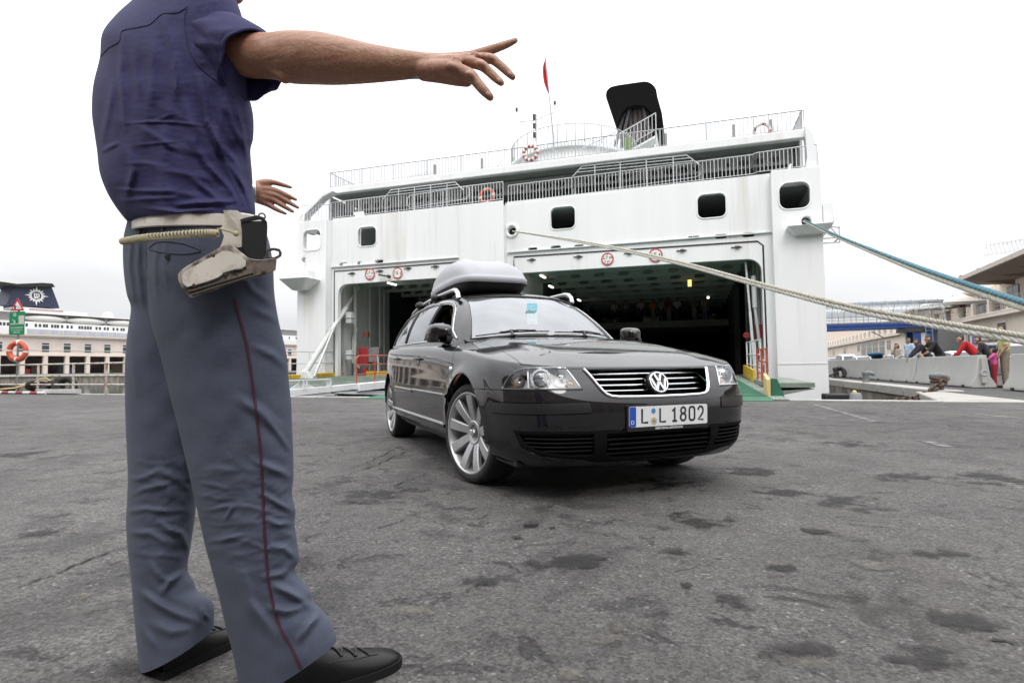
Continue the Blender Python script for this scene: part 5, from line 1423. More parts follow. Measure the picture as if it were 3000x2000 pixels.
# ---- the two people in the car
def seated(x, y, label, shirt, hands):
    e = empty('person', CAR_M @ Vector((x, y, .55)), CAR_RZ, label=label, cat='person', group='people in the dark car')
    b = [[(0,0,.05,.12),(-.06,0,.30,.12),(-.08,0,.48,.10),(-.06,0,.58,.05),(-.04,0,.70,.09),(-.03,0,.74,.085)],[(-.03,0,.72,.085),(.03,0,.64,.05)],[(.055,0,.69,.013),(.075,0,.665,.013)],
         [(-.08,.19,.46,.05),(.05,.24,.24,.04),(hands[0],hands[1],hands[2],.03),(hands[0]+.08,hands[1]-.02,hands[2]+.02,.03)],[(-.08,-.19,.46,.05),(.05,-.24,.24,.04),(hands[0],-hands[1],hands[2],.03),(hands[0]+.08,-hands[1]+.02,hands[2]+.02,.03)],
         [(0,.09,.03,.09),(.42,.10,.05,.06),(.55,.10,-.22,.045)],[(0,-.09,.03,.09),(.42,-.10,.05,.06),(.55,-.10,-.22,.045)]]
    blob('body', b, .014, M['skin'], e)
    blob('shirt', [[(-.01,0,.06,.145),(-.07,0,.30,.145),(-.08,.08,.44,.10)],[(-.01,0,.06,.14),(-.08,-.08,.44,.10)],[(-.08,.19,.46,.07),(.03,.235,.27,.058)],[(-.08,-.19,.46,.07),(.03,-.235,.27,.058)]], .016, shirt, e)
    blob('hair', [[(-.06,0,.76,.088),(-.02,0,.79,.07)],[(-.09,0,.70,.07)]], .014, M['hair'], e)
PEOPLE_IN_CAR = True
# (text() comes from the car section, so the signs and door gear are placed here)
round_sign(1085,803,YL,.30,(('2.7 m',.20,.06),('5 m²',.15,-.12)),'pale round height sign with red rim over the left ferry door',True)
round_sign(1166,800,YL,.29,(('15 t',.27,0),),'round fifteen tonne sign over the left ferry door')
round_sign(1780,759,YS,.29,(('2.7 m',.20,.06),('5 m²',.15,-.12)),'round height sign with red rim over the right ferry door',True)
round_sign(1921,748,YS,.31,(('15 t',.28,0),),'round fifteen tonne sign over the right ferry door')
# lifebuoys on the railings
M['buoyred'] = mat('lifebuoy red', (0.42, 0.09, 0.065), 0.55, var=.1); M['buoywhite'] = mat('lifebuoy white', (0.72, 0.71, 0.69), 0.5)
M['buoyorange'] = mat('lifebuoy orange', (0.55, 0.095, 0.04), 0.55, var=.15, vscale=6)
def lifebuoy(loc, R_, r, axis, n, label, ca='buoyred', cb='buoywhite', share=.5, group=None, seg=6):
    e = empty('lifebuoy', loc, label=label, cat='lifebuoy', group=group)
    for k in range(n):
        for c, a0, a1 in ((ca, k/n, (k+share)/n), (cb, (k+share)/n, (k+1)/n)):
            MB().torus((0,0,0), R_, r*(1 if c == ca else 1.04), axis, seg, 12, 2*pi*a0, 2*pi*a1).build('band', M[c], e, smooth=True)
    MB().torus((0,0,0), R_+r*1.15, .012, axis, 24, 5).build('grab_line', M['white2'], e, smooth=True)
    return e
x, z = S(1553,448); lifebuoy((x,YS+.05,z), .34, .085, (0,1,0), 10, 'red and white striped lifebuoy on the ferry top railing, beside the mast', group='lifebuoys on the ferry')
x, z = S(2235,376); lifebuoy((x,YS+.30,z), .30, .06, (0,1,0), 4, 'thin red and white lifebuoy at the right end of the ferry top railing', share=.35, group='lifebuoys on the ferry')
x, z = S(1420,570); lifebuoy((x,26.3,z), .34, .08, (0,1,0), 4, 'orange lifebuoy behind the lower ferry railing above the central wall', 'buoyorange', share=.8, group='lifebuoys on the ferry')

# ---- the two ramps
def rz(y): return .04 + (y-12.9)*.0165
rr = empty('right_ramp', (-3, 19, 0)); rr.name = 'vehicle_ramp'; tag(rr, 'green painted vehicle ramp under the right ferry door, behind the dark car', 'ramp', 'vehicle ramps of the ferry')
def ro(mb, name, m, par, **k):
    o = mb.build(name, m, par, **k); o.location = -par.location; return o
def slab(x0, x1, y0, y1, z0, z1, t):
    return [(x0,y0,z0-t),(x1,y0,z0-t),(x1,y1,z1-t),(x0,y1,z1-t),(x0,y0,z0),(x1,y0,z0),(x1,y1,z1),(x0,y1,z1)]
ro(MB().hexa(slab(-7.9,1.45,12.2,12.9,.012,rz(12.9),.03)).hexa(slab(-7.9,1.45,12.902,26.28,rz(12.902),.26,.22)), 'ramp_deck', M['green'], rr)
ro(MB().hexa(slab(1.452,1.75,12.3,26.28,.035,.262,.22)), 'ramp_margin', M['rampgrey'], rr)
ro(MB().hexa(slab(1.76,2.9,16.2,21.5,rz(16.2)+.15,rz(21.5)+.10,.12)).hexa([(1.76,16.2,-.1),(2.0,16.2,-.1),(2.0,21.5,-.1),(1.76,21.5,-.1),(1.76,16.2,.02),(2.9,16.2,.09),(2.9,21.5,.12),(1.76,21.5,.02)]), 'ramp_wing', M['rampgrey'], rr)
mb = MB()
for k in range(26): y = 13.2+k*.5; mb.box(-7.8,1.4,y,y+.03,rz(y)-.01,rz(y)+.012)
ro(mb, 'ramp_cleat', M['green'], rr)
ro(MB().hexa([(1.72,19.5,rz(19.5)),(1.80,19.5,rz(19.5)),(2.0,26,.26),(1.92,26,.26),(1.72,19.5,rz(19.5)+.42),(1.80,19.5,rz(19.5)+.42),(2.0,26,.72),(1.92,26,.72)]), 'side_kerb', M['yellow'], rr, bevel=.01)
ro(MB().hexa([(1.45,13.35,rz(13.4)),(1.53,13.35,rz(13.4)),(1.70,15.6,rz(15.6)),(1.62,15.6,rz(15.6)),(1.45,13.35,rz(13.4)+.36),(1.53,13.35,rz(13.4)+.36),(1.70,15.6,rz(15.6)+.42),(1.62,15.6,rz(15.6)+.42)]), 'side_kerb', M['paleyellow'], rr, bevel=.01)
ro(MB().hexa([(1.54,13.35,.03),(1.80,13.35,.03),(1.80,13.6,.03),(1.54,13.6,.03),(1.54,13.35,.42),(1.66,13.35,.42),(1.66,13.6,.42),(1.54,13.6,.42)]), 'kerb_end', M['green'], rr)
mb = MB()
for y in (16.4,17.6,18.8): mb.cyl((1.80,y,rz(y)),(1.80,y,rz(y)+1.05),.028,8)
for h in (1.05,.7,.35): mb.cyl((1.80,16.3,rz(16)+h),(1.80,18.9,rz(19)+h),.022,8)
ro(mb, 'guard_rail', M['redrail'], rr, smooth=True)
mb = MB()
for y in (20.4,22.2,24.0,25.6): mb.cyl((2.06,y,rz(y)),(2.06,y,rz(y)+1.4),.03,8)
for h in (1.4,.9,.5): mb.cyl((2.06,20.3,rz(20)+h),(2.06,25.8,rz(26)+h),.025,8)
ro(mb, 'guard_rail', M['white2'], rr, smooth=True)
# left ramp
lr = empty('vehicle_ramp', (-15, 19, 0), label='grey worn vehicle ramp under the left ferry door, between officer and car', cat='ramp', group='vehicle ramps of the ferry')
def lz(y): return .10 + (y-13.2)*.022
ro(MB().prism([(-13.6,13.2),(-11.5,13.2),(-11.5,26.28),(-17.9,26.28),(-17.9,18.0)], [], lambda a, b, t: (a, b, lz(b)+t), -.10, 0.0), 'ramp_deck', M['rampgrey'], lr)
mb = MB()
for k in range(24): y = 13.5+k*.52; mb.box(max(-17.8,-13.5-(y-13.2)*.87),-11.6,y,y+.06,lz(y)-.02,lz(y)+.02)
ro(mb, 'ramp_cleat', M['rampgrey'], lr)
ro(MB().hexa([(-18.45,18.6,lz(18)),(-18.15,18.6,lz(18)),(-18.15,26.2,lz(26)),(-18.45,26.2,lz(26)),(-18.45,18.6,lz(18)+.20),(-18.15,18.6,lz(18)+.20),(-18.15,26.2,lz(26)+.20),(-18.45,26.2,lz(26)+.20)]), 'side_kerb', M['yellow'], lr, bevel=.01)
ro(MB().hexa(slab(-11.52,-11.36,13.0,26.2,lz(13)+.03,lz(26)+.05,.20)).hexa(slab(-11.54,-11.30,17.3,21.0,lz(17.3)+.02,lz(21)+.02,.26)), 'side_girder', M['white'], lr, bevel=.01)
ro(MB().hexa([(-11.5,13.2,-.05),(-11.4,13.2,-.05),(-11.4,16.0,-.12),(-11.5,16.0,-.12),(-11.5,13.2,.0),(-11.4,13.2,.0),(-11.4,16.0,.02),(-11.5,16.0,.02)]).hexa([(-11.5,15.8,-.05),(-11.4,15.8,-.05),(-11.4,19.5,-.30),(-11.5,19.5,-.30),(-11.5,15.8,.02),(-11.4,15.8,.02),(-11.4,19.5,-.12),(-11.5,19.5,-.12)]), 'under_brace', M['white'], lr)
mb = MB()
for y in (13.25,14.35,14.5,15.7): mb.box(-11.50,-11.34,y,y+.06,lz(y),lz(y)+.26)
mb.box(-11.50,-11.34,13.25,15.76,lz(15)+.26,lz(15)+.29)
mb.prism([(14.56,lz(15)),(15.1,lz(15)),(14.56,lz(15)+.24)], [], YZ, -11.48, -11.44).prism([(13.8,lz(14)),(14.34,lz(14)),(14.34,lz(14)+.24)], [], YZ, -11.48, -11.44)
ro(mb, 'rail_box', M['white'], lr)
mb = MB(); xr_ = -11.42
mb.tube([(xr_,17.3,lz(17)),(xr_,17.3,lz(17)+.93),(xr_,17.42,lz(17)+1.02),(xr_,19.5,lz(19)+1.02),(xr_,19.6,lz(19)+.93),(xr_,19.6,lz(19))],.026,8)
mb.cyl((xr_,18.5,lz(18)),(xr_,18.5,lz(18)+1.0),.023,8)
for h in (.36,.70): mb.cyl((xr_,17.3,lz(17)+h),(xr_,19.6,lz(19)+h),.020,8)
ro(mb, 'guard_rail', M['redrail'], lr, smooth=True)
mb = MB().tube([(xr_,20.6,lz(20)),(xr_,20.6,lz(20)+1.0),(xr_,20.75,lz(20)+1.1),(xr_,22.5,lz(22)+1.1)],.034,8).cyl((xr_,20.6,lz(20)+.55),(xr_,22.5,lz(22)+.55),.026,8)
mb.tube([(-18.3,26.0,lz(26)),(-18.3,26.0,lz(26)+1.2),(-18.3,25.8,lz(26)+1.3),(-18.3,19.5,lz(20)+1.3)],.03,8).cyl((-18.3,26,lz(26)+.72),(-18.3,19.5,lz(20)+.72),.022,8)
for y in (23.6,21.4): mb.cyl((-18.3,y,lz(y)),(-18.3,y,lz(y)+1.3),.022,8)
split_islands(ro(mb, 'guard_rail', M['white2'], lr, smooth=True))
# hydraulic ram that holds the left ramp
pA = Vector((S(893,1120,23.0)[0],23.0,.55)); pB = Vector((S(1060,825,28.0)[0],28.0,S(1060,825,28.0)[1])); mid = pA.lerp(pB, .42)
ram = empty('ramp_ram', pA, label='pale hydraulic ram slanting up from the left ramp into the ferry', cat='hydraulic ram')
mb = MB().cyl(pA-pA, mid-pA, .14, 14).sphere(mid-pA, .19).sphere((0,0,0), .22); mb.build('ram_cylinder', M['inwhite'], ram, smooth=True)
MB().cyl(mid-pA, pB-pA, .105, 14).build('ram_rod', M['white'], ram, smooth=True)
MB().bar(Vector((.55,0,-.15)), mid-pA+Vector((.22,-.1,.1)), .09).bar(mid-pA+Vector((.22,-.1,.1)), mid.lerp(pB,.45)-pA+Vector((.2,-.1,0)), .10).build('ram_link', M['inwhite'], ram)
MB().hexa([(-.7,-.3,-.5),(.8,-.3,-.5),(.8,.3,-.5),(-.7,.3,-.5),(-.2,-.2,.1),(.25,-.2,.1),(.25,.2,.1),(-.2,.2,.1)]).build('ram_foot', M['inwhite'], ram, bevel=.02)
# fire cabinet and pipes inside the left door
fc = empty('fire_cabinet', (-17.2,26.9,1.5), label='red fire hose cabinet inside the left ferry door', cat='cabinet')
MB().box(-.30,.30,-.25,.25,-.48,.42).build('cabinet', M['red'], fc, bevel=.03); MB().box(.31,.95,-.2,.2,-.40,.40).build('grey_box', M['steel'], fc, bevel=.02)
MB().box(-.12,.22,-.1,.1,.98,1.25).build('notice', mat('brown red notice', (0.16,0.05,0.03), .5), fc)
MB().tube([(-.55,0,1.5),(-.75,0,.9),(-.75,0,-.4),(-.3,0,-.7)],.09,8).build('hose_pipe', M['inwhite'], fc, smooth=True)
MB().cyl((.1,-.2,-1.35),(.1,-.2,-.7),.14,10).build('extinguisher', M['red'], fc, smooth=True)
MB().tube([(.9,-.5,-1.2),(.9,-.5,-.15),(1.0,-.5,-.05),(1.1,-.5,-.15),(1.1,-.5,-1.2)],.03,6).build('hoop', M['white2'], fc, smooth=True)
kb = tag(MB().box(-16.9,-13.9,26.5,26.7,.262,.62).build('inner_kerb', M['yellow'], ferry), None); kb.location = -ferry.location
# door gear of the right side: rods, lamp, red boxes
mb = MB().cyl((2.42,26.4,.5),(2.30,26.4,3.0),.06,8).cyl((2.30,26.4,3.0),(2.18,26.4,5.2),.045,8).cyl((2.75,26.6,.7),(2.52,26.6,3.2),.07,10).cyl((2.52,26.6,3.2),(2.50,26.6,4.6),.11,10)
g = mb.build('door_rod', M['white2'], ferry, smooth=True); g.location = -ferry.location
mb = MB().box(2.55,2.85,27.0,27.4,1.9,2.5).box(2.60,2.95,26.9,27.2,.95,1.35).cyl((2.2,27.2,2.05),(2.2,27.5,2.05),.14,12); g = mb.build('red_box', M['red'], ferry); g.location = -ferry.location; split_islands(g)
mb = MB().sphere((2.75,26.3,.75),.22,12,8).sphere((2.62,26.3,.45),.14,10,6).box(2.5,3.0,26.2,26.5,.2,.35); g = mb.build('door_hinge_gear', M['inwhite'], ferry, smooth=True); g.location = -ferry.location
mb = MB().box(-17.85,-17.5,26.0,26.3,3.2,3.8).box(-17.9,-17.45,25.95,26.35,3.48,3.53).box(-17.85,-17.5,26.0,26.3,1.25,1.75).box(-17.9,-17.45,25.95,26.35,1.5,1.55); g = mb.build('door_cleat', M['inwhite'], ferry, bevel=.02); g.location = -ferry.location
x, z = S(1128,808,YL-.2); mb = MB().cyl((x-.38,YL-.18,z+.08),(x+.22,YL-.26,z-.05),.045,10).cyl((x+.22,YL-.30,z-.05),(x+.22,YL-.12,z-.05),.085,12); g = mb.build('door_latch', M['darksteel'], ferry, smooth=True); g.location = -ferry.location
# ------------------------------------------------------------------ right: the pier beside the ferry
class Face:
    """a vertical facade: local y runs along it, local x to its right, z up"""
    def __init__(s, x, y, deg):
        s.o = Vector((x, y, 0)); a = radians(deg); s.a = a; s.t = Vector((sin(a), cos(a), 0)); s.n = Vector((cos(a), -sin(a), 0))
    def uv(s, px, py, off=0.0):
        d = pxdir(px, py); o = s.o + s.n*off; k = (o-EYE).dot(s.n)/d.dot(s.n); p = EYE+d*k
        return ((p-s.o).dot(s.t), p.z)
    def empty(s, name, **k): return empty(name, s.o, -s.a, **k)
def pxy(px, x):  # y where the sight line over a pixel column meets the plane x
    return at(px, 1080, 0, x).y
# concrete barriers
BX = 7.62
prof = [(-.30,.0),(-.30,.08),(-.17,.30),(-.10,.90),(.10,.90),(.17,.30),(.30,.08),(.30,.0)]
def barrier(y0, y1, x, label):
    L_ = y1-y0; e = empty('concrete_barrier', (x, (y0+y1)/2, 0), label=label, cat='barrier', group='concrete barriers along the pier')
    b = MB(); b.prism(prof, [], lambda a, c, t: (a, t, c+.02), -L_/2+.02, L_/2-.02); b.build('barrier_body', M['barrier'], e, bevel=.018)
    n = max(2, round(L_/1.6))
    for k in range(n):
        yk = lerp(-L_/2+.5, L_/2-.5, k/(n-1)); MB().box(-.315,.315,yk-.07,yk+.07,.0,.085).build('lifting_slot', M['black'], e)
    return e
yA = pxy(2868, BX-.1); yB = pxy(2688, BX-.1); 
ys = [yA, yB] + [yB+6.1*k for k in range(1, 7)]
labs = ['long pale concrete barrier the man in the red top leans on', 'concrete barrier the two dark haired men lean on', 'third concrete barrier from the right end of the near row', 'grey concrete barrier behind the small bollard', 'concrete barrier behind the rust brown bollard', 'distant concrete barrier near the ferry side', 'farthest concrete barrier of the row beside the ferry']
for k in range(7): barrier(ys[k], ys[k+1]-.03, BX, labs[k])
e = barrier(12.3, pxy(2975, 7.75), 7.75, 'concrete barrier cut by the right picture edge, in front of the girl')
# end plug of the near barrier: the slot with its ring
g = MB().box(-.05,.05,-.05,.02,.15,.82).torus((0,-.05,.42),.07,.02,(0,1,0),14,6).build('end_key', M['barrier'], None); g.name = 'end_key'
g.parent = [o for o in bpy.data.objects if o.get('label') == labs[0]][0]; g.location = (0, -(ys[1]-.03-ys[0])/2, 0)
# bollards
M['bollard'] = mat('grey painted bollard', (0.16,0.17,0.175), .55, var=.15, dirt=(0.15,0.10,0.07), dscale=5, dlo=.55, dhi=.8)
M['rust'] = mat('rust', (0.095, 0.055, 0.040), .85, var=.35, vscale=14, bump=.4, bscale=40, dirt=(0.045,0.030,0.026), dscale=10)
def bollard(loc, sc, m, label):
    e = empty('mooring_bollard', loc, label=label, cat='bollard', group='mooring bollards on the pier edge'); s = sc
    MB().lathe([(.30*s,0),(.30*s,.03*s),(.20*s,.05*s),(.17*s,.14*s),(.165*s,.40*s),(.20*s,.52*s),(.22*s,.60*s),(.19*s,.66*s),(.0,.68*s)], seg=24).build('post', M[m], e, smooth=True, angle=50)
    MB().tube([(0,0,.54*s),(.14*s,-.02*s,.60*s),(.28*s,-.04*s,.58*s),(.40*s,-.05*s,.50*s),(.44*s,-.05*s,.44*s)], [.16*s,.15*s,.13*s,.11*s,.06*s], 14).build('horn', M[m], e, smooth=True)
    return e
pB1 = ground_px(2742, 1143); pB2 = ground_px(2537, 1121.5); pB3 = ground_px(2450, 1106)
bollard((pB1.x, pB1.y, 0), .64, 'bollard', 'grey mooring bollard wrapped by a rusty chain')
bollard((pB2.x, pB2.y, 0), .62, 'bollard', 'small grey mooring bollard in the middle of the three')
M['brownbollard'] = mat('dark brown bollard', (0.045,0.038,0.034), .7, var=.3)
b3 = bollard((pB3.x, pB3.y, 0), .78, 'brownbollard', 'dark brown bollard with rope over its horn, nearest the ferry')
hr = empty('mooring_rope', (pB3.x, pB3.y, 0), label='dark rope looped over the brown bollard beside the ferry', cat='rope', group='mooring ropes')
MB().tube([(.22,-.1,.46),(.33,-.1,.38),(.36,-.12,.20),(.34,-.15,.05)],[.09,.11,.11,.10],10).tube([(.05,-.15,.50),(.18,-.15,.52),(.30,-.13,.44)],.07,8).build('rope_bundle', M['brownbollard'], hr, smooth=True)
MB().tube([(.1,-.15,.3),(-.3,-.1,.12),(-.8,0,.05),(-1.2,.2,.02)],.04,6).build('rope_tail', M['brownbollard'], hr, smooth=True)
# rusty chain of separate links
ch = empty('chain', (pB1.x, pB1.y, 0), label='rusty heavy chain hanging from the grey bollard down to the water', cat='chain')
lk = MB(); lp = []
for k in range(20):
    a = 2*pi*k/20; lp.append((.120*(1 if cos(a) > 0 else -1)*abs(cos(a))**.75*1.0, .068*sin(a), 0))
lk.tube(lp, .026, 7, closed=True)
link0 = None
p_top = Vector((.20,-.14,.30))
for (dx, endp) in ((0, atd(2612,1176,12.9)), (.05, atd(2655,1178,13.2))):
    pe = endp - Vector((pB1.x, pB1.y, 0)); n = 17
    pts = []
    for k in range(n+1):
        t = k/n; p = (p_top+Vector((0,dx*3,-dx*2))).lerp(pe, t); p.z -= .16*sin(pi*t)*(1+dx*4); pts.append(p)
    for k in range(n):
        a, b = pts[k], pts[k+1]; d = (b-a)
        if link0 is None: o = link0 = lk.build('chain_link', M['rust'], ch, smooth=True)
        else: o = dup_mesh(link0, parent=ch)
        X = d.normalized(); Z = X.cross(Vector((0,1,0))).normalized(); Y = Z.cross(X)
        R_ = Matrix((X, Y, Z)).transposed()
        if k % 2: R_ = R_ @ Matrix.Rotation(radians(80), 3, 'X')
        else: R_ = R_ @ Matrix.Rotation(radians(-12), 3, 'X')
        o.matrix_local = Matrix.Translation((a+b)/2) @ R_.to_4x4() @ Matrix.Diagonal((d.length/.215, 1, 1, 1))
MB().torus((0.04,0,.30),.15,.032,(.15,0,1),20,7).torus((0.05,0,.24),.15,.032,(-.1,.1,1),20,7).build('chain_turn', M['rust'], ch, smooth=True)
# fenders hung on the wall
p = at(2448, 1163, 1, 21.5); tag(MB().box(p.x-.38,p.x+.36,21.2,21.8,-1.9,p.z+.12).build('dock_fender', M['black'], None, bevel=.05), 'black rubber dock fender low between the ferry and the pier wall', 'fender', 'fenders on the pier wall')
p = at(2507, 1162, 1, 20.5); e = empty('dock_fender', (p.x, p.y, p.z-.9), label='grey drum fender with a bright top, low on the pier wall', cat='fender', group='fenders on the pier wall')
MB().lathe([(.17,-.8),(.18,.9),(.15,1.02),(.0,1.03)], seg=18).build('drum', mat('pale grey drum', (0.30,0.31,0.32), .5, var=.15), e, smooth=True)
MB().sphere((-.03,0,1.04),.07,10,6).build('yellow_float', M['paleyellow'], e, smooth=True)
# ---- mooring ropes from the ferry to bollards on the quay outside the picture
M['rope'] = mat('pale mooring rope', (0.46,0.44,0.37), .85, var=.12, vscale=30, dirt=(0.30,0.27,0.20), dscale=9, dlo=.45, dhi=.75, bump=.5, bscale=160)
M['ropewhite'] = mat('white mooring rope', (0.56,0.55,0.50), .85, var=.12, vscale=30, dirt=(0.36,0.33,0.27), dscale=7, dlo=.5, dhi=.75, bump=.5, bscale=160)
M['ropeblue'] = mat('blue mooring rope', (0.085,0.20,0.25), .85, var=.18, vscale=40, bump=.5, bscale=160)
def rope(name, keys, rad, pitch, m, label, strands=3, steps=420):
    """laid rope: strands twisted round a smooth path through key points"""
    ks = [Vector(k) for k in keys]; n = len(ks); pts = []
    def cr(t):
        i = min(int(t), n-2); f = t-i
        p0, p1, p2, p3 = ks[max(i-1,0)], ks[i], ks[i+1], ks[min(i+2,n-1)]
        return .5*((2*p1)+(p2-p0)*f+(2*p0-5*p1+4*p2-p3)*f*f+(3*p1-p0-3*p2+p3)*f**3)
    # finer sampling towards the camera
    raw = [cr((n-1)*k/400) for k in range(401)]; acc = [0.0]
    for a, b in zip(raw, raw[1:]): acc.append(acc[-1]+(b-a).length)
    L_ = acc[-1]
    e = empty(name, ks[0], label=label, cat='rope', group='mooring ropes'); o0 = ks[0]
    # sample positions: step proportional to distance from the camera
    ss = [0.0]
    while ss[-1] < L_:
        i = 0
        f = ss[-1]/L_; p = raw[min(400, int(f*400))]
        ss.append(ss[-1] + max(pitch/9, (p-EYE).length*.0042))
    def pos(s_):
        s_ = min(s_, L_-1e-6); lo, hi = 0, 400
        while hi-lo > 1:
            m_ = (lo+hi)//2
            if acc[m_] <= s_: lo = m_
            else: hi = m_
        return raw[lo].lerp(raw[hi], (s_-acc[lo])/max(1e-9, acc[hi]-acc[lo]))
    P_ = [pos(s_) for s_ in ss]
    for j in range(strands):
        tp = []
        for k, (s_, p) in enumerate(zip(ss, P_)):
            d = (P_[min(k+1,len(P_)-1)]-P_[max(k-1,0)]).normalized(); u, v = frame_z(d); a = 2*pi*(s_/pitch + j/strands)
            tp.append(p-o0 + (u*cos(a)+v*sin(a))*rad*.52)
        MB().tube(tp, rad*.60, 7, caps=True).build('strand', M[m], e, smooth=True)
    return e
r0 = Vector((S(1500,676)[0]+.05, YS-.12, S(1500,676)[1]-.05))
def rp_(lst): return [atd(px, py, d) for px, py, d in lst]
d0 = -(CAMROT.transposed() @ (r0-EYE)).z
d3 = 5.2
def idepth(t): return 1/lerp(1/d0, 1/d3, t)       # depth along a straight line in space
k1 = [r0] + rp_([(1700,706,idepth(.14)),(1950,757,idepth(.31)),(2250,836,idepth(.505)),(2500,897,idepth(.67)),(2750,942,idepth(.83)),(3000,983,idepth(1.0)),(3260,1024,idepth(1.17))])
rope('mooring_rope', k1, .026, .13, 'rope', 'tan mooring rope from the middle fairlead crossing low over the pier', steps=500)
k1b = [r0+Vector((.05,-.02,-.02))] + rp_([(1700,710,idepth(.14)),(1950,763,idepth(.31)),(2250,844,idepth(.505)),(2500,909,idepth(.67)),(2750,957,idepth(.83)),(3000,1001,idepth(1.0)),(3260,1054,idepth(1.17))])
rope('mooring_rope', k1b, .030, .24, 'ropewhite', 'white twisted mooring rope hanging just under the tan one')
r1 = Vector((S(2352,650,25.55)[0], 25.45, S(2352,650,25.55)[1])); d0 = -(CAMROT.transposed() @ (r1-EYE)).z; d3 = 5.6
def idepth2(t): return 1/lerp(1/d0, 1/d3, t)
k2 = [r1] + rp_([(2440,690,idepth2(.13)),(2560,741,idepth2(.31)),(2700,798,idepth2(.53)),(2850,852,idepth2(.77)),(3000,902,idepth2(1.0)),(3200,966,idepth2(1.3))])
rope('mooring_rope', k2, .034, .17, 'rope', 'tan mooring rope from the right ferry corner, below the blue one')
k3 = [r1+Vector((.04,0,.05))] + rp_([(2440,684,idepth2(.13)),(2560,733,idepth2(.31)),(2700,786,idepth2(.53)),(2850,837,idepth2(.77)),(3000,885,idepth2(1.0)),(3200,946,idepth2(1.3))])
rope('mooring_rope', k3, .029, .12, 'ropeblue', 'bright blue twisted mooring rope from the right ferry corner')

# ---- parked cars behind the barriers
M['carsilver'] = mat('silver car paint', (0.42,0.43,0.45), .3, metal=.5, coat=.8); M['carwhite'] = mat('white car paint', (0.62,0.63,0.64), .3, coat=.8)
M['carblue'] = mat('grey blue car paint', (0.20,0.24,0.31), .3, metal=.4, coat=.8); M['cardark'] = mat('dark car paint', (0.03,0.03,0.035), .3, coat=.8)
M['darkglass'] = mat('dark window glass', (0.03,0.04,0.045), .08, spec=.8)
def simple_car(van=False):
    """sections along the length, front towards -y"""
    secs = [(-2.1,.25,.55,.60),(-2.0,.22,.68,.74),(-1.3,.2,.86,.82),(-.75,.2,.95,.84),(.6,.2,.96,.85),(1.7,.2,.97,.83),(2.05,.25,.92,.78),(2.12,.35,.75,.70)]
    cab = [(-.95,.93,.95,.72),(-.25,.93,1.40,.60),(.3,.95,1.48,.61),(1.1,.95,1.46,.60),(1.65,.96,1.36,.56),(2.0,.93,1.0,.66)]
    if van: cab = [(-1.3,.90,.95,.74),(-.8,.93,1.62,.68),(-.3,.95,1.78,.70),(1.2,.95,1.80,.70),(1.95,.96,1.74,.68),(2.08,.93,1.0,.74)]
    b = MB(); rows = []
    for y, z0, z1, w_ in secs: rows.append([(-w_*.95,y,z0),(-w_,y,z0+.2),(-w_,y,lerp(z0,z1,.7)),(-w_*.88,y,z1),(0,y,z1+.03),(w_*.88,y,z1),(w_,y,lerp(z0,z1,.7)),(w_,y,z0+.2),(w_*.95,y,z0)])
    b.grid(rows, True)
    for r, fl_ in ((rows[0], 1), (rows[-1], 0)):
        k = len(b.v); b.v += r; b.f.append(tuple(range(k, k+9)) if fl_ else tuple(reversed(range(k, k+9)))); b.mi.append(0)
    c = MB(); crow = []
    for y, z0, z1, w_ in cab: crow.append([(-.80,y if z1 > 1 else y,z0),(-w_,y,z1-.06),(-w_*.85,y,z1),(w_*.85,y,z1),(w_,y,z1-.06),(.80,y,z0)])
    c.grid(crow)
    gl = MB()
    def quad(p): gl.add(p, [(0,1,2,3)])
    for sg in (-1, 1):
        for i0, i1, t0, t1 in ((0,1,.5,1.0),(1,2,.05,.95),(2,3,.05,.95),(3,4,.05,.95)):
            a, bq = crow[i0], crow[i1]; lo, hi = (0, 1) if sg < 0 else (5, 4)
            def at_(r, f): p, q_ = Vector(r[lo]), Vector(r[hi]); return p.lerp(q_, f)+Vector((sg*.012,0,.0))
            A0, A1 = at_(a,.12), at_(a,.88); B0, B1 = at_(bq,.12), at_(bq,.90)
            quad([A0.lerp(B0,t0), A0.lerp(B0,t1), A1.lerp(B1,t1), A1.lerp(B1,t0)])
    for i0, i1, off in ((0,1,-.015),(4,5,.015)):
        a, bq = crow[i0], crow[i1]
        A = [Vector(a[0]).lerp(Vector(bq[0]),.2) if False else Vector((x, lerp(a[2][1],bq[2][1],f), lerp(a[2][2],bq[2][2],f)+.012)) for x, f in ((-.62,.12),(.62,.12),(.52,.92),(-.52,.92))]
        quad(A)
    return b, c, gl
cars = []
def parked(x, y, paint, label, van=False, rz=0.0, sc=1.0, group='cars parked behind the barriers', z=0.0):
    key = (paint, van)
    e = empty('parked_car', (x, y, z), rz, label=label, cat='car', group=group); e.scale = (sc,)*3
    pr = [c for c in cars if c[0] == key]
    if pr:
        for ch_ in KIDS(pr[0][1]): copy_tree(ch_, e)
    else:
        b, c, gl = simple_car(van)
        b.build('body', M[paint], e, smooth=True, angle=50); c.build('cabin', M[paint], e, smooth=True, angle=35); gl.build('windows', M['darkglass'], e)
        w0 = None
        for sx_ in (-.72, .72):
            for yy in (-1.3, 1.3):
                if w0 is None: w0 = MB().lathe([(.0,-.1),(.30,-.1),(.31,0),(.30,.1),(0,.1)], axis=(1,0,0), seg=18).build('wheel', M['rubber'], e, smooth=True, angle=40); o = w0
                else: o = dup_mesh(w0, parent=e)
                o.location = (sx_, yy, .31)
        h0 = MB().box(-.15,.15,-.03,.03,-.06,.06).build('headlight', M['signwhite'], e, bevel=.02); h0.location = (-.5,-2.07,.62); h1 = dup_mesh(h0, (.5,-2.07,.62), e)
    cars.append((key, e)); return e
CXR = 16.6
parked(CXR, 38.3, 'carsilver', 'silver estate car with loaded roof rack behind the man in yellow', True)
parked(CXR, 44.4, 'carwhite', 'white car behind the man in the red top')
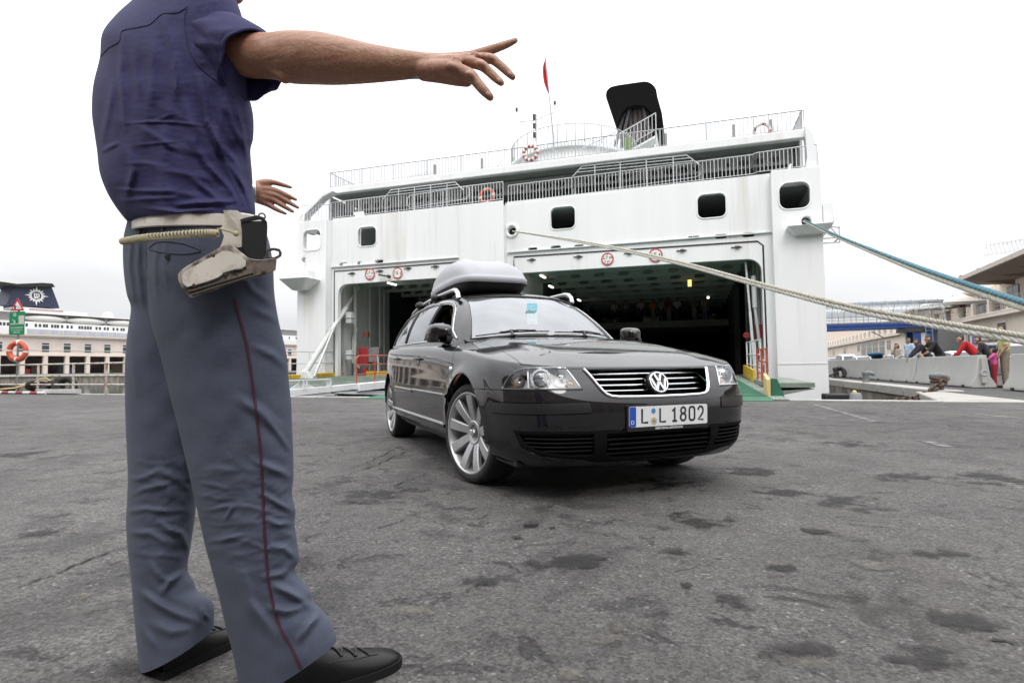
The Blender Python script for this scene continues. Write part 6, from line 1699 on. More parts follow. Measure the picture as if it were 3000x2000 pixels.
parked(CXR+.2, 50.2, 'carsilver', 'silver car behind the two leaning men')
parked(CXR, 56.0, 'carwhite', 'white car behind the man in the pale blue shirt')
parked(CXR-.2, 61.9, 'carsilver', 'silver car behind the dark haired woman')
parked(CXR, 67.6, 'carsilver', 'silver car just left of the dark haired woman')
parked(CXR, 73.8, 'carwhite', 'white van rising above the parked row', True)
parked(CXR, 80.4, 'carblue', 'grey blue car in the far half of the parked row')
parked(CXR, 87.0, 'carsilver', 'far silver car in the parked row near the ferry')
parked(CXR, 94.0, 'carwhite', 'farthest white car of the parked row')
parked(CXR-.3, 32.0, 'carblue', 'grey blue car at the right edge behind the girl')
rk = empty('roof_rack', (CXR, 38.3, 1.84), label='dark roof rack with load on the silver car at right', cat='roof rack')
mb = MB()
for yy in (-.3,.5,1.3): mb.bar((-.75,yy,.06),(.75,yy,.06),.05)
for xx in (-.7,.7): mb.bar((xx,-.6,.12),(xx,1.7,.12),.05).bar((xx,-.6,.12),(xx,-.6,0),.04).bar((xx,1.7,.12),(xx,1.7,0),.04)
mb.build('rack_frame', M['darksteel'], rk)
bl = tag(MB().sphere((0,0,0),1,16,10,(.55,.8,.22)).build('blue_bundle', mat('blue tarpaulin', (0.04,0.16,0.28), .7, bump=.5, bscale=8), None, smooth=True), 'blue tarpaulin bundle on a car roof behind the dark haired woman', 'bundle'); bl.location = (CXR-.2, 62.2, 1.58); bl.scale = (1.2,1.2,1)

# ---- the terminal building
M['stucco'] = mat('warm pale stucco', (0.70,0.61,0.52), .85, var=.06, vscale=.8, dirt=(0.58,0.50,0.42), dscale=.5, dlo=.5, dhi=.8, stretch=(1,1,.4))
M['stucco2'] = mat('pale cornice', (0.72,0.65,0.57), .8, var=.06); M['eave'] = mat('brown eave boards', (0.23,0.185,0.15), .8, var=.12, vscale=2)
M['opening'] = mat('dark opening', (0.012,0.010,0.010), .5); M['roofpale'] = mat('pale roof edge', (0.50,0.44,0.39), .8, var=.08)
M['winglass'] = mat('dull window glass', (0.05,0.06,0.06), .12)
TF = Face(24, 53, 4)
tb = TF.empty('terminal_building', label='long beige ferry terminal with balcony and wide overhanging roof', cat='building')
def tz(px, py, off=0.0): return TF.uv(px, py, off)
zb = 4.50
MB().prism([(-40,-.5),(140,-.5),(140,zb),(-40,zb)], [], lambda a, b, t: (t, a, b), 0.0, 14).build('ground_floor', M['stucco'], tb)
MB().box(-.55, 2.5, -40, 140, zb+.001, zb+.42).build('balcony_slab', M['stucco2'], tb, bevel=.02)
MB().box(-.58, -.551, -40, 140, zb+.30, zb+.36).build('balcony_mould', M['stucco2'], tb)
# openings of the ground floor
op0 = None
def opening(px0, px1, py0, py1, name='window', frame=True, d=.25):
    a = tz(px0, (py0+py1)/2); b = tz(px1, (py0+py1)/2); z1 = tz((px0+px1)/2, py0)[1]; z0 = tz((px0+px1)/2, py1)[1]
    s0, s1 = min(a[0], b[0]), max(a[0], b[0]); zz0 = max(z0, .3)
    o = MB().box(-.035,-.003,s0-.06,s1+.06,zz0-.08,z1+.08).build(name, M['stucco2'], tb); MB().box(-.045,-.0355,s0,s1,zz0,z1).build('pane', M['opening'] if not frame else M['winglass'], o)
    if frame: MB().box(-.06,-.0455,(s0+s1)/2-.03,(s0+s1)/2+.03,zz0,z1).box(-.06,-.0455,s0,s1,lerp(zz0,z1,.62),lerp(zz0,z1,.62)+.05).build('sash', M['stucco2'], o)
    return o
for r in ((2924,2948,945,975),(2780,2793,968,1010)): opening(*r, frame=False)
for r in ((2672,2687,984,1016),(2599,2610,997,1024),(2512,2519,998,1030),(2472,2479,1016,1036),(2440,2445,1022,1040),(2420,2423,1026,1042)): opening(*r)
for a, b in ((2524,2537),(2540,2554),(2557,2573),(2577,2592)): opening(a, b, 1000+ (2560-a)*.12, 1040, 'window')
# balcony posts and railings
y = -38.0; k = 0; pm = None; rm = None
while y < 110:
    if pm is None: pm = MB().box(-.5,-.1,-.22,.22,zb+.42,zb+1.52).build('balcony_pier', M['stucco2'], tb, bevel=.02); o = pm
    else: o = dup_mesh(pm, parent=tb)
    o.location = (0, y, 0)
    mb = MB()
    if rm is None:
        for z in (.55,.85,1.15,1.42): mb.bar((-.3,.24,zb+z),(-.3,3.36,zb+z),.035)
        for i in range(9): mb.bar((-.3,.5+i*.33,zb+.5),(-.3,.5+i*.33,zb+1.42),.025)
        rm = mb.build('balcony_rail', M['steel'], tb); o = rm
    else: o = dup_mesh(rm, parent=tb)
    o.location = (0, y, 0)
    y += 3.6
# upper floor near block with its deep eaves
s_end = tz(2905, 870, 3.0)[0]; tipy = tz(2790, 828, -1.3)[0]
MB().prism([(-40,zb+.42),(s_end,zb+.42),(s_end,8.7),(-40,8.9)], [], lambda a, b, t: (t, a, b), 3.0, 13).build('upper_floor', M['stucco'], tb)
mb = MB()
zt0 = tz(3000,742,-1.2)[1]; 
MB().hexa([(-1.3,-40,8.75),(13,-40,8.6),(13,s_end+3,8.2),(-1.3,tipy,8.05),(-1.3,-40,9.15),(13,-40,9.4),(13,s_end+3,8.8),(-1.3,tipy,8.38)]).build('roof', M['eave'], tb)
MB().hexa([(-1.45,-40,8.85),(-1.301,-40,8.85),(-1.301,tipy,8.12),(-1.45,tipy,8.12),(-1.45,-40,9.25),(-1.301,-40,9.25),(-1.301,tipy,8.46),(-1.45,tipy,8.46)]).build('roof_edge', M['roofpale'], tb)
bb = None
for k in range(9):
    yy = min(s_end, tipy)-1-k*4.2; 
    mb = MB().hexa([(-1.0,yy-.2,8.35),(3.0,yy-.2,7.7),(3.0,yy+.2,7.7),(-1.0,yy+.2,8.35),(-1.0,yy-.2,8.8),(3.0,yy-.2,8.8),(3.0,yy+.2,8.8),(-1.0,yy+.2,8.8)]).build('eave_beam', M['eave'], tb)
for r in ((2954,2987,838,872),(2868,2887,866,896),(2905,2928,858,890)):
    a = TF.uv(r[0], (r[2]+r[3])/2, 3.0); b = TF.uv(r[1], (r[2]+r[3])/2, 3.0); z1 = TF.uv((r[0]+r[1])/2, r[2], 3.0)[1]; s0, s1 = min(a[0],b[0]), max(a[0],b[0])
    o = MB().box(2.93,2.997,s0-.08,s1+.08,zb+.6,z1+.08).build('balcony_door', M['eave'], tb); MB().box(2.91,2.929,s0,s1,zb+.7,z1).build('pane', M['winglass'], o)
    MB().box(2.89,2.909,(s0+s1)/2-.04,(s0+s1)/2+.04,zb+.7,z1).build('sash', M['stucco2'], o)
q_ = TF.uv(2909, 832, 2.9); o = MB().sphere((0,0,0), .14, 10, 6).build('wall_lamp', M['lampyellow'], tb); o.location = (2.85, q_[0], q_[1])
q_ = TF.uv(2963, 815, 2.9); o = MB().sphere((0,0,0), .16, 10, 6).build('wall_lamp', M['darksteel'], tb); o.location = (2.85, q_[0], q_[1])
# the lower block beyond, with a pale gabled roof
a = tz(2830,842,4)[0]; 
MB().prism([(a-6,zb+.42),(a+46,zb+.42),(a+46,6.6),(a+20,8.1),(a-6,8.1)], [], lambda p, q2, t: (t, p, q2), 4.0, 13).build('far_upper_floor', M['stucco'], tb)
MB().hexa([(2.6,a-6,8.1),(14,a-6,8.3),(14,a+20,8.3),(2.6,a+20,8.1),(2.6,a-6,8.35),(14,a-6,9.2),(14,a+20,9.2),(2.6,a+20,8.35)]).hexa([(2.6,a+20,8.1),(14,a+20,8.3),(14,a+50,6.9),(2.6,a+50,6.4),(2.6,a+20,8.35),(14,a+20,9.2),(14,a+50,7.6),(2.6,a+50,6.65)]).build('far_roof', M['roofpale'], tb)
# distant roof to the left
tag(MB().prism([(30,0),(52,0),(52,9.6),(48,11.6),(34,11.9),(28,9.9),(30,9.6)], [], XZ, 172, 190).build('distant_hall', M['roofpale'], None), 'distant hall with a low pale roof behind the glass walkway', 'building')
tag(MB().prism([(20,0),(70,0),(70,7),(20,7)], [], XZ, 210, 230).build('distant_shed', M['stucco'], None), 'far beige shed closing the end of the pier', 'building')
# poster boards on the wall
q_ = tz(2859, 992); o = tag(MB().box(-.10,-.06,-.62,.62,-.5,.5).build('blue_poster', mat('blue poster', (0.05,0.09,0.42), .5, var=.3, vscale=3), None), 'blue poster on the beige terminal wall behind the people', 'poster'); o.location = TF.o+TF.t*q_[0]+Vector((0,0,q_[1])); o.rotation_euler = (0,0,-TF.a)
M['posteryellow'] = mat('poster yellow', (0.55,0.45,0.05), .5)
for k in range(7): MB().lathe([(0,0),(.05,0),(.05,.01),(0,.01)], (-.101,.28*cos(k*.9),.28*sin(k*.9)),(-1,0,0),8).build('poster_dot', M['posteryellow'], o)
q_ = tz(2836, 985); o = tag(MB().box(-.10,-.06,-.35,.35,-.75,.6).build('grey_notice', M['steel'], None), 'grey notice board left of the blue poster', 'notice'); o.location = TF.o+TF.t*q_[0]+Vector((0,0,q_[1])); o.rotation_euler = (0,0,-TF.a)
# white peaked canopies on the balcony
M['canvas'] = mat('white canvas', (0.62,0.59,0.54), .8, var=.05)
def tent(px, py_peak, py_eave, dist, w_, label):
    p = atd(px, py_eave, dist); pk = atd(px, py_peak, dist); h = pk.z-p.z
    e = empty('canopy_tent', (p.x, p.y, p.z), -TF.a, label=label, cat='canopy', group='white peaked canopies on the terminal balcony')
    mb = MB(); rows = []
    for t in (0,.12,.3,.55,.8,1.0):
        r = w_*(1-t)**1.0; zz = h*(t**1.7)
        rows.append([(max(-r,min(r,r*1.45*cos(2*pi*k/24))), max(-r,min(r,r*1.45*sin(2*pi*k/24))), zz) for k in range(24)])
    mb.grid(rows, True); mb.grid([[(x, y_, -.28) for x, y_, z_ in rows[0]], rows[0]], True)
    mb.build('canvas_roof', M['canvas'], e, smooth=True, angle=50)
    for sx_ in (-.93, .93):
        for sy_ in (-.93, .93): MB().cyl((sx_*w_, sy_*w_, -2.4),(sx_*w_, sy_*w_, 0), .05, 6).build('pole', M['white2'], e)
    return e
tent(2812,856,888,55.5,1.95,'largest white peaked canopy, nearest on the balcony')
tent(2776,864,893,58.5,1.85,'second white peaked canopy from the right')
tent(2746,873,897,61,1.7,'third white peaked canopy from the right')
tent(2722,881,899,63,1.6,'smallest white peaked canopy, behind the others')
# blue gangway with its glass tunnel and ladder tower
gw = empty('gangway', (12, 60, 0), label='blue steel passenger gangway with a clear arched tunnel', cat='gangway')
M['bluesteel'] = mat('blue steel', (0.018,0.060,0.235), .5, var=.1); M['tunnel'] = glass_mat('tunnel sheet', (0.90,0.92,0.93), 1.35, .88)
g = [at(2417,y,1,60) for y in (950,972)]; zt, zl = 4.42, 3.72
MB().hexa([(-6.9,-1.3,zl),(8.2,-1.3,zl+.18),(8.2,1.3,zl+.18),(-6.9,1.3,zl),(-6.9,-1.3,zt),(8.2,-1.3,zt-.12),(8.2,1.3,zt-.12),(-6.9,1.3,zt)]).build('beam', M['bluesteel'], gw)
MB().box(-6.9,8.2,-1.36,-1.301,zt-.30,zt-.22).build('beam_flange', M['bluesteel'], gw)
MB().box(-6.9,8.2,-1.25,1.25,zt-.10,zt+.03).build('walkway_floor', M['steel'], gw)
mb = MB(); rows = []
arc = [(1.25*cos(radians(a)), zt+.55+ (1.45*sin(radians(a)))) for a in range(0,181,20)]
for x in (-6.9,-3,1,5,9.5): rows.append([(x, -p[0], p[1]) for p in arc])
mb.grid(rows).build('tunnel_sheet', M['tunnel'], gw, smooth=True)
h0 = MB().tube([(0,-1.27,zt)]+[(0,-p[0]*1.02,p[1]*1.0+.02) for p in arc]+[(0,1.27,zt)], .024, 6).build('tunnel_hoop', M['steel'], gw, smooth=True); h0.location = (-6.5,0,0)
for k in range(1, 16): dup_mesh(h0, (-6.5+k*1.02,0,0), gw)
mb = MB()
for z in (zt+.25, zt+.55): mb.bar((-6.9,-1.3,z),(9.0,-1.3,z),.05)
mb.build('tunnel_rail', M['steel'], gw)
t0 = MB().box(6.6,7.1,-1.2,-.8,0,zl+.1).build('tower_leg', M['bluesteel'], gw); dup_mesh(t0, (0,1.9,0), gw); MB().box(8.3,10.2,-1.4,1.2,0,zl+.1).build('tower_shaft', mat('grey lift shaft', (0.16,0.165,0.17), .6), gw)
MB().box(5.9,8.2,-1.3,1.2,zl-.25,zl+.12).build('tower_head', M['darksteel'], gw)
mb = MB()
for x in (7.45,7.95): mb.bar((x,-1.5,0),(x-.12,-1.5,zt+.2),.07)
for k in range(12): mb.bar((7.44-k*.01,-1.5,.3+k*.36),(7.95-k*.01,-1.5,.3+k*.36),.045)
mb.build('ladder', mat('bright blue ladder', (0.10,0.24,0.55), .45), gw)
MB().tube([(3.2,-1.4,zl-.1),(4.2,-1.4,zl-.75),(5.3,-1.4,zl-.6),(6.0,-1.4,zl+.05)],.04,6).build('cable_loop', M['black'], gw)
# crane jib far behind
cj = empty('crane', (60, 205, 0), label='pale lattice crane jib above the terminal roof at the right edge', cat='crane')
A = at(2884,748,1,205)-cj.location; B = at(3060,722,1,205)-cj.location; mb = MB(); up = Vector((0,0,3.4)); n = 14
for o_ in (Vector((0,0,0)), Vector((0,0,3.2))): mb.bar(A+o_*(1 if o_.z == 0 else 1)+(Vector((1.5,0,0)) if o_.z else Vector((0,0,0))), B+o_, .35)
for k in range(n):
    p, q2 = A.lerp(B, k/n), A.lerp(B, (k+1)/n); mb.bar(p, q2.lerp(p,.5)+Vector((0,0,3.2)), .16); mb.bar(q2.lerp(p,.5)+Vector((0,0,3.2)), q2, .16)
mb.build('jib', mat('pale crane grey', (0.74,0.75,0.76), .6), cj)
MB().box(B.x-1.5,B.x+1.5,-1.5,1.5,0,B.z).build('crane_tower', M['steel'], cj)
# ------------------------------------------------------------------ left: railing, lifebuoy post, the far quay, the cruise ship
M['railrust'] = mat('rust streaked white paint', (0.50,0.47,0.42), .6, var=.1, dirt=(0.26,0.13,0.06), dscale=5, dlo=.50, dhi=.66)
def epx(px, inset=.25):
    """a point on the quay edge under a pixel column"""
    d = pxdir(px, 1100); best = None
    for a, b in zip(EDGE, EDGE[1:]):
        # intersect in plan
        ex, ey = b[0]-a[0], b[1]-a[1]; den = d.x*ey - d.y*ex
        if abs(den) < 1e-9: continue
        t = (a[0]*ey - a[1]*ex)/den; u = ((d.x*t-a[0])*ex + (d.y*t-a[1])*ey)/(ex*ex+ey*ey)
        if t > 0 and -0.001 <= u <= 1.001: best = Vector((d.x*t, d.y*t, 0))
    return best*(1-inset/best.length) if best else Vector((-20, 13.4, 0))
qr = empty('quay_railing', epx(215), label='rusty white railing along the quay edge left of the officer', cat='railing')
o0 = qr.location
posts = [epx(-60), epx(112), epx(215), epx(312), epx(420), epx(540)]
for p in posts: MB().cyl(p-o0, p-o0+Vector((0,0,1.02)), .038, 8).build('rail_post', M['railrust'], qr, smooth=True)
for a, b in zip(posts, posts[1:]):
    for h in (1.02,.62,.33): MB().cyl(a-o0+Vector((0,0,h)), b-o0+Vector((0,0,h)), .028, 8).build('rail_bar', M['railrust'], qr, smooth=True)
a, b = epx(104, .35), epx(222, .35); MB().hexa([tuple(a-o0+Vector(v)) for v in ((0,0,.03),)]+[tuple(b-o0+Vector((0,0,.03))), tuple(b-o0+Vector((0,.2,.03))), tuple(a-o0+Vector((0,.2,.03))), tuple(a-o0+Vector((0,0,.17))), tuple(b-o0+Vector((0,0,.17))), tuple(b-o0+Vector((0,.2,.17))), tuple(a-o0+Vector((0,.2,.17)))]).build('foot_beam', M['edging'], qr, bevel=.01)
# post with lifebuoy, green bathing notice and warning triangle
bp = epx(45, .4); D_ = -(CAMROT.transposed() @ (bp-EYE)).z
def bz(py): return atd(45, py, D_).z
sp = empty('signpost', bp, YAW*.6, label='post with a green notice and a red rimmed warning triangle at far left', cat='signpost')
MB().cyl((0,.06,0),(0,.06,bz(880)),.032,10).build('post', M['steel'], sp, smooth=True)
zt_, zg0 = bz(876), bz(951); zg1 = bz(911); wd = .29
MB().box(-.305,.305,-.005,.012,bz(980),bz(911)).build('notice_board', M['signgreen'], sp)
MB().prism([(-.27,bz(909)),(.29,bz(909)),(.01,bz(871))], [], XZ, -.012,.008).build('triangle', M['signred'], sp, bevel=.003)
MB().prism([(-.175,bz(909)+.06),(.195,bz(909)+.06),(.01,bz(871)-.125)], [], XZ, -.0155,-.0125).build('triangle_face', M['signwhite'], sp)
zc_ = (bz(909)*.7+bz(871)*.3)
MB().bar((-.08,-.018,zc_+.06),(.14,-.018,zc_-.03),.02,.004).prism([(-.12,zc_-.07),(-.04,zc_-.07),(-.04,zc_+.03),(-.09,zc_+.06)], [], XZ, -.0185,-.016).build('triangle_figure', M['signblack'], sp)
G0, G1 = bz(980), bz(911); GH = G1-G0
def gp(u, v): return (-.305+.61*u, G0+GH*v)
mb = MB().lathe([(.030,0),(.030,.004),(.062,.004),(.062,0)], (gp(.36,.86)[0],-.007,gp(.36,.86)[1]), (0,-1,0), 18, caps=False)
for a, b in (((.20,.66),(.32,.60)),((.52,.66),(.40,.60)),((.32,.60),(.34,.50)),((.40,.60),(.38,.50))): 
    p, q_ = gp(*a), gp(*b); mb.bar((p[0],-.008,p[1]),(q_[0],-.008,q_[1]),.035,.004)
mb.prism([gp(.30,.62),gp(.42,.62),gp(.43,.49),gp(.29,.49)], [], XZ, -.010,-.0062)
for k in range(3):
    z = .47-.02*k; mb.tube([(gp(.05+.09*i, z)[0], -.008, gp(0, z+.008*(i % 2))[1]) for i in range(7)], .007, 4)
mb.build('swimmer_mark', mat('notice pale green', (0.42,0.56,0.46), .5), sp)
MB().prism([gp(.62,.45),gp(.99,.45),gp(.99,.82),gp(.62,.82)], [], XZ, -.0085,-.0055).build('notice_patch', mat('notice grey patch', (0.50,0.50,0.48), .5), sp)
text('notice_text', 'SALVAGENTE', .082, (0,-.0065,G0+GH*.30), mat('notice lettering', (0.40,0.55,0.44), .5), sp, rot=(pi/2,0,0), bold=.002, sx_=1.0)
text('notice_text', 'RESCUE', .075, (0,-.0065,G0+GH*.11), bpy.data.materials['notice lettering'], sp, rot=(pi/2,0,0), bold=.002)
MB().box(-.22,.22,-.008,-.0055,G0+GH*.195,G0+GH*.215).build('notice_line', bpy.data.materials['notice lettering'], sp)
lp_ = atd(52, 1028, D_-.2); lifebuoy(lp_, .29, .088, (.35,-1,0), 4, 'orange lifebuoy with pale bands hanging on the signpost', 'buoyorange', share=.88)
# barrier pole lying on the edge, tyres and ropes
pl2 = empty('striped_pole', epx(40,.55), label='red and white striped pole lying on the quay edge', cat='pole')
a, b = epx(-30,.55)-pl2.location, epx(135,.5)-pl2.location
for k in range(8): MB().cyl(a.lerp(b,k/8)+Vector((0,0,.05)), a.lerp(b,(k+1)/8)+Vector((0,0,.05)), .05, 8).build('band', M['signwhite'] if k % 2 else M['red'], pl2, smooth=True)
def tyre(px, py, R_, ax, label, dz=0.0, off=-.35):
    p = epx(px, off); p.z = atd(px, py, -(CAMROT.transposed() @ (p-EYE)).z).z; e = empty('tyre_fender', p, label=label, cat='tyre', group='old tyre fenders along the quay edge')
    MB().torus((0,0,0), R_, R_*.42, ax, 26, 10).build('tyre', M['tyre'], e, smooth=True); return e
tyre(8,1133,.34,(.1,.2,1),'black tyre fender at the left picture edge')
tyre(155,1136,.27,(.2,-.6,1),'pale dusted tyre fender in the heap by the railing')
tyre(190,1128,.26,(.8,-.5,.5),'upright black tyre fender at the right of the heap')
tyre(112,1130,.26,(-.4,.3,1),'black tyre fender beneath the yellow ropes')
tyre(168,1118,.22,(-.2,-.2,1),'black tyre fender on top of the heap')
ry_ = empty('rope_heap', epx(95,-.3), label='yellow and grey ropes slung over the tyre heap at left', cat='rope', group='mooring ropes')
o_ = ry_.location
for j, (l, m) in enumerate((([(0,1140),(45,1136),(100,1120),(118,1113),(140,1108)],'paleyellow'),([(55,1133),(95,1122),(125,1116),(150,1120),(182,1134)],'rope'),([(60,1128),(100,1114),(135,1105)],'ropewhite'),([(75,1132),(110,1119),(140,1112),(165,1118)],'paleyellow'))):
    MB().tube([atd(px,py,D_-.2+.1*j)-o_ for px,py in l], .028, 6).build('rope_length', M[m], ry_, smooth=True)
# far quay and the long arcaded station
LF = Face(-150, pxy(0,-150), 10)
fq = LF.empty('far_quay'); fq['kind'] = 'structure'
def lz_(py, px=200): return LF.uv(px, py)[1]
ZQ = lz_(1094); ZW = lz_(1128)
MB().box(-60, 7, -120, 700, -3.2, ZQ-.02).build('quay_body', M['quaywall'], fq)
MB().box(6.9, 7.3, -120, 700, ZQ-.6, ZQ).build('quay_coping', M['concrete'], fq)
sb = LF.empty('harbour_station', label='long cream arcaded station building across the water at left', cat='building')
M['cream'] = mat('cream station wall', (0.68,0.59,0.54), .85, var=.05, vscale=.3, dirt=(0.58,0.49,0.44), dscale=.4, dlo=.5, dhi=.8)
z_c0 = lz_(979,100); z_mid = lz_(1036,100)
MB().box(-.9-14,-.9,-120,420,z_mid,z_c0-.55).build('upper_wall', M['cream'], sb)
MB().box(-14.9,-.3,-120,420,z_c0-.549,z_c0-.25).box(-14.9,-.1,-120,420,z_c0-.249,z_c0).build('cornice', M['stucco2'], sb)
MB().box(-14.9,-.55,-120,420,z_mid-.45,z_mid-.001).build('arcade_beam', M['stucco2'], sb)
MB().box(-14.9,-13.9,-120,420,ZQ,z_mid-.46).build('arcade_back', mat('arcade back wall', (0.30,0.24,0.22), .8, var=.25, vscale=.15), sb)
MB().box(-.86,-.80,-120,420,z_mid+.9,z_mid+1.05).build('string_course', M['stucco2'], sb)
sx0 = [LF.uv(px, 1060)[0] for px in (2,70,137.5,201,262,319)]
stp = (sx0[-1]-sx0[1])/4; c0 = sx0[1]
pcol = None; wino = None; bayo = None
for k in range(-8, 60):
    s_ = c0 + k*stp*1.0
    if k <= 4 and k >= 0: s_ = sx0[1+k]
    if pcol is None: pcol = MB().box(-1.4,-.56,-.42,.42,ZQ,z_mid-.46).build('column', M['cream'], sb); o = pcol
    else: o = dup_mesh(pcol, parent=sb)
    o.location = (0, s_, 0)
    wz0, wz1 = lz_(1031), lz_(1006)
    if wino is None:
        wino = MB().box(-.895,-.86,-.85,.85,wz0-.1,wz1+.1).build('window', M['white2'], sb)
        pn = MB().box(-.855,-.84,-.72,.72,wz0,lerp(wz0,wz1,.72)).build('pane', M['winglass'], wino); MB().box(-.855,-.84,-.72,.72,lerp(wz0,wz1,.80),wz1).build('pane', M['winglass'], wino); o = wino; o.location = (0, s_, 0)
    else:
        o = copy_tree(wino, sb); o.location = (0, s_, 0)
    random.seed(k*7+3)
    mb = MB(); zz = z_mid-.46
    hb = random.uniform(.35,.75); mb.box(-9,-8.9,.5,stp-.5,ZQ,ZQ+(zz-ZQ)*hb)
    o2 = mb.build('shop_front', [M['opening'], M['eave'], M['winglass'], M['darksteel']][k % 4], sb); o2.location = (0, s_, 0)
    if k % 2 == 0:
        o2 = MB().box(-5,-3.5,1.2,2.6,ZQ,ZQ+random.uniform(.8,1.6)).build('kiosk', [M['red'], M['bluesteel'], M['green'], M['steel']][(k//2) % 4], sb); o2.location = (0, s_, 0)
# cruise ship lying behind the station
CF = Face(-215, pxy(0,-215), 10)
cs = CF.empty('cruise_ship', label='white cruise ship with a dark blue funnel behind the station at left', cat='ship')
M['navy'] = mat('navy funnel paint', (0.025,0.032,0.065), .5, var=.05); M['shipwhite'] = mat('cruise ship white', (0.74,0.74,0.74), .5, var=.03)
def cz2(py, px=150): return CF.uv(px, py)[1]
def cs_(px, py=950): return CF.uv(px, py)[0]
L0, L1 = -160, 330
MB().box(-26,0,L0,L1,-2.4,cz2(963)).build('hull', M['shipwhite'], cs)
MB().box(-26,-1.2,L0,L1,cz2(963)+.001,cz2(944)).build('cabin_deck', M['shipwhite'], cs)
MB().box(-25,-4.5,L0,L1-20,cz2(944)+.001,cz2(920)).build('boat_deck', mat('grey boat deck', (0.52,0.52,0.52), .6, var=.1), cs)  # boat deck a greyer tone than the hull
MB().box(-26,-.8,L0,L1,cz2(920)+.001,cz2(917)).build('deck_edge', M['shipwhite'], cs)
MB().box(-24,-3,cs_(70),cs_(268),cz2(917)+.001,cz2(907)).build('sun_deck', M['shipwhite'], cs)
MB().box(-24,-5,cs_(60),cs_(190),cz2(907)+.001,cz2(901)).build('funnel_house', M['shipwhite'], cs)
MB().box(-24,-3,L0,cs_(20),cz2(917)+.001,cz2(905)).build('forward_house', M['shipwhite'], cs)
wo = None
for px in list(range(-60,60,11))+[62,66,83,110,122,134,142,158,167,175,187,203,215,238,246,255,263,271,288,298,312,321,338,349,361,368]:
    if wo is None: wo = MB().box(-1.19,-1.1,-.32,.32,cz2(959),cz2(950)).build('cabin_window', M['winglass'], cs); o = wo; 
    else: o = dup_mesh(wo, parent=cs)
    o.location = (0, cs_(px), 0)
for k in range(24): o = dup_mesh(wo, (0, cs_(368)+5+k*4.3, 0), cs)
# glazed lounge band
for k, px in enumerate(range(80, 372, 12)):
    MB().box(.001,.12,cs_(px),cs_(px+10),cz2(979),cz2(966)).build('lounge_pane', mat('lounge pane %d' % k, (0.42+.03*(k % 3),0.43+.03*(k*7 % 3),0.48+.03*(k*5 % 4)), .2), cs) if k < 25 else None
# lifeboats in davits
lb = None
for px in (142, 262, 372):
    e_s = cs_(px)
    if lb is None:
        mb = MB(); rows = []
        for t in range(9):
            f = t/8; w_ = sin(pi*min(.97, max(.03, f)))**.5; rows.append([(-2.2+1.5*w_*cos(a), lerp(-6.2,6.2,f), cz2(934)+1.3*w_*sin(a)) for a in [2*pi*q2/12 for q2 in range(12)]])
        mb.grid(rows, True); lb = mb.build('lifeboat', mat('pale lifeboat', (0.60,0.60,0.58), .5), cs, smooth=True); dv = MB().bar((-2.2,-6.8,cz2(944)),(-2.2,-6.0,cz2(922)),.35).bar((-2.2,6.8,cz2(944)),(-2.2,6.0,cz2(922)),.35).build('davit', M['steel'], lb); lb.location = (0, e_s, 0)
    else:
        o = copy_tree(lb, cs); o.location = (0, e_s, 0)
# red trimmed awning line, radome
mb = MB().box(-2.9,-2.7,cs_(95),cs_(196),cz2(909),cz2(905)); mb.build('awning_line', mat('faded red trim', (0.42,0.26,0.25), .6), cs)
MB().sphere((-8, cs_(349), cz2(911)), 1.9, 14, 8).build('radome', M['shipwhite'], cs, smooth=True); MB().box(-10,-6,cs_(322),cs_(372),cz2(921),cz2(914)).build('bridge_house', M['shipwhite'], cs)
f_ = [CF.uv(px, py, -6) for px, py in ((18,894),(176,903),(168,880),(152,838),(148,831),(44,833),(38,850))]
fo_ = MB().prism(f_, [], lambda a, b, t: (t, a, b), -16, -6).build('funnel', M['navy'], cs, bevel=.3)
w_ = [CF.uv(px, py, -5) for px, py in ((-30,822),(10,827),(46,832),(120,829),(150,831),(158,841),(140,840),(60,841),(40,838),(0,831),(-30,827))]
MB().prism(w_, [], lambda a, b, t: (t, a, b), -18, -4).build('funnel_wing', M['black'], fo_)
# compass-rose emblem with its letters
lc = CF.uv(107, 866, -5.95); R_ = abs(CF.uv(142,866,-5.95)[0]-lc[0]); star = []
for k in range(32):
    a = 2*pi*k/32+pi/2; r = [1.0,.52,.74,.52][k % 4] if k % 8 in (0,1,2,3) else [.80,.52,.70,.52][k % 4]
    star.append((lc[0]+R_*r*cos(a), lc[1]+R_*r*sin(a)))
MB().prism(star, [], lambda a, b, t: (t, a, b), -5.99, -5.90).build('star_emblem', M['signwhite'], fo_)
MB().lathe([(0,0),(R_*.40,0),(R_*.40,.06),(0,.06)], (-5.89, lc[0], lc[1]), (1,0,0), 28).build('star_disc', M['navy'], fo_)
text('emblem_text', 'm', R_*.62, (-5.80, lc[0], lc[1]+R_*.12), M['signwhite'], fo_, bold=R_*.02, sx_=1.1); text('emblem_text', 'sc', R_*.46, (-5.80, lc[0], lc[1]-R_*.16), M['signwhite'], fo_, bold=R_*.02, sx_=1.2)
# ------------------------------------------------------------------ unseen building added behind the camera to darken reflections and camera-facing sides
wb = empty('added_warehouse', (0,-17,0), label='brown quayside warehouse at the photographer\'s back, mirrored in the dark car', cat='building')
M['whbrown'] = mat('brown warehouse wall', (0.20,0.165,0.14), .85, var=.12, vscale=.4)
MB().box(-75,70,-16,0,0,16.5).build('wall', M['whbrown'], wb); MB().box(-75.3,70.3,-16.3,.6,16.5,17.2).build('roof', M['eave'], wb)
w0 = None
for k in range(24):
    for z in (1.0, 6.6, 11.6):
        if w0 is None: w0 = MB().box(-1.1,1.1,.002,.06,0,2.6).build('window', M['winglass'], wb); o = w0
        else: o = dup_mesh(w0, parent=wb)
        o.location = (-70+k*5.8, 0, z)
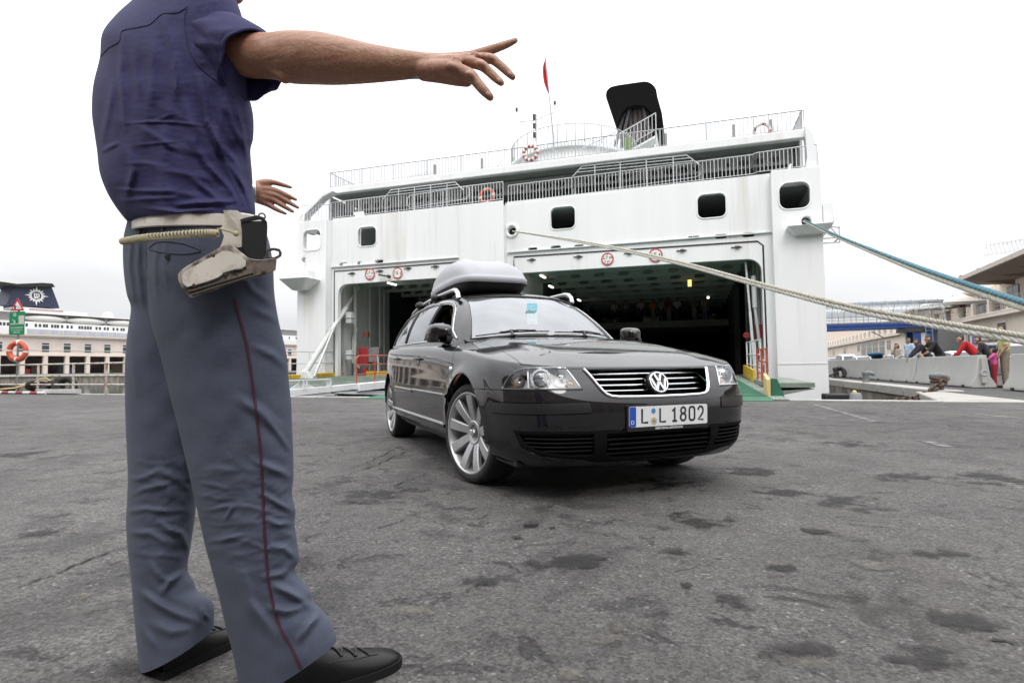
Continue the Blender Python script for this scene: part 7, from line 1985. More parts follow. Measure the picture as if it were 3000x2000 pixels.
# ------------------------------------------------------------------ people: one continuous skin each, clothes over it
def blob_mesh(name, chains, voxel, smooth=3, spline=False, seg=12):
    """union of tapered chains -> one continuous surface"""
    b = MB()
    for pts in chains:
        P_ = [Vector(p[:3]) for p in pts]; R_ = [p[3] for p in pts]
        if spline and len(P_) > 2:
            n0 = len(P_); Q_ = []; W_ = []
            for i in range(n0-1):
                a0, a1, a2, a3 = max(i-1,0), i, i+1, min(i+2,n0-1)
                for k in range(4):
                    f = k/4; cr = lambda u0, u1, u2, u3: (u1*2+(u2-u0)*f+(u0*2-u1*5+u2*4-u3)*f*f+(u1*3-u0-u2*3+u3)*f**3)*.5
                    Q_.append(cr(P_[a0],P_[a1],P_[a2],P_[a3])); W_.append(max(1e-4, cr(R_[a0],R_[a1],R_[a2],R_[a3])))
            Q_.append(P_[-1]); W_.append(R_[-1]); P_, R_ = Q_, W_
        for (a, ra), (c, rc) in zip(zip(P_, R_), zip(P_[1:], R_[1:])):
            n = max(1, int((c-a).length/(.5*max(ra, rc, 1e-4))))
            q_ = [a.lerp(c, k/n) for k in range(n+1)]; rr_ = [lerp(ra, rc, k/n) for k in range(n+1)]
            b.tube(q_, rr_, seg)
        for p, r in zip(P_, R_): b.sphere(p, r*1.0, seg, max(8, seg//2))
    me = b.mesh('tmpb'); o = bpy.data.objects.new('tmpb', me); COL.objects.link(o)
    bm_ = bmesh.new(); bm_.from_mesh(me); bmesh.ops.recalc_face_normals(bm_, faces=bm_.faces); bm_.to_mesh(me); bm_.free()
    r = o.modifiers.new('r', 'REMESH'); r.mode = 'VOXEL'; r.voxel_size = voxel
    if smooth:
        s = o.modifiers.new('s', 'SMOOTH'); s.iterations = smooth; s.factor = .5
    dg = bpy.context.evaluated_depsgraph_get(); dg.update()
    m2 = bpy.data.meshes.new_from_object(o.evaluated_get(dg)); m2.name = name
    bpy.data.objects.remove(o); bpy.data.meshes.remove(me)
    m2.polygons.foreach_set('use_smooth', [True]*len(m2.polygons)); return m2
def blob(name, chains, voxel, m, parent, smooth=3, spline=False, seg=12):
    me = blob_mesh(name, chains, voxel, smooth, spline, seg); me.materials.clear(); me.materials.append(m)
    o = bpy.data.objects.new(name, me); link(o, parent); return o
def skin_mat(name, c):
    m = mat(name, c, .5, var=.10, vscale=14, bump=.12, bscale=180); b = m.node_tree.nodes['Principled BSDF']
    b.inputs['Subsurface Weight'].default_value = .12; b.inputs['Subsurface Radius'].default_value = (.6,.25,.12); b.inputs['Subsurface Scale'].default_value = .01; return m
M['skin'] = skin_mat('tanned skin', (0.40,0.235,0.165)); M['skin2'] = skin_mat('brown skin', (0.30,0.17,0.115))
M['hair'] = mat('dark hair', (0.016,0.012,0.010), .6, bump=.4, bscale=120)
CLOTH = {}
def cloth(c):
    k = tuple(c)
    if k not in CLOTH: CLOTH[k] = mat('cloth %d' % len(CLOTH), c, .9, var=.12, vscale=9, bump=.25, bscale=30)
    return CLOTH[k]
def person(loc, face, h, label, shirt, trousers, lean=0.0, arms=None, hair='short', group=None, skin='skin', long_sleeve=False, skirt=False, vox=.011, shoes=(0.02,0.018,0.016), legs_apart=.09, turn=0.0):
    """face: heading in degrees (0 = +y, clockwise). arms: [(elbow),(hand)] for left and right in body axes (x forward, y left, z up, metres for a 1.75 m body)"""
    e = empty('person', loc, label=label, cat='person', group=group)
    s = h/1.75; rz = radians(90-face)
    R_ = Matrix.Rotation(rz, 3, 'Z')
    piv = Vector((0,0,.95))
    Lr = Matrix.Rotation(lean, 3, 'Y')
    def up(p): return Lr @ (Vector(p)-piv) + piv
    def W(p, r): q_ = R_ @ Vector(p)*s; return (q_.x, q_.y, q_.z, r*s)
    U = lambda p, r: W(up(p), r)
    if arms is None: arms = (((-.03,.25,1.12),(.05,.25,.87)), ((-.03,-.25,1.12),(.05,-.25,.87)))
    body = []; la = legs_apart
    sh = [(0,.19,1.42),(0,-.19,1.42)]
    hc = Vector(up((.03,0,1.60))); 
    body.append([W(up((0,0,1.36)),.055), W(up((.01,0,1.50)),.052), W(hc+Vector((-.01,0,.03)),.088)])
    body.append([W(hc+Vector((0,0,.03)),.085), W(hc+Vector((.03,0,-.07)),.048)])
    body.append([W(hc+Vector((.085,0,.0)),.013), W(hc+Vector((.105,0,-.025)),.013)])          # nose
    for sg in (-1, 1): body.append([W(hc+Vector((-.005,sg*.082,.005)),.020), W(hc+Vector((-.01,sg*.082,-.025)),.014)])    # ears
    body.append([W(hc+Vector((.078,-.02,-.060)),.010), W(hc+Vector((.078,.02,-.060)),.010)])    # mouth
    body.append([U((0,0,.98),.10), U((0,0,1.15),.10), U((0,0,1.32),.12)])
    for (el, ha), sp_ in zip(arms, sh):
        el_, ha_ = Vector(el), Vector(ha); d = (ha_-el_).normalized(); tip = ha_+d*.16
        body.append([U(sp_,.05), W(el_,.038), W(ha_,.026)])
        side = d.cross(Vector((0,0,1)));  side = side.normalized() if side.length > .1 else Vector((0,1,0))
        body.append([W(ha_,.026), W(ha_+d*.07,.034)])
        for f_, ln in ((-1.5,.145),(-.5,.165),(.5,.16),(1.5,.135)):
            body.append([W(ha_+d*.06+side*.015*f_,.013), W(ha_+d*ln*.75+side*.019*f_+Vector((0,0,-.008)),.0105), W(ha_+d*ln+side*.021*f_+Vector((0,0,-.020)),.009)])
        body.append([W(ha_+d*.02+side*.02,.013), W(ha_+d*.07+side*.055,.010)])
    for sg in (-1, 1):
        body.append([W((0,sg*.08,.95),.085), W((.01,sg*la,.50),.05), W((0,sg*la,.09),.035), W((.12,sg*la*1.1,.04),.03)])
    bo = blob('body', body, vox*s if s > .7 else vox*.8, M[skin], e)
    t_ = []
    t_.append([U((0,0,.97),.130), U((-.005,0,1.10),.132), U((0,0,1.24),.142), U((0,.07,1.36),.115), U((0,-.07,1.36),.115)])
    t_.append([U((0,.08,1.00),.095), U((0,.09,1.2),.10), U((0,.15,1.40),.075)]); t_.append([U((0,-.08,1.00),.095), U((0,-.09,1.2),.10), U((0,-.15,1.40),.075)])
    t_.append([U((0,.10,1.44),.058), U((0,-.10,1.44),.058)])
    for (el, ha), sp_ in zip(arms, sh):
        el_ = Vector(el); a = Vector(up(sp_))
        if long_sleeve: t_.append([W(a,.072), W(el_,.056), W(Vector(ha).lerp(el_,.12),.042)])
        else: t_.append([W(a,.072), W(a.lerp(el_,.75),.062)])
    so_ = blob('shirt', t_, .014*s, cloth(shirt), e)
    l_ = []
    for sg in (-1, 1): l_.append([W((0,sg*.07,.98),.112), W((.0,sg*.085,.80),.098), W((.012,sg*la,.50),.072), W((0,sg*la,.10),.060)])
    l_.append([U((0,.06,1.02),.115), U((0,-.06,1.02),.115)])
    if skirt: l_.append([W((0,0,.9),.14), W((0,0,.55),.17)])
    blob('trousers', l_, .014*s, cloth(trousers), e)
    for sg in (-1, 1): blob('shoe', [[W((-.04,sg*la,.045),.045), W((.08,sg*la*1.08,.040),.044), W((.16,sg*la*1.12,.032),.032)]], .012, cloth(shoes), e)
    hr_ = [[W(hc+Vector((-.026,0,.050)),.082), W(hc+Vector((.014,0,.074)),.066)], [W(hc+Vector((-.048,.022,.0)),.060), W(hc+Vector((-.048,-.022,.0)),.060)]]
    if hair == 'long': hr_ += [[W(hc+Vector((-.05,sg*.055,.02)),.052), W(hc+Vector((-.03,sg*.085,-.10)),.045), W(hc+Vector((-.02,sg*.09,-.19)),.035)] for sg in (-1, 1)]+[[W(hc+Vector((-.07,0,.0)),.07), W(hc+Vector((-.08,0,-.16)),.06)]]
    if hair == 'bob': hr_ += [[W(hc+Vector((-.02,sg*.06,.02)),.055), W(hc+Vector((-.01,sg*.08,-.06)),.042)] for sg in (-1, 1)]+[[W(hc+Vector((-.06,0,.0)),.075), W(hc+Vector((-.07,0,-.08)),.06)]]
    blob('hair', hr_, .012*s, M['hair'], e)
    ey = MB()
    for sg in (-1, 1): p = W(hc+Vector((.083,sg*.032,.012)),.009); ey.sphere(p[:3], p[3], 8, 6)
    split_islands(ey.build('eye', M['black'], e, smooth=True))
    return e
# on the pier behind the barriers: positions from the sight lines, feet on the pier
def on_pier(px, y): p = at(px, 1080, 1, y); return (p.x, p.y, 0)
G_ = 'people leaning on the barriers'
def px_at_x(px, x): y = pxy(px, x); return (x, y, 0)
BK = BX+.42
lean_arms = (((.36,.26,1.06),(.50,.12,.98)), ((.36,-.26,1.06),(.50,-.12,.98)))
p = px_at_x(2632, BK+.9); person(p, 230, 1.66, 'woman with long dark hair and hand at her mouth, behind the barrier', (0.42,0.38,0.33), (0.05,0.05,0.07), lean=.1, hair='long', group=G_, arms=(((.10,.22,1.12),(.32,.05,.98)), ((.14,-.20,1.20),(.20,-.02,1.40))), long_sleeve=True)
p = px_at_x(2668, BK+.5); person(p, 250, 1.80, 'man in a pale blue shirt standing behind the barrier', (0.42,0.54,0.68), (0.06,0.07,0.10), lean=.05, group=G_, skin='skin2', long_sleeve=True)
p = px_at_x(2722, BK+.12); person(p, 275, 1.74, 'man in dark navy top leaning with arms over the barrier, left of two', (0.02,0.022,0.035), (0.03,0.03,0.04), lean=.55, arms=(((.52,.22,1.02),(.62,.02,.93)), ((.50,-.20,1.03),(.64,-.05,.88))), group=G_, skin='skin2', long_sleeve=True)
p = px_at_x(2757, BK+.12); e2 = person(p, 262, 1.80, 'man in a black printed t-shirt leaning on the barrier, right of two', (0.012,0.012,0.013), (0.03,0.03,0.04), lean=.55, arms=(((.52,.24,1.04),(.58,-.02,.95)), ((.50,-.24,1.04),(.60,.05,.96))), group=G_, skin='skin2')
pr = MB().prism(rrect(-.06,.06,-.05,.05,.015), [], YZ, 0, .004).build('shirt_print', M['posteryellow'], e2); q_ = Matrix.Rotation(radians(90-262), 3, 'Z') @ Vector((.42,0,1.22)); pr.location = q_; pr.rotation_euler = (0, .55, radians(90-262))
p = px_at_x(2862, BK+.12); person(p, 285, 1.70, 'man in a bright red hooded top leaning on the barrier end', (0.40,0.012,0.018), (0.03,0.03,0.04), lean=.60, arms=(((.48,.22,1.02),(.58,.05,.95)), ((.42,-.26,1.02),(.50,-.20,.95))), group=G_, long_sleeve=True)
p = at(2948,1136,2,0.0); person(p, 285, 1.78, 'man in yellow short sleeved shirt and khaki trousers, hand on hip', (0.50,0.44,0.20), (0.22,0.19,0.14), lean=.03, arms=(((-.02,.27,1.12),(.12,.20,.92)), ((-.08,-.34,1.14),(.06,-.19,1.02))), group='people by the barrier gap')
p = at(2917,1136,2,0.0); person(p, 290, 1.14, 'small girl with dark hair in a pink top and red trousers', (0.60,0.10,0.30), (0.30,0.012,0.025), lean=.0, hair='bob', arms=(((.18,.22,1.25),(.40,.18,1.22)), ((.15,-.22,1.2),(.32,-.14,1.22))), group='people by the barrier gap', vox=.010)
p = at(2892,1130,2,0.0); person((p.x+.25,p.y+.35,0), 290, 1.62, 'person in dark trousers half hidden by the barrier end and the girl', (0.03,0.03,0.035), (0.022,0.022,0.03), lean=.45, arms=(((.3,.22,1.05),(.45,.05,.95)), ((.3,-.22,1.05),(.45,-.05,.95))), group='people by the barrier gap', long_sleeve=True)
# on the terminal balcony
for k, (px, c) in enumerate(((2817,(0.02,0.02,0.025)),(2826,(0.16,0.03,0.05)))):
    q_ = TF.uv(px, 930, .4); w_ = TF.o+TF.t*q_[0]+TF.n*.4; person((w_.x,w_.y,zb+.42), 270, 1.72, ('person in black on the terminal balcony','person in dark red on the terminal balcony')[k], c, (0.02,0.02,0.03), group='people on the terminal balcony', vox=.02)
# passengers on the raised car platform inside the ferry
GP = 'people standing on the car platform inside the ferry'
fl_ = [(1718,(0.14,0.18,0.30),(0.03,0.03,0.05),'pale blue top at the left end of the row inside the ferry',False),
 (1800,(0.46,0.46,0.46),(0.04,0.035,0.03),'white short sleeved top, second in the row inside the ferry',False),
 (1832,(0.28,0.28,0.30),(0.05,0.02,0.02),'light grey top beside the person in white inside the ferry',False),
 (1878,(0.48,0.38,0.36),(0.03,0.03,0.03),'pale pink shirt in the middle of the row inside the ferry',False),
 (1914,(0.55,0.22,0.04),(0.24,0.20,0.14),'orange and yellow top and pale trousers inside the ferry',False),
 (1938,(0.34,0.34,0.42),(0.05,0.05,0.08),'lilac grey top right of the orange top inside the ferry',False),
 (1960,(0.20,0.03,0.03),(0.24,0.23,0.20),'dark red top and pale trousers inside the ferry',False),
 (1984,(0.58,0.57,0.54),(0.035,0.03,0.03),'bright white t-shirt right of the middle inside the ferry',False),
 (2035,(0.20,0.20,0.18),(0.26,0.25,0.22),'grey top and pale trousers with folded arms inside the ferry',True),
 (2066,(0.32,0.30,0.27),(0.12,0.18,0.30),'beige top and blue jeans inside the ferry',False),
 (2166,(0.22,0.20,0.21),(0.08,0.07,0.07),'dim figure at the right end of the platform inside the ferry',False)]
for k, (px, a, b, lab, fold) in enumerate(fl_):
    p = at(px, 940, 1, 41.75+.12*(k % 3)); random.seed(k)
    person((p.x, p.y, 3.861), 180+random.uniform(-40,40), 1.68+.03*(k % 4), 'person in '+lab if lab[0] != 'd' or 'top' in lab else lab, a, b, group=GP, skin='skin2' if k % 3 else 'skin', vox=.018, arms=(((.05,.27,1.15),(.20,-.06,1.17)), ((.05,-.27,1.15),(.22,.06,1.2))) if fold else None)
parked(.9, 46.5, 'cardark', 'dark car parked behind the people on the ferry car platform, right', z=3.861, group='cars on the ferry platform')
parked(-3.2, 46.8, 'carsilver', 'pale car parked behind the people on the ferry car platform, middle', z=3.861, group='cars on the ferry platform')
parked(-6.3, 47.0, 'cardark', 'dark car parked on the ferry car platform, left', z=3.861, group='cars on the ferry platform')

seated(-1.42, .37, 'driver behind the wheel of the dark estate car', cloth((0.30,0.31,0.33)), (.28,.14,.30))
seated(-1.40, -.43, 'front passenger in an orange top in the dark estate car', cloth((0.50,0.20,0.03)), (.25,.10,.02))
# ------------------------------------------------------------------ the officer in the foreground
OZ = atd(700, 2000, 1.34); OB = Vector((OZ.x, OZ.y, 0.0))
off = empty('person', OB, label='officer in navy shirt and grey blue trousers, arm stretched out to the right', cat='person')
def O(px, py, d): return atd(px, py, d) - OB
def sp_(v, e): return (abs(v)**e)*(1 if v >= 0 else -1)
def ridge(x, y, z=0.0, k=2.2):
    n = noise.noise(Vector((x, y, z)))*2.0; return math.exp(-(n/(.62/k**.5))**2)
def folds(lst):
    """soft folds along drawn lines: (points, height, width in photo pixels)"""
    out = []
    for pts, amp, wid in lst:
        xs = [p[0] for p in pts]; ys = [p[1] for p in pts]; out.append((pts, amp, wid, min(xs)-3*wid, max(xs)+3*wid, min(ys)-3*wid, max(ys)+3*wid))
    def f(px, py):
        v = 0.0
        for pts, amp, wid, x0, x1, y0, y1 in out:
            if px < x0 or px > x1 or py < y0 or py > y1: continue
            best = 1e9; bt = 0; n = len(pts)-1
            for i in range(n):
                ax, ay = pts[i]; bx, by = pts[i+1]; ex, ey = bx-ax, by-ay; t = max(0, min(1, ((px-ax)*ex+(py-ay)*ey)/(ex*ex+ey*ey)))
                d = hypot(px-ax-ex*t, py-ay-ey*t)
                if d < best: best = d; bt = (i+t)/n
            e = sin(pi*min(.98, max(.02, bt)))**.5
            v += amp*e*(math.exp(-(best/(.8*wid))**2) - .40*math.exp(-(best/(1.9*wid))**2))
        return v
    return f
F_SHIRT = folds([
 ([(359,102),(353,210),(363,306),(369,380)], .013, 12), ([(331,242),(315,344),(296,430)], .012, 12), ([(481,51),(500,128),(513,210),(520,290)], .012, 12), ([(391,160),(402,220),(412,290)], .009, 11),
 ([(445,110),(452,200),(448,300)], .007, 12), ([(372,362),(440,357),(500,357),(608,370)], .005, 5), ([(442,357),(478,346),(506,332)], .004, 5), ([(449,395),(490,425),(532,447)], .005, 6), ([(400,425),(460,420),(520,415)], .003, 6),
 ([(583,223),(600,300),(608,357),(650,430),(685,472),(729,574)], .020, 13), ([(608,357),(647,447),(710,542),(740,620)], .016, 10), ([(557,408),(608,485),(672,549),(700,600)], .012, 11), ([(660,300),(690,380),(735,470)], .012, 12), ([(650,470),(690,540),(720,610)], .012, 9),
 ([(334,555),(420,560),(506,561)], .007, 8), ([(350,590),(430,582),(520,578)], .006, 8), ([(379,434),(391,498),(372,570)], .014, 12), ([(296,445),(320,432),(345,420)], .010, 8), ([(300,520),(322,565),(352,610)], .012, 12), ([(520,600),(600,592),(690,590)], .012, 9), ([(430,610),(520,622),(620,612)], .010, 8), ([(560,520),(610,560),(660,600)], .010, 10),
 ([(360,480),(430,478),(500,490)], .003, 7), ([(540,300),(560,360),(572,430)], .009, 14), ([(690,300),(712,390),(728,480)], .012, 9)])
F_RL = folds([([(661,1520),(672,1500),(682,1484)], .014, 6), ([(581,1412),(620,1420),(668,1433)], .009, 8), ([(595,1496),(630,1490),(668,1480)], .010, 7), ([(602,1588),(650,1582),(707,1567)], .010, 8), ([(585,1450),(640,1462),(690,1458)], .007, 8), ([(600,1530),(640,1540),(690,1535)], .006, 8), ([(585,1380),(640,1372),(700,1380)], .006, 12),
 ([(700,1170),(760,1205),(835,1265)], .016, 20), ([(775,1225),(815,1270),(856,1325)], .014, 12), ([(745,1350),(800,1372),(858,1400)], .014, 14), ([(760,1440),(810,1470),(862,1500)], .016, 12), ([(775,1520),(820,1535),(866,1530)], .014, 12), ([(790,1600),(835,1605),(874,1640)], .016, 13), ([(775,1690),(825,1680),(866,1650)], .016, 14),
 ([(800,1712),(850,1736),(912,1772)], .026, 16), ([(790,1780),(840,1790),(905,1770)], .016, 14), ([(878,1872),(905,1830),(938,1796)], .024, 13), ([(720,1750),(760,1800),(800,1860)], .014, 20), ([(690,1640),(720,1720),(740,1810)], .010, 22), ([(840,960),(800,930),(740,905)], .010, 14), ([(845,1080),(800,1040),(745,1015)], .012, 16),
 ([(460,720),(452,790),(460,880)], .012, 9), ([(486,700),(480,770),(492,850)], .008, 9), ([(705,800),(740,850),(800,890)], .010, 14)])
F_LL = folds([([(468,1531),(500,1552),(530,1562),(556,1610),(563,1660)], .022, 13), ([(405,1728),(450,1760),(503,1790),(581,1822)], .024, 15), ([(475,1735),(500,1700),(540,1675)], .016, 12), ([(590,1775),(600,1800),(618,1815)], .018, 9), ([(380,1450),(430,1430),(500,1415)], .011, 10), ([(372,1500),(430,1490),(500,1500)], .011, 9), ([(385,1560),(440,1560),(490,1590)], .010, 11), ([(372,1410),(430,1395),(480,1370)], .009, 10), ([(460,1380),(500,1390),(560,1440)], .014, 14),
 ([(395,1800),(420,1850),(460,1900)], .016, 16), ([(430,1820),(500,1850),(560,1840)], .012, 16), ([(385,690),(378,780),(392,880)], .016, 8), ([(408,690),(404,780),(418,900)], .014, 8), ([(430,690),(428,770),(436,850)], .012, 7), ([(370,940),(385,1040),(400,1150)], .010, 18), ([(440,1650),(470,1690),(500,1700)], .012, 14)])
def sm(a, b, x): t = min(1, max(0, (x-a)/(b-a))); return t*t*(3-2*t)
def loft(tab, nrow, ncol, disp, e=.92, close_top=False, close_bottom=False):
    """rings between left and right outline points of the figure; tab rows: (t, xl, yl, xr, yr, depth, half_depth, sag, skew)"""
    T0, T1 = tab[0][0], tab[-1][0]; cols = list(zip(*tab)); rows = []
    S_ = [[(t, v) for t, v in zip(cols[0], c)] for c in cols[1:]]
    for i in range(nrow+1):
        t = lerp(T0, T1, i/nrow); xl, yl, xr, yr, dc, b, sag, sk = [smoothtab(s, t) for s in S_]
        r = []
        for k in range(ncol):
            a = 2*pi*k/ncol; c, s = sp_(cos(a), e), sp_(sin(a), e)
            px = (xl+xr)/2+(xr-xl)/2*c; py = lerp(yl, yr, (c+1)/2)+sag*s
            d = dc - b*s - sk*c
            dd = disp(px, py, s, t)
            r.append(O(px, py, d-dd*max(.0, .35+s)))
        rows.append(r)
    return rows
# ---- shirt
M['navyshirt'] = mat('navy shirt cloth', (0.029,0.0275,0.094), .9, var=.09, vscale=130, bump=.08, bscale=300)
def d_shirt(px, py, s, t):
    v = F_SHIRT(px, py)*.95
    v += .0045*ridge((px+.10*py)/75+3, py/420, 1.0)*sm(110, 190, py)
    v += .0030*ridge((px*.8+py*.5)/210, (py*.85-px*.3)/70, 12.0, 2)*sm(220, 400, py)
    v += .010*noise.noise(Vector((px/170, py/190, 3)))
    v += .0035*noise.noise(Vector((px/50, py/60, 6)))
    v += .0008*noise.noise(Vector((px/14, py/12, 9)))
    return v
shirt_tab = [ # t, xl, yl, xr, yr, depth, b, sag, skew
 (-70, 505,-70, 640,-75, 1.33,.07,0,.02),
 (-40, 430,-32, 668,-50, 1.335,.095,6,.04),
 (0,   388,0,  690,-5, 1.34,.115,10,.05),
 (50,  338,45, 712,60, 1.345,.130,8,.05),
 (100, 300,96, 718,120,1.35,.142,4,.05),
 (170, 292,168,722,190,1.355,.152,0,.05),
 (250, 273,250,728,270,1.36,.158,0,.045),
 (330, 269,330,742,340,1.365,.160,0,.04),
 (400, 278,400,742,405,1.365,.158,0,.035),
 (440, 284,440,734,440,1.365,.155,0,.03),
 (500, 292,505,738,500,1.36,.150,0,.03),
 (560, 312,560,742,560,1.355,.146,0,.03),
 (600, 335,600,747,600,1.35,.144,0,.03),
 (630, 362,636,748,628,1.35,.143,-6,.03),
 (645, 378,650,744,640,1.35,.134,-20,.03),
 (655, 392,648,735,640,1.35,.110,-20,.03)]
rows = loft(shirt_tab, 200, 170, d_shirt)
sh = MB().grid(rows, True)
# right sleeve: a hollow tube round the upper arm
sx = [(548,70,1.315,70),(590,92,1.295,80),(640,125,1.270,87),(690,158,1.247,91),(730,184,1.230,92),(742,191,1.225,92)]
srow = []; ax_prev = None
C_ = [O(a, b, c) for a, b, c, r in sx]
def sleeve_ring(i, rr, shift=0.0, tw=0.0):
    d = (C_[min(i+1, len(C_)-1)]-C_[max(i-1, 0)]).normalized()
    if i >= len(C_)-2: d = (C_[-1]-C_[0]).normalized()
    # the opening is cut a little towards the viewer
    vw = (O(sx[i][0], sx[i][1], sx[i][2])+OB-EYE).normalized()
    if i >= 3: d = (d - vw*.30*(i-2)/3).normalized()
    u, v = frame_z(d); r = []
    for k in range(72):
        a = 2*pi*k/72; n_ = u*cos(a)+v*sin(a); w_ = 0
        p = C_[i]+n_*rr*1.0+d*shift
        nn = noise.noise(p*14)*.006 + ridge(p.x*9, p.z*22+k*.02, 4.0)*.006
        r.append(p+n_*nn*(1 if i < len(C_)-1 else .5))
    return r
for i in range(len(C_)): srow.append(sleeve_ring(i, sx[i][3]*sx[i][2]/FPX))
# denser rows between
dense = []
for a, b in zip(srow, srow[1:]):
    for t in range(5): dense.append([p.lerp(q_, t/5) for p, q_ in zip(a, b)])
dense.append(srow[-1])
for i, r in enumerate(dense):
    ctr = sum(r, Vector())/len(r)
    for k, p in enumerate(r):
        n_ = (p-ctr).normalized(); r[k] = p + n_*(.007*ridge(k/9.0+i*.10, i/26.0, 6.0, 2)-.003)*sm(0, 6, i)
inner = [[p.lerp(sum(r, Vector())/len(r), .05) for p in r] for r in reversed(dense[6:])]
sh.grid(dense+inner, True)
# left sleeve, mostly hidden by the body
lsx = [(440,95,1.43,46),(400,160,1.52,58),(420,230,1.60,62),(470,280,1.65,58)]
lrow = []
LC = [O(a, b, c) for a, b, c, r in lsx]
for i in range(4):
    d = (LC[min(i+1,3)]-LC[max(i-1,0)]).normalized(); u, v = frame_z(d); lrow.append([LC[i]+(u*cos(2*pi*k/40)+v*sin(2*pi*k/40))*lsx[i][3]*lsx[i][2]/FPX for k in range(40)])
sh.grid(lrow, True)
shirt = sh.build('shirt', M['navyshirt'], off, smooth=True, angle=80)
def bvh_of(o):
    me = o.data; return BVHTree.FromPolygons([v.co for v in me.vertices], [tuple(p.vertices) for p in me.polygons])
TS = bvh_of(shirt)
def hit(T, px, py, offm=0.0):
    d = pxdir(px, py).normalized(); h = T.ray_cast(EYE-OB, d)
    return None if h[0] is None else h[0]-d*offm
def line_on(T, pts, r, name, m, par, offm=.0008, n=8, seg=6):
    q_ = []; tx = [(i, p[0]) for i, p in enumerate(pts)]; ty = [(i, p[1]) for i, p in enumerate(pts)]; N_ = (len(pts)-1)*n
    for k in range(N_+1):
        t = k/n; p = hit(T, smoothtab(tx, t), smoothtab(ty, t), offm)
        if p is not None: q_.append(p)
    q2 = [q_[0]]+[(q_[i-1]+q_[i]*2+q_[i+1])/4 for i in range(1, len(q_)-1)]+[q_[-1]]
    return MB().tube(q2, r, seg).build(name, m, par, smooth=True)
M['navyseam'] = mat('navy seam', (0.018,0.016,0.055), .9)
line_on(TS, [(296,166),(320,140),(350,122),(358,92),(410,80),(440,72),(476,42),(520,38),(546,24)], .0013, 'yoke_seam', M['navyseam'], shirt)
line_on(TS, [(548,20),(540,60),(545,105),(556,150),(580,190),(612,220),(652,250)], .0014, 'armhole_seam', M['navyseam'], shirt)
def arm_skin():
    m = skin_mat('sun tanned arm skin', (0.36,0.195,0.125)); t = m.node_tree; b = t.nodes['Principled BSDF']; N = t.nodes.new; L = t.links.new
    co = N('ShaderNodeTexCoord'); n = N('ShaderNodeTexNoise'); n.inputs['Scale'].default_value = 22; n.inputs['Detail'].default_value = 7; n.inputs['Roughness'].default_value = .65; L(co.outputs['Object'], n.inputs['Vector'])
    r = N('ShaderNodeMapRange'); r.inputs['From Min'].default_value = .35; r.inputs['From Max'].default_value = .68; L(n.outputs['Fac'], r.inputs['Value'])
    x = N('ShaderNodeMix'); x.data_type = 'RGBA'; L(r.outputs[0], x.inputs['Factor']); x.inputs['A'].default_value = (0.37,0.205,0.130,1); x.inputs['B'].default_value = (0.34,0.150,0.100,1)
    n2 = N('ShaderNodeTexNoise'); n2.inputs['Scale'].default_value = 160; n2.inputs['Detail'].default_value = 4; L(co.outputs['Object'], n2.inputs['Vector'])
    r2 = N('ShaderNodeMapRange'); r2.inputs['From Min'].default_value = .3; r2.inputs['From Max'].default_value = .7; r2.inputs['To Min'].default_value = .85; r2.inputs['To Max'].default_value = 1.12; L(n2.outputs['Fac'], r2.inputs['Value'])
    s = N('ShaderNodeVectorMath'); s.operation = 'SCALE'; L(x.outputs['Result'], s.inputs[0]); L(r2.outputs[0], s.inputs['Scale']); L(s.outputs[0], b.inputs['Base Color'])
    # veins and tendons under the skin, pores on top
    mp_ = N('ShaderNodeMapping'); mp_.inputs['Rotation'].default_value = (0, 0, .05); mp_.inputs['Scale'].default_value = (9, 26, 30); L(co.outputs['Object'], mp_.inputs[0])
    v = N('ShaderNodeTexNoise'); v.inputs['Scale'].default_value = 1.0; v.inputs['Detail'].default_value = 2.0; v.inputs['Distortion'].default_value = .8; L(mp_.outputs[0], v.inputs['Vector'])
    p = N('ShaderNodeTexNoise'); p.inputs['Scale'].default_value = 420; L(co.outputs['Object'], p.inputs['Vector'])
    a = N('ShaderNodeMath'); a.operation = 'MULTIPLY_ADD'; L(p.outputs['Fac'], a.inputs[0]); a.inputs[1].default_value = .12; L(v.outputs['Fac'], a.inputs[2])
    bu = N('ShaderNodeBump'); bu.inputs['Strength'].default_value = .5; bu.inputs['Distance'].default_value = .008; L(a.outputs[0], bu.inputs['Height']); L(bu.outputs[0], b.inputs['Normal'])
    return m
M['skinarm'] = arm_skin()
# ---- skin: head, neck, both arms with hands, and the trunk inside the clothes, in one surface
def K(px, py, d, rpx): p = O(px, py, d); return (p.x, p.y, p.z, rpx*d/FPX)
sk = []
sk.append([K(560,95,1.30,66), K(640,128,1.27,66), K(720,158,1.245,64), K(772,164,1.225,62), K(806,166,1.212,63), K(855,170,1.198,70), K(923,171,1.182,71.5), K(983,177,1.168,67), K(1068,185,1.150,55.5), K(1153,189.5,1.138,44.5), K(1212,191,1.130,38), K(1250,195,1.128,37)])
sk.append([K(790,130,1.205,30), K(838,126,1.20,33), K(900,124,1.19,30), K(980,138,1.17,24)])
sk.append([K(812,205,1.19,22), K(835,225,1.185,20)])
for l in ([(1235,180),(1290,172),(1370,162)],[(1238,186),(1300,177),(1385,167)],[(1240,194),(1295,184),(1345,178)]): sk.append([K(a, b, 1.108, 5.5) for a, b in l])
for a, b, d, r in ((1392,163,1.118,11),(1338,178,1.098,12),(1326,196,1.086,12),(1436,171,1.118,10),(1408,189,1.092,10),(1376,220,1.074,11)): sk.append([K(a-4, b-2, d, r), K(a+4, b+1, d, r)])          # brachioradialis
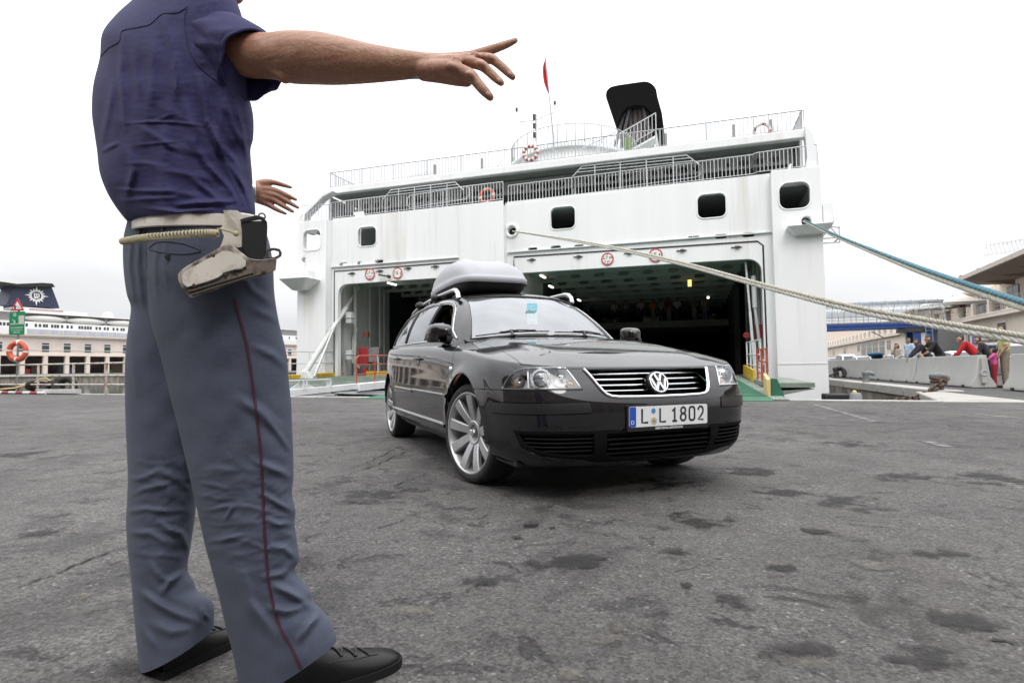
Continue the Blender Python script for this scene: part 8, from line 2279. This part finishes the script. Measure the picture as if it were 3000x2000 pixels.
# back of the hand, then four fingers, knuckles bent, thumb behind
sk.append([K(1240,193,1.128,36), K(1285,190,1.125,30), K(1330,186,1.128,22), K(1372,178,1.13,16)])
sk.append([K(1245,205,1.120,32), K(1290,215,1.112,28), K(1335,228,1.108,23), K(1368,238,1.105,17)])
sk.append([K(1250,182,1.140,26), K(1310,176,1.155,20), K(1375,167,1.160,16.5), K(1398,160,1.160,15.5), K(1440,146,1.160,13.8), K(1466,137,1.160,12.6), K(1490,128,1.160,11), K(1510,119,1.160,8.6)])
sk.append([K(1270,184,1.130,24), K(1340,176,1.135,18), K(1396,171,1.135,16), K(1438,173,1.128,15.2), K(1458,186,1.122,13.4), K(1482,207,1.116,12.6), K(1502,226,1.112,10.2)])
sk.append([K(1270,192,1.115,26), K(1342,180,1.115,19), K(1380,184,1.110,16.5), K(1408,191,1.104,16), K(1428,206,1.100,14.2), K(1450,227,1.096,13.2), K(1468,243,1.094,10.6)])
sk.append([K(1268,204,1.105,27), K(1325,199,1.100,21), K(1352,208,1.094,18.5), K(1380,222,1.088,18), K(1398,243,1.084,16), K(1418,266,1.081,15), K(1436,285,1.080,12)])
sk.append([K(1275,196,1.160,20), K(1325,202,1.185,16), K(1352,204,1.20,13), K(1368,206,1.21,10)])
# left arm and hand
sk.append([K(420,120,1.46,40), K(440,260,1.60,44), K(540,470,1.76,46), K(560,500,1.78,44), K(660,545,1.82,36), K(748,560,1.86,27)])
for l in ([(745,548,16),(775,538,14),(797,534,8.5),(826,541,7),(852,549,4.6)], [(745,556,18),(775,556,14),(806,558,8.5),(838,571,7.2),(867,585,4.8)], [(745,563,18),(778,568,14),(811,574,8.5),(843,591,7.2),(873,608,4.8)],
          [(745,570,18),(775,579,14),(803,588,8.5),(831,604,7),(858,620,4.8)], [(745,577,16),(766,588,12),(787,600,8),(811,614,6.6),(837,626,4.4)]):
    sk.append([K(a, b, 1.86+.02*(a-745)/130, r) for a, b, r in l])
# neck and head above the picture's top edge
sk.append([K(565,40,1.345,55), K(585,-40,1.33,66), K(612,-110,1.34,80)])
sk.append([K(625,-190,1.35,112), K(640,-130,1.34,104), K(668,-55,1.33,50), K(684,-20,1.33,30)])
sk.append([K(732,-185,1.34,13), K(746,-150,1.34,15), K(757,-128,1.34,17), K(742,-112,1.34,14)])
sk.append([K(612,-196,1.235,22), K(606,-172,1.232,18), K(616,-150,1.238,13)])
sk.append([K(712,-222,1.30,20), K(722,-214,1.34,20), K(712,-222,1.38,20)]); sk.append([K(706,-78,1.30,13), K(714,-76,1.33,15), K(706,-78,1.36,13)])
# trunk and slim legs inside the clothes
sk.append([K(520,150,1.36,85), K(520,350,1.36,110), K(560,600,1.36,110), K(570,720,1.36,100)])
sk.append([K(640,760,1.34,70), K(690,1300,1.31,55), K(800,1880,1.285,40)]); sk.append([K(500,760,1.42,65), K(480,1350,1.41,50), K(500,1880,1.40,38)])
body_o = blob('body', sk, .0024, M['skinarm'], off, smooth=9, spline=True, seg=28)
# a few tendon and knuckle accents are in the surface; nails as small plates
TB = bvh_of(body_o)
M['nail'] = mat('nail', (0.40,0.24,0.18), .35)
for (px, py, a) in ((1503,119,-24),(1494,216,45),(1461,235,46),(1430,275,52)):
    p = hit(TB, px, py, .0005)
    if p is None: continue
    o = MB().sphere((0,0,0),1,12,6,(.0050,.0010,.0036)).build('nail', M['nail'], body_o, smooth=True); o.matrix_local = Matrix.Translation(p) @ CAMROT.to_4x4() @ Matrix.Rotation(radians(-a),4,'Z') @ Matrix.Rotation(radians(-90),4,'X')
# fine hair on the forearm
random.seed(21); hb = MB()
Hd = (O(1200,180,1.12)-O(860,160,1.19)).normalized()
for k in range(1500):
    px = random.uniform(800, 1215); tt = (px-800)/415; py = lerp(170,190,tt)+random.uniform(-1,.75)*lerp(66,36,tt)
    p = hit(TB, px, py)
    if p is None: continue
    loc, nn, ii, dd = TB.find_nearest(p)
    if nn is None: continue
    d = (Hd*random.uniform(.5,1)+nn*random.uniform(.25,.6)+Vector((random.uniform(-.3,.3),random.uniform(-.3,.3),random.uniform(-.5,.2)))).normalized(); Ln = random.uniform(.006,.014)
    sd = d.cross(nn).normalized()*.00016; q1 = p+d*Ln*.55+nn*.0008; q2 = p+d*Ln-nn*.0004
    hb.add([p-sd, p+sd, q1+sd*.8, q1-sd*.8, q2], [(0,1,2,3),(3,2,4)])
ah = hb.build('arm_hair', mat('fair arm hair', (0.42,0.28,0.16), .5), body_o, fix=False); ah['kind'] = 'stuff'
# hair, ear side, glasses strap seen at the top edge
blob('hair', [[K(600,-200,1.35,118), K(645,-235,1.35,100)], [K(575,-130,1.34,80), K(560,-90,1.34,60)]], .008, M['hair'], off)
for yy in (1.295, 1.375): p = K(722,-186,yy,9); o = MB().sphere(p[:3], p[3], 8, 6).build('eye', M['black'], off, smooth=True)
cl = MB(); rows = []
for i, (xl, yl, xr, yr, b) in enumerate(((500,-58,672,-68,.080),(508,-88,664,-92,.074),(512,-104,660,-104,.070),(520,-100,652,-100,.066))):
    rows.append([O((xl+xr)/2+(xr-xl)/2*cos(2*pi*k/48), lerp(yl,yr,(cos(2*pi*k/48)+1)/2), 1.33-b*sin(2*pi*k/48)) for k in range(48)])
cl.grid(rows, True).build('collar', M['navyshirt'], off, smooth=True)
# watch on the left wrist
c = O(744,562,1.85); M['watch'] = mat('steel watch strap', (0.55,0.55,0.56), .3, metal=.8)
wd_ = (O(800,565,1.87)-O(744,562,1.85)).normalized(); u, v = frame_z(wd_); mb = MB(); rows = []
for t in (-.008,-.006,.006,.008):
    rr = .0345*1.0 if abs(t) < .007 else .032
    rows.append([c+wd_*t+(u*cos(2*pi*k/28)*.85+v*sin(2*pi*k/28))*rr for k in range(28)])
mb.grid(rows, True).build('wristwatch', M['watch'], off, smooth=True)
# ---- trousers: two legs, the near one overlaps the far one
M['trouser'] = mat('grey blue trouser cloth', (0.056,0.066,0.100), .88, var=.07, vscale=140, bump=.10, bscale=400)
M['trouser'].node_tree.nodes['Principled BSDF'].inputs['Sheen Weight'].default_value = .04
def d_leg(F_):
    def f(px, py, s, t):
        v = F_(px, py)*.68 + .006*noise.noise(Vector((px/140, py/260, 2))) + .003*noise.noise(Vector((px/55, py/70, 4)))
        kn = sm(1300, 1400, py)*(1-sm(1600, 1720, py))
        v += .0026*ridge(px/170+4, (py-.22*px)/46, 6.0, 2)*kn + .0016*ridge(px/70+1, (py+.2*px)/28, 8.0, 2)*kn
        v += .0005*noise.noise(Vector((px/9, py/9, 1)))
        return v
    return f
rl = [(640, 425,640, 758,640, 1.330,.118,-8,.02),(700, 420,700, 786,700, 1.322,.128,0,.02),(780, 424,780, 800,780, 1.318,.125,0,.02),(860, 430,860, 804,860, 1.315,.116,0,.02),
 (942, 440,942, 817,942, 1.312,.110,0,.02),(1040, 468,1040, 840,1040, 1.310,.104,0,.02),(1110,486,1110,846,1110,1.308,.100,0,.02),(1181, 503,1181, 853,1181, 1.306,.098,0,.02),(1250,521,1250,856,1250,1.304,.096,0,.02),(1321, 538,1321, 859,1321, 1.302,.094,0,.02),(1391,554,1391,860,1391,1.30,.092,0,.02),
 (1447, 567,1447, 856,1447, 1.298,.091,0,.02),(1496,578,1496,866,1496,1.296,.090,0,.02),(1531, 586,1531, 863,1531, 1.295,.090,0,.02),(1602, 602,1602, 873,1602, 1.293,.090,0,.02),(1644,614,1646,876,1640,1.292,.090,2,.02),(1672, 622,1676, 865,1668, 1.291,.091,3,.02),(1707, 632,1712, 887,1700, 1.290,.092,5,.02),
 (1742, 642,1752, 911,1732, 1.289,.093,8,.02),(1777,652,1795,917,1758,1.288,.094,10,.02),(1810, 663,1842, 942,1785, 1.287,.095,14,.02),(1850, 680,1905, 968,1818, 1.286,.097,18,.02),(1890, 696,1985, 983,1856, 1.285,.099,22,.02),(1920, 706,2052, 986,1874, 1.285,.100,24,.02)]
ll = [(640, 372,648, 620,640, 1.405,.105,-8,-.01),(700, 361,700, 620,700, 1.410,.118,0,-.01),(780, 361,780, 620,780, 1.413,.115,0,-.01),(860, 371,860, 615,860, 1.415,.105,0,-.01),(900,383,900,612,900,1.416,.102,0,-.01),(970, 374,970, 608,970, 1.417,.100,0,-.01),
 (1040,367,1040,604,1040,1.418,.098,0,-.01),(1110, 365,1110, 600,1110, 1.419,.096,0,-.01),(1250, 368,1250, 594,1250, 1.42,.092,0,-.01),(1391, 374,1391, 584,1391, 1.42,.088,0,-.01),(1461,372,1461,577,1461,1.419,.086,0,-.01),(1531, 369,1531, 569,1531, 1.418,.086,0,-.01),(1602, 373,1602, 558,1602, 1.415,.086,0,-.01),
 (1672, 381,1676, 550,1668, 1.412,.086,2,-.01),(1707,385,1714,566,1698,1.411,.088,4,-.01),(1742, 388,1754, 579,1728, 1.410,.090,6,-.01),(1777, 392,1800, 612,1748, 1.408,.094,9,-.01),(1812, 397,1856, 626,1772, 1.406,.098,14,-.01),(1850, 404,1918, 628,1800, 1.404,.100,18,-.01),(1880, 409,1966, 626,1834, 1.402,.100,24,-.01)]
tr = MB()
R1 = loft(rl, 260, 150, d_leg(F_RL), e=1.0); R2 = loft(ll, 220, 120, d_leg(F_LL), e=1.0)
for R_ in (R1, R2):
    tr.grid(R_, True)
    ins = [[p.lerp(sum(r, Vector())/len(r), .03+.20*j_) for p in r] for j_, r in enumerate((R_[-1], R_[-6], R_[-16]))]; tr.grid([R_[-1]]+ins, True)
trousers = tr.build('trousers', M['trouser'], off, smooth=True, angle=75)
TT = bvh_of(trousers)
M['maroon'] = mat('maroon piping', (0.045,0.007,0.024), .8); M['trouserseam'] = mat('trouser seam', (0.045,0.052,0.085), .9)
line_on(TT, [(687,876),(693,900),(721,1005),(738,1110),(752,1216),(763,1321),(769,1426),(774,1531),(781,1637),(791,1728),(816,1826),(854,1896),(882,1956)], .0030, 'piping', M['maroon'], trousers, offm=.0015)
line_on(TT, [(437,726),(455,712),(485,707),(530,712),(565,722),(588,733)], .0013, 'pocket_welt', M['trouserseam'], trousers); line_on(TT, [(437,727),(460,736),(500,742),(550,743),(588,736)], .0014, 'pocket_welt', M['trouserseam'], trousers)
p = hit(TT, 495, 753, .002)
if p: o = MB().lathe([(0,.0),(.007,0),(.0075,.002),(.0045,.003),(0,.0025)], p, (EYE-OB-p).normalized(), 16).build('pocket_button', M['black'], trousers, smooth=True)
for a, b in (((474,655),(478,678)), ((412,660),(408,685))):
    line_on(TT, [a, b], .0035, 'belt_loop', M['trouser'], trousers, offm=.004, n=4)
# ---- belt
M['leather'] = mat('weathered white leather', (0.60,0.555,0.49), .55, var=.08, vscale=12, dirt=(0.22,0.17,0.13), dscale=18, dlo=.54, dhi=.74, bump=.03, bscale=120)
M['leatherworn'] = mat('grimy white leather', (0.50,0.45,0.39), .55, var=.12, vscale=14, dirt=(0.05,0.038,0.030), dscale=30, dlo=.36, dhi=.58, bump=.05, bscale=120)
bl_ = MB(); rows = []
for (xl, yl, xr, yr, b, sag) in ((386,650,762,642,.138,-28),(383,654,765,646,.144,-28),(381,671,767,672,.146,-13),(384,675,764,676,.140,-13)):
    r = []
    for k in range(120):
        a = 2*pi*k/120; c_, s_ = cos(a), sin(a)
        r.append(O((xl+xr)/2+(xr-xl)/2*sp_(c_, .9), lerp(yl,yr,(c_+1)/2)+sag*s_, 1.345-b*sp_(s_,.9)-.03*c_))
    rows.append(r)
rows.append(rows[0]); belt = bl_.grid(rows, True).build('belt', M['leather'], off, smooth=True, angle=40)
# ---- holster, pistol, lanyard
def Z7(x, y): return (330+x/4.126, 580+y/4.126)
def HD(px): return 1.158+(px-520)*.00010
def slabpx(mb, poly, d0, d1, holes=()):
    return mb.prism(poly, list(holes), lambda a, b, t: O(a, b, HD(a)+t), d1, d0)
hp_ = [Z7(*p) for p in ((790,920),(830,872),(900,820),(1000,765),(1120,700),(1215,645),(1275,612),(1340,570),(1400,552),(1450,568),(1500,610),(1560,660),(1640,720),(1720,742),(1820,745),(1930,728),(1985,735),(1978,800),(1972,872),(1905,905),(1750,955),(1560,1010),(1300,1090),(1010,1188),(945,1212),(895,1185),(850,1120),(815,1040),(790,980))]
holster = slabpx(MB(), hp_, -.022, .022).build('holster', M['leatherworn'], off, bevel=.011, segs=3)
fl2 = [Z7(*p) for p in ((830,930),(900,870),(1010,812),(1130,745),(1240,690),(1330,640),(1420,645),(1540,700),(1610,760),(1610,820),(1560,855),(1450,870),(1330,915),(1280,960),(1130,1010),(990,1050),(900,1075),(850,1030))]
slabpx(MB(), fl2, -.0265, -.020).build('holster_flap', M['leather'], holster, smooth=True)
wo_ = [Z7(*p) for p in ((1590,770),(1650,745),(1720,748),(1820,750),(1930,735),(1978,742),(1968,868),(1900,900),(1750,945),(1600,985),(1500,1010),(1560,930),(1620,860))]
slabpx(MB(), wo_, -.0245, -.020).build('holster_guard', mat('dark scuffed leather', (0.17,0.13,0.105), .6, var=.3, vscale=20, dirt=(0.04,0.03,0.025), dscale=40, dlo=.42, dhi=.62), holster, smooth=True)
for pts in (((1000,1058),(1180,1010),(1300,955),(1360,905),(1480,868),(1570,862)), ((920,1130),(1010,1110),(1250,1035),(1500,965),(1700,905)), ((960,1175),(1250,1080),(1560,985),(1800,920))):
    q_ = [Z7(*p) for p in pts]; MB().tube([O(a, b, HD(a)-.0245) for a, b in q_], .0028, 6).build('holster_seam', mat('dark seam', (0.05,0.04,0.03), .7), holster, smooth=True)
lo_ = [Z7(*p) for p in ((1335,150),(1420,148),(1500,150),(1600,215),(1650,245),(1562,262),(1560,400),(1565,590),(1510,600),(1455,575),(1400,552),(1330,580),(1290,612),(1330,520),(1345,460),(1320,400),(1300,365),(1325,340),(1352,260),(1350,200))]
slabpx(MB(), lo_, -.004, .010).build('holster_loop', M['leather'], holster, bevel=.004)
for x, y in ((1232,700),(1365,920),(1830,895),(995,1058)):
    px, py = Z7(x, y); MB().lathe([(0,.003),(.0042,.002),(.0055,0)], O(px, py, HD(px)-.0245), (EYE-OB-O(px,py,1.13)).normalized(), 14).build('rivet', mat('brass rivet', (0.10,0.075,0.05), .45, metal=.6), holster, smooth=True)
gun = empty('pistol', O(700, 690, 1.15)+OB, label='black pistol grip standing up out of the white holster', cat='pistol'); GO = gun.location
M['gunblack'] = mat('black gun grip', (0.013,0.013,0.014), .45)
def GP_(px, py, d): return atd(px, py, d)-GO
gp_ = [Z7(*p) for p in ((1548,300),(1560,285),(1850,275),(1872,330),(1868,450),(1860,600),(1845,700),(1800,745),(1690,735),(1600,665),(1580,560),(1565,420))]
MB().prism(gp_, [], lambda a, b, t: GP_(a, b, HD(a)+t), .013, -.017).build('grip', M['gunblack'], gun, bevel=.007, segs=3)
gb2 = [Z7(*p) for p in ((1536,262),(1590,240),(1740,206),(1830,232),(1872,300),(1868,318),(1780,262),(1560,300))]
MB().prism(gb2, [], lambda a, b, t: GP_(a, b, HD(a)+t), .015, -.019).build('magazine_base', M['gunblack'], gun, bevel=.003)
a = Z7(1805,222); MB().torus(GP_(a[0], a[1], HD(a[0])-.004), .0062, .0016, (GP_(a[0],a[1],1.1)-GP_(a[0],a[1],1.2)), 18, 6).build('lanyard_ring', M['darksteel'], gun, smooth=True)
rng_ = [Z7(*p) for p in ((1850,620),(1900,605),(1960,602),(2020,615),(2046,660),(2040,705),(1985,738),(1900,742),(1850,720))]; hol_ = [Z7(*p) for p in ((1880,650),(1950,632),(2010,650),(2008,690),(1950,715),(1890,705))]
slabpx(MB(), rng_, -.020, .018, (hol_,)).build('holster_strap', mat('dark worn leather', (0.045,0.038,0.034), .5, var=.3, vscale=30), holster, bevel=.003)
# coiled lanyard
lan = empty('lanyard', O(500,690,1.17)+OB, label='coiled beige lanyard cord running from the belt to the pistol', cat='lanyard'); LO = lan.location
M['cord'] = mat('beige cord', (0.40,0.36,0.24), .75, var=.08, vscale=40)
path = [(356,708,1.255),(372,705,1.215),(400,700,1.188),(440,695,1.166),(500,690,1.146),(560,685,1.138),(610,683,1.137),(640,684,1.139)]
pp = [atd(a, b, d)-LO for a, b, d in path]
fine = []
for i in range(len(pp)-1):
    for k in range(20): fine.append(pp[i].lerp(pp[i+1], k/20))
fine.append(pp[-1]); hx = []; turns = 44; n = len(fine)
for j in range(turns*12+1):
    t = j/(turns*12); tt = t**1.15; idx = tt*(n-1); i = min(int(idx), n-2); p = fine[i].lerp(fine[i+1], idx-i); d = (fine[min(i+3,n-1)]-fine[max(i-3,0)]).normalized(); u, v = frame_z(d)
    a = 2*pi*turns*t; rr = .0063*min(1, t*12+.3); hx.append(p+(u*cos(a)+v*sin(a))*rr)
MB().tube(hx, .0021, 6).build('coil', M['cord'], lan, smooth=True)
MB().tube([pp[-1], atd(*Z7(1270,370),1.140)-LO, atd(*Z7(1350,385),1.146)-LO, atd(*Z7(1440,410),1.150)-LO, atd(*Z7(1490,435),1.150)-LO], .0024, 6).sphere(atd(*Z7(1490,430),1.149)-LO, .006, 10, 6).build('cord_end', M['cord'], lan, smooth=True)
# ---- shoes: grain leather uppers, sole, laces
M['shoe'] = mat('black shoe leather', (0.006,0.0058,0.006), .34, spec=.32, var=.2, vscale=30, bump=.03, bscale=200); M['sole'] = mat('black rubber sole', (0.010,0.010,0.010), .8, spec=.2)
def shoe(heel, toe, label):
    h = Vector((heel.x, heel.y, 0)); t = Vector((toe.x, toe.y, 0)); d = (t-h); Ln = d.length; d.normalize(); sd = Vector((-d.y, d.x, 0))
    e = MB()
    prof = [(0.0,.028,.085),(.04,.032,.095),(.12,.034,.105),(.28,.034,.105),(.42,.037,.088),(.58,.042,.067),(.75,.044,.051),(.88,.039,.041),(.96,.027,.032),(1.0,.010,.024)]
    rows = []
    for k in range(41):
        f = k/40; w_, hh = smoothtab([(a, b) for a, b, c in prof], f), smoothtab([(a, c) for a, b, c in prof], f)
        cc = h+d*Ln*f; r = []
        for j in range(25):
            a = pi*j/24; r.append(cc-OB+sd*w_*sp_(cos(a),.75)*(1.0 if sin(a) < .5 else 1.0)+Vector((0,0,.018+(hh-.018)*sp_(sin(a),.85))))
        rows.append(r)
    up_ = e.grid(rows).build('shoe', M['shoe'], off, smooth=True, angle=80)
    s_ = MB(); ra = []; rb = []
    for k in range(41):
        f = k/40; w_ = smoothtab([(a, b) for a, b, c in prof], f)+.004; cc = h+d*Ln*(f*1.02-.01)-OB
        ra.append((cc, w_))
    ringp = [c+sd*w_ for c, w_ in ra]+[c-sd*w_ for c, w_ in reversed(ra)]
    zz = Vector((0,0,1)); s_.grid([[p+zz*.0 for p in ringp],[p+zz*.020 for p in ringp]], True)
    b0 = len(s_.v); s_.v += [tuple(p+zz*.020) for p in ringp]; s_.f.append(tuple(range(b0, b0+len(ringp)))); s_.mi.append(0)
    s_.build('sole', M['sole'], up_, smooth=True, angle=40)
    tre = bvh_of(up_)
    lc_ = MB()
    for i in range(5):
        f0 = .46+.055*i; pts = []
        for j in range(9):
            y_ = lerp(-.024,.024,j/8); f = f0+.05*(j/8 if i % 2 else 1-j/8)
            q_ = h+d*Ln*f+sd*y_-OB; hh_ = tre.ray_cast(q_+Vector((0,0,.3)), Vector((0,0,-1)))
            if hh_[0] is not None: pts.append(hh_[0]+Vector((0,0,.002)))
        if len(pts) > 2: lc_.tube(pts, .0026, 6)
    lc_.build('lace', M['black'], up_, smooth=True)
    for yy in (-.030, .030):
        pts = []
        for j in range(14):
            f = lerp(.40,.80,j/13); q_ = h+d*Ln*f+sd*yy*(1-.35*max(0,(f-.6)/.2))-OB; hh_ = tre.ray_cast(q_+Vector((0,0,.3)), Vector((0,0,-1)))
            if hh_[0] is not None: pts.append(hh_[0]+Vector((0,0,.0006)))
        MB().tube(pts, .0014, 5).build('shoe_seam', M['black'], up_, smooth=True)
    return up_
shoe(at(775,2072,2,0), at(1168,1938,2,.0), 'right')
shoe(at(455,1985,2,0), at(692,1866,2,.0), 'left')
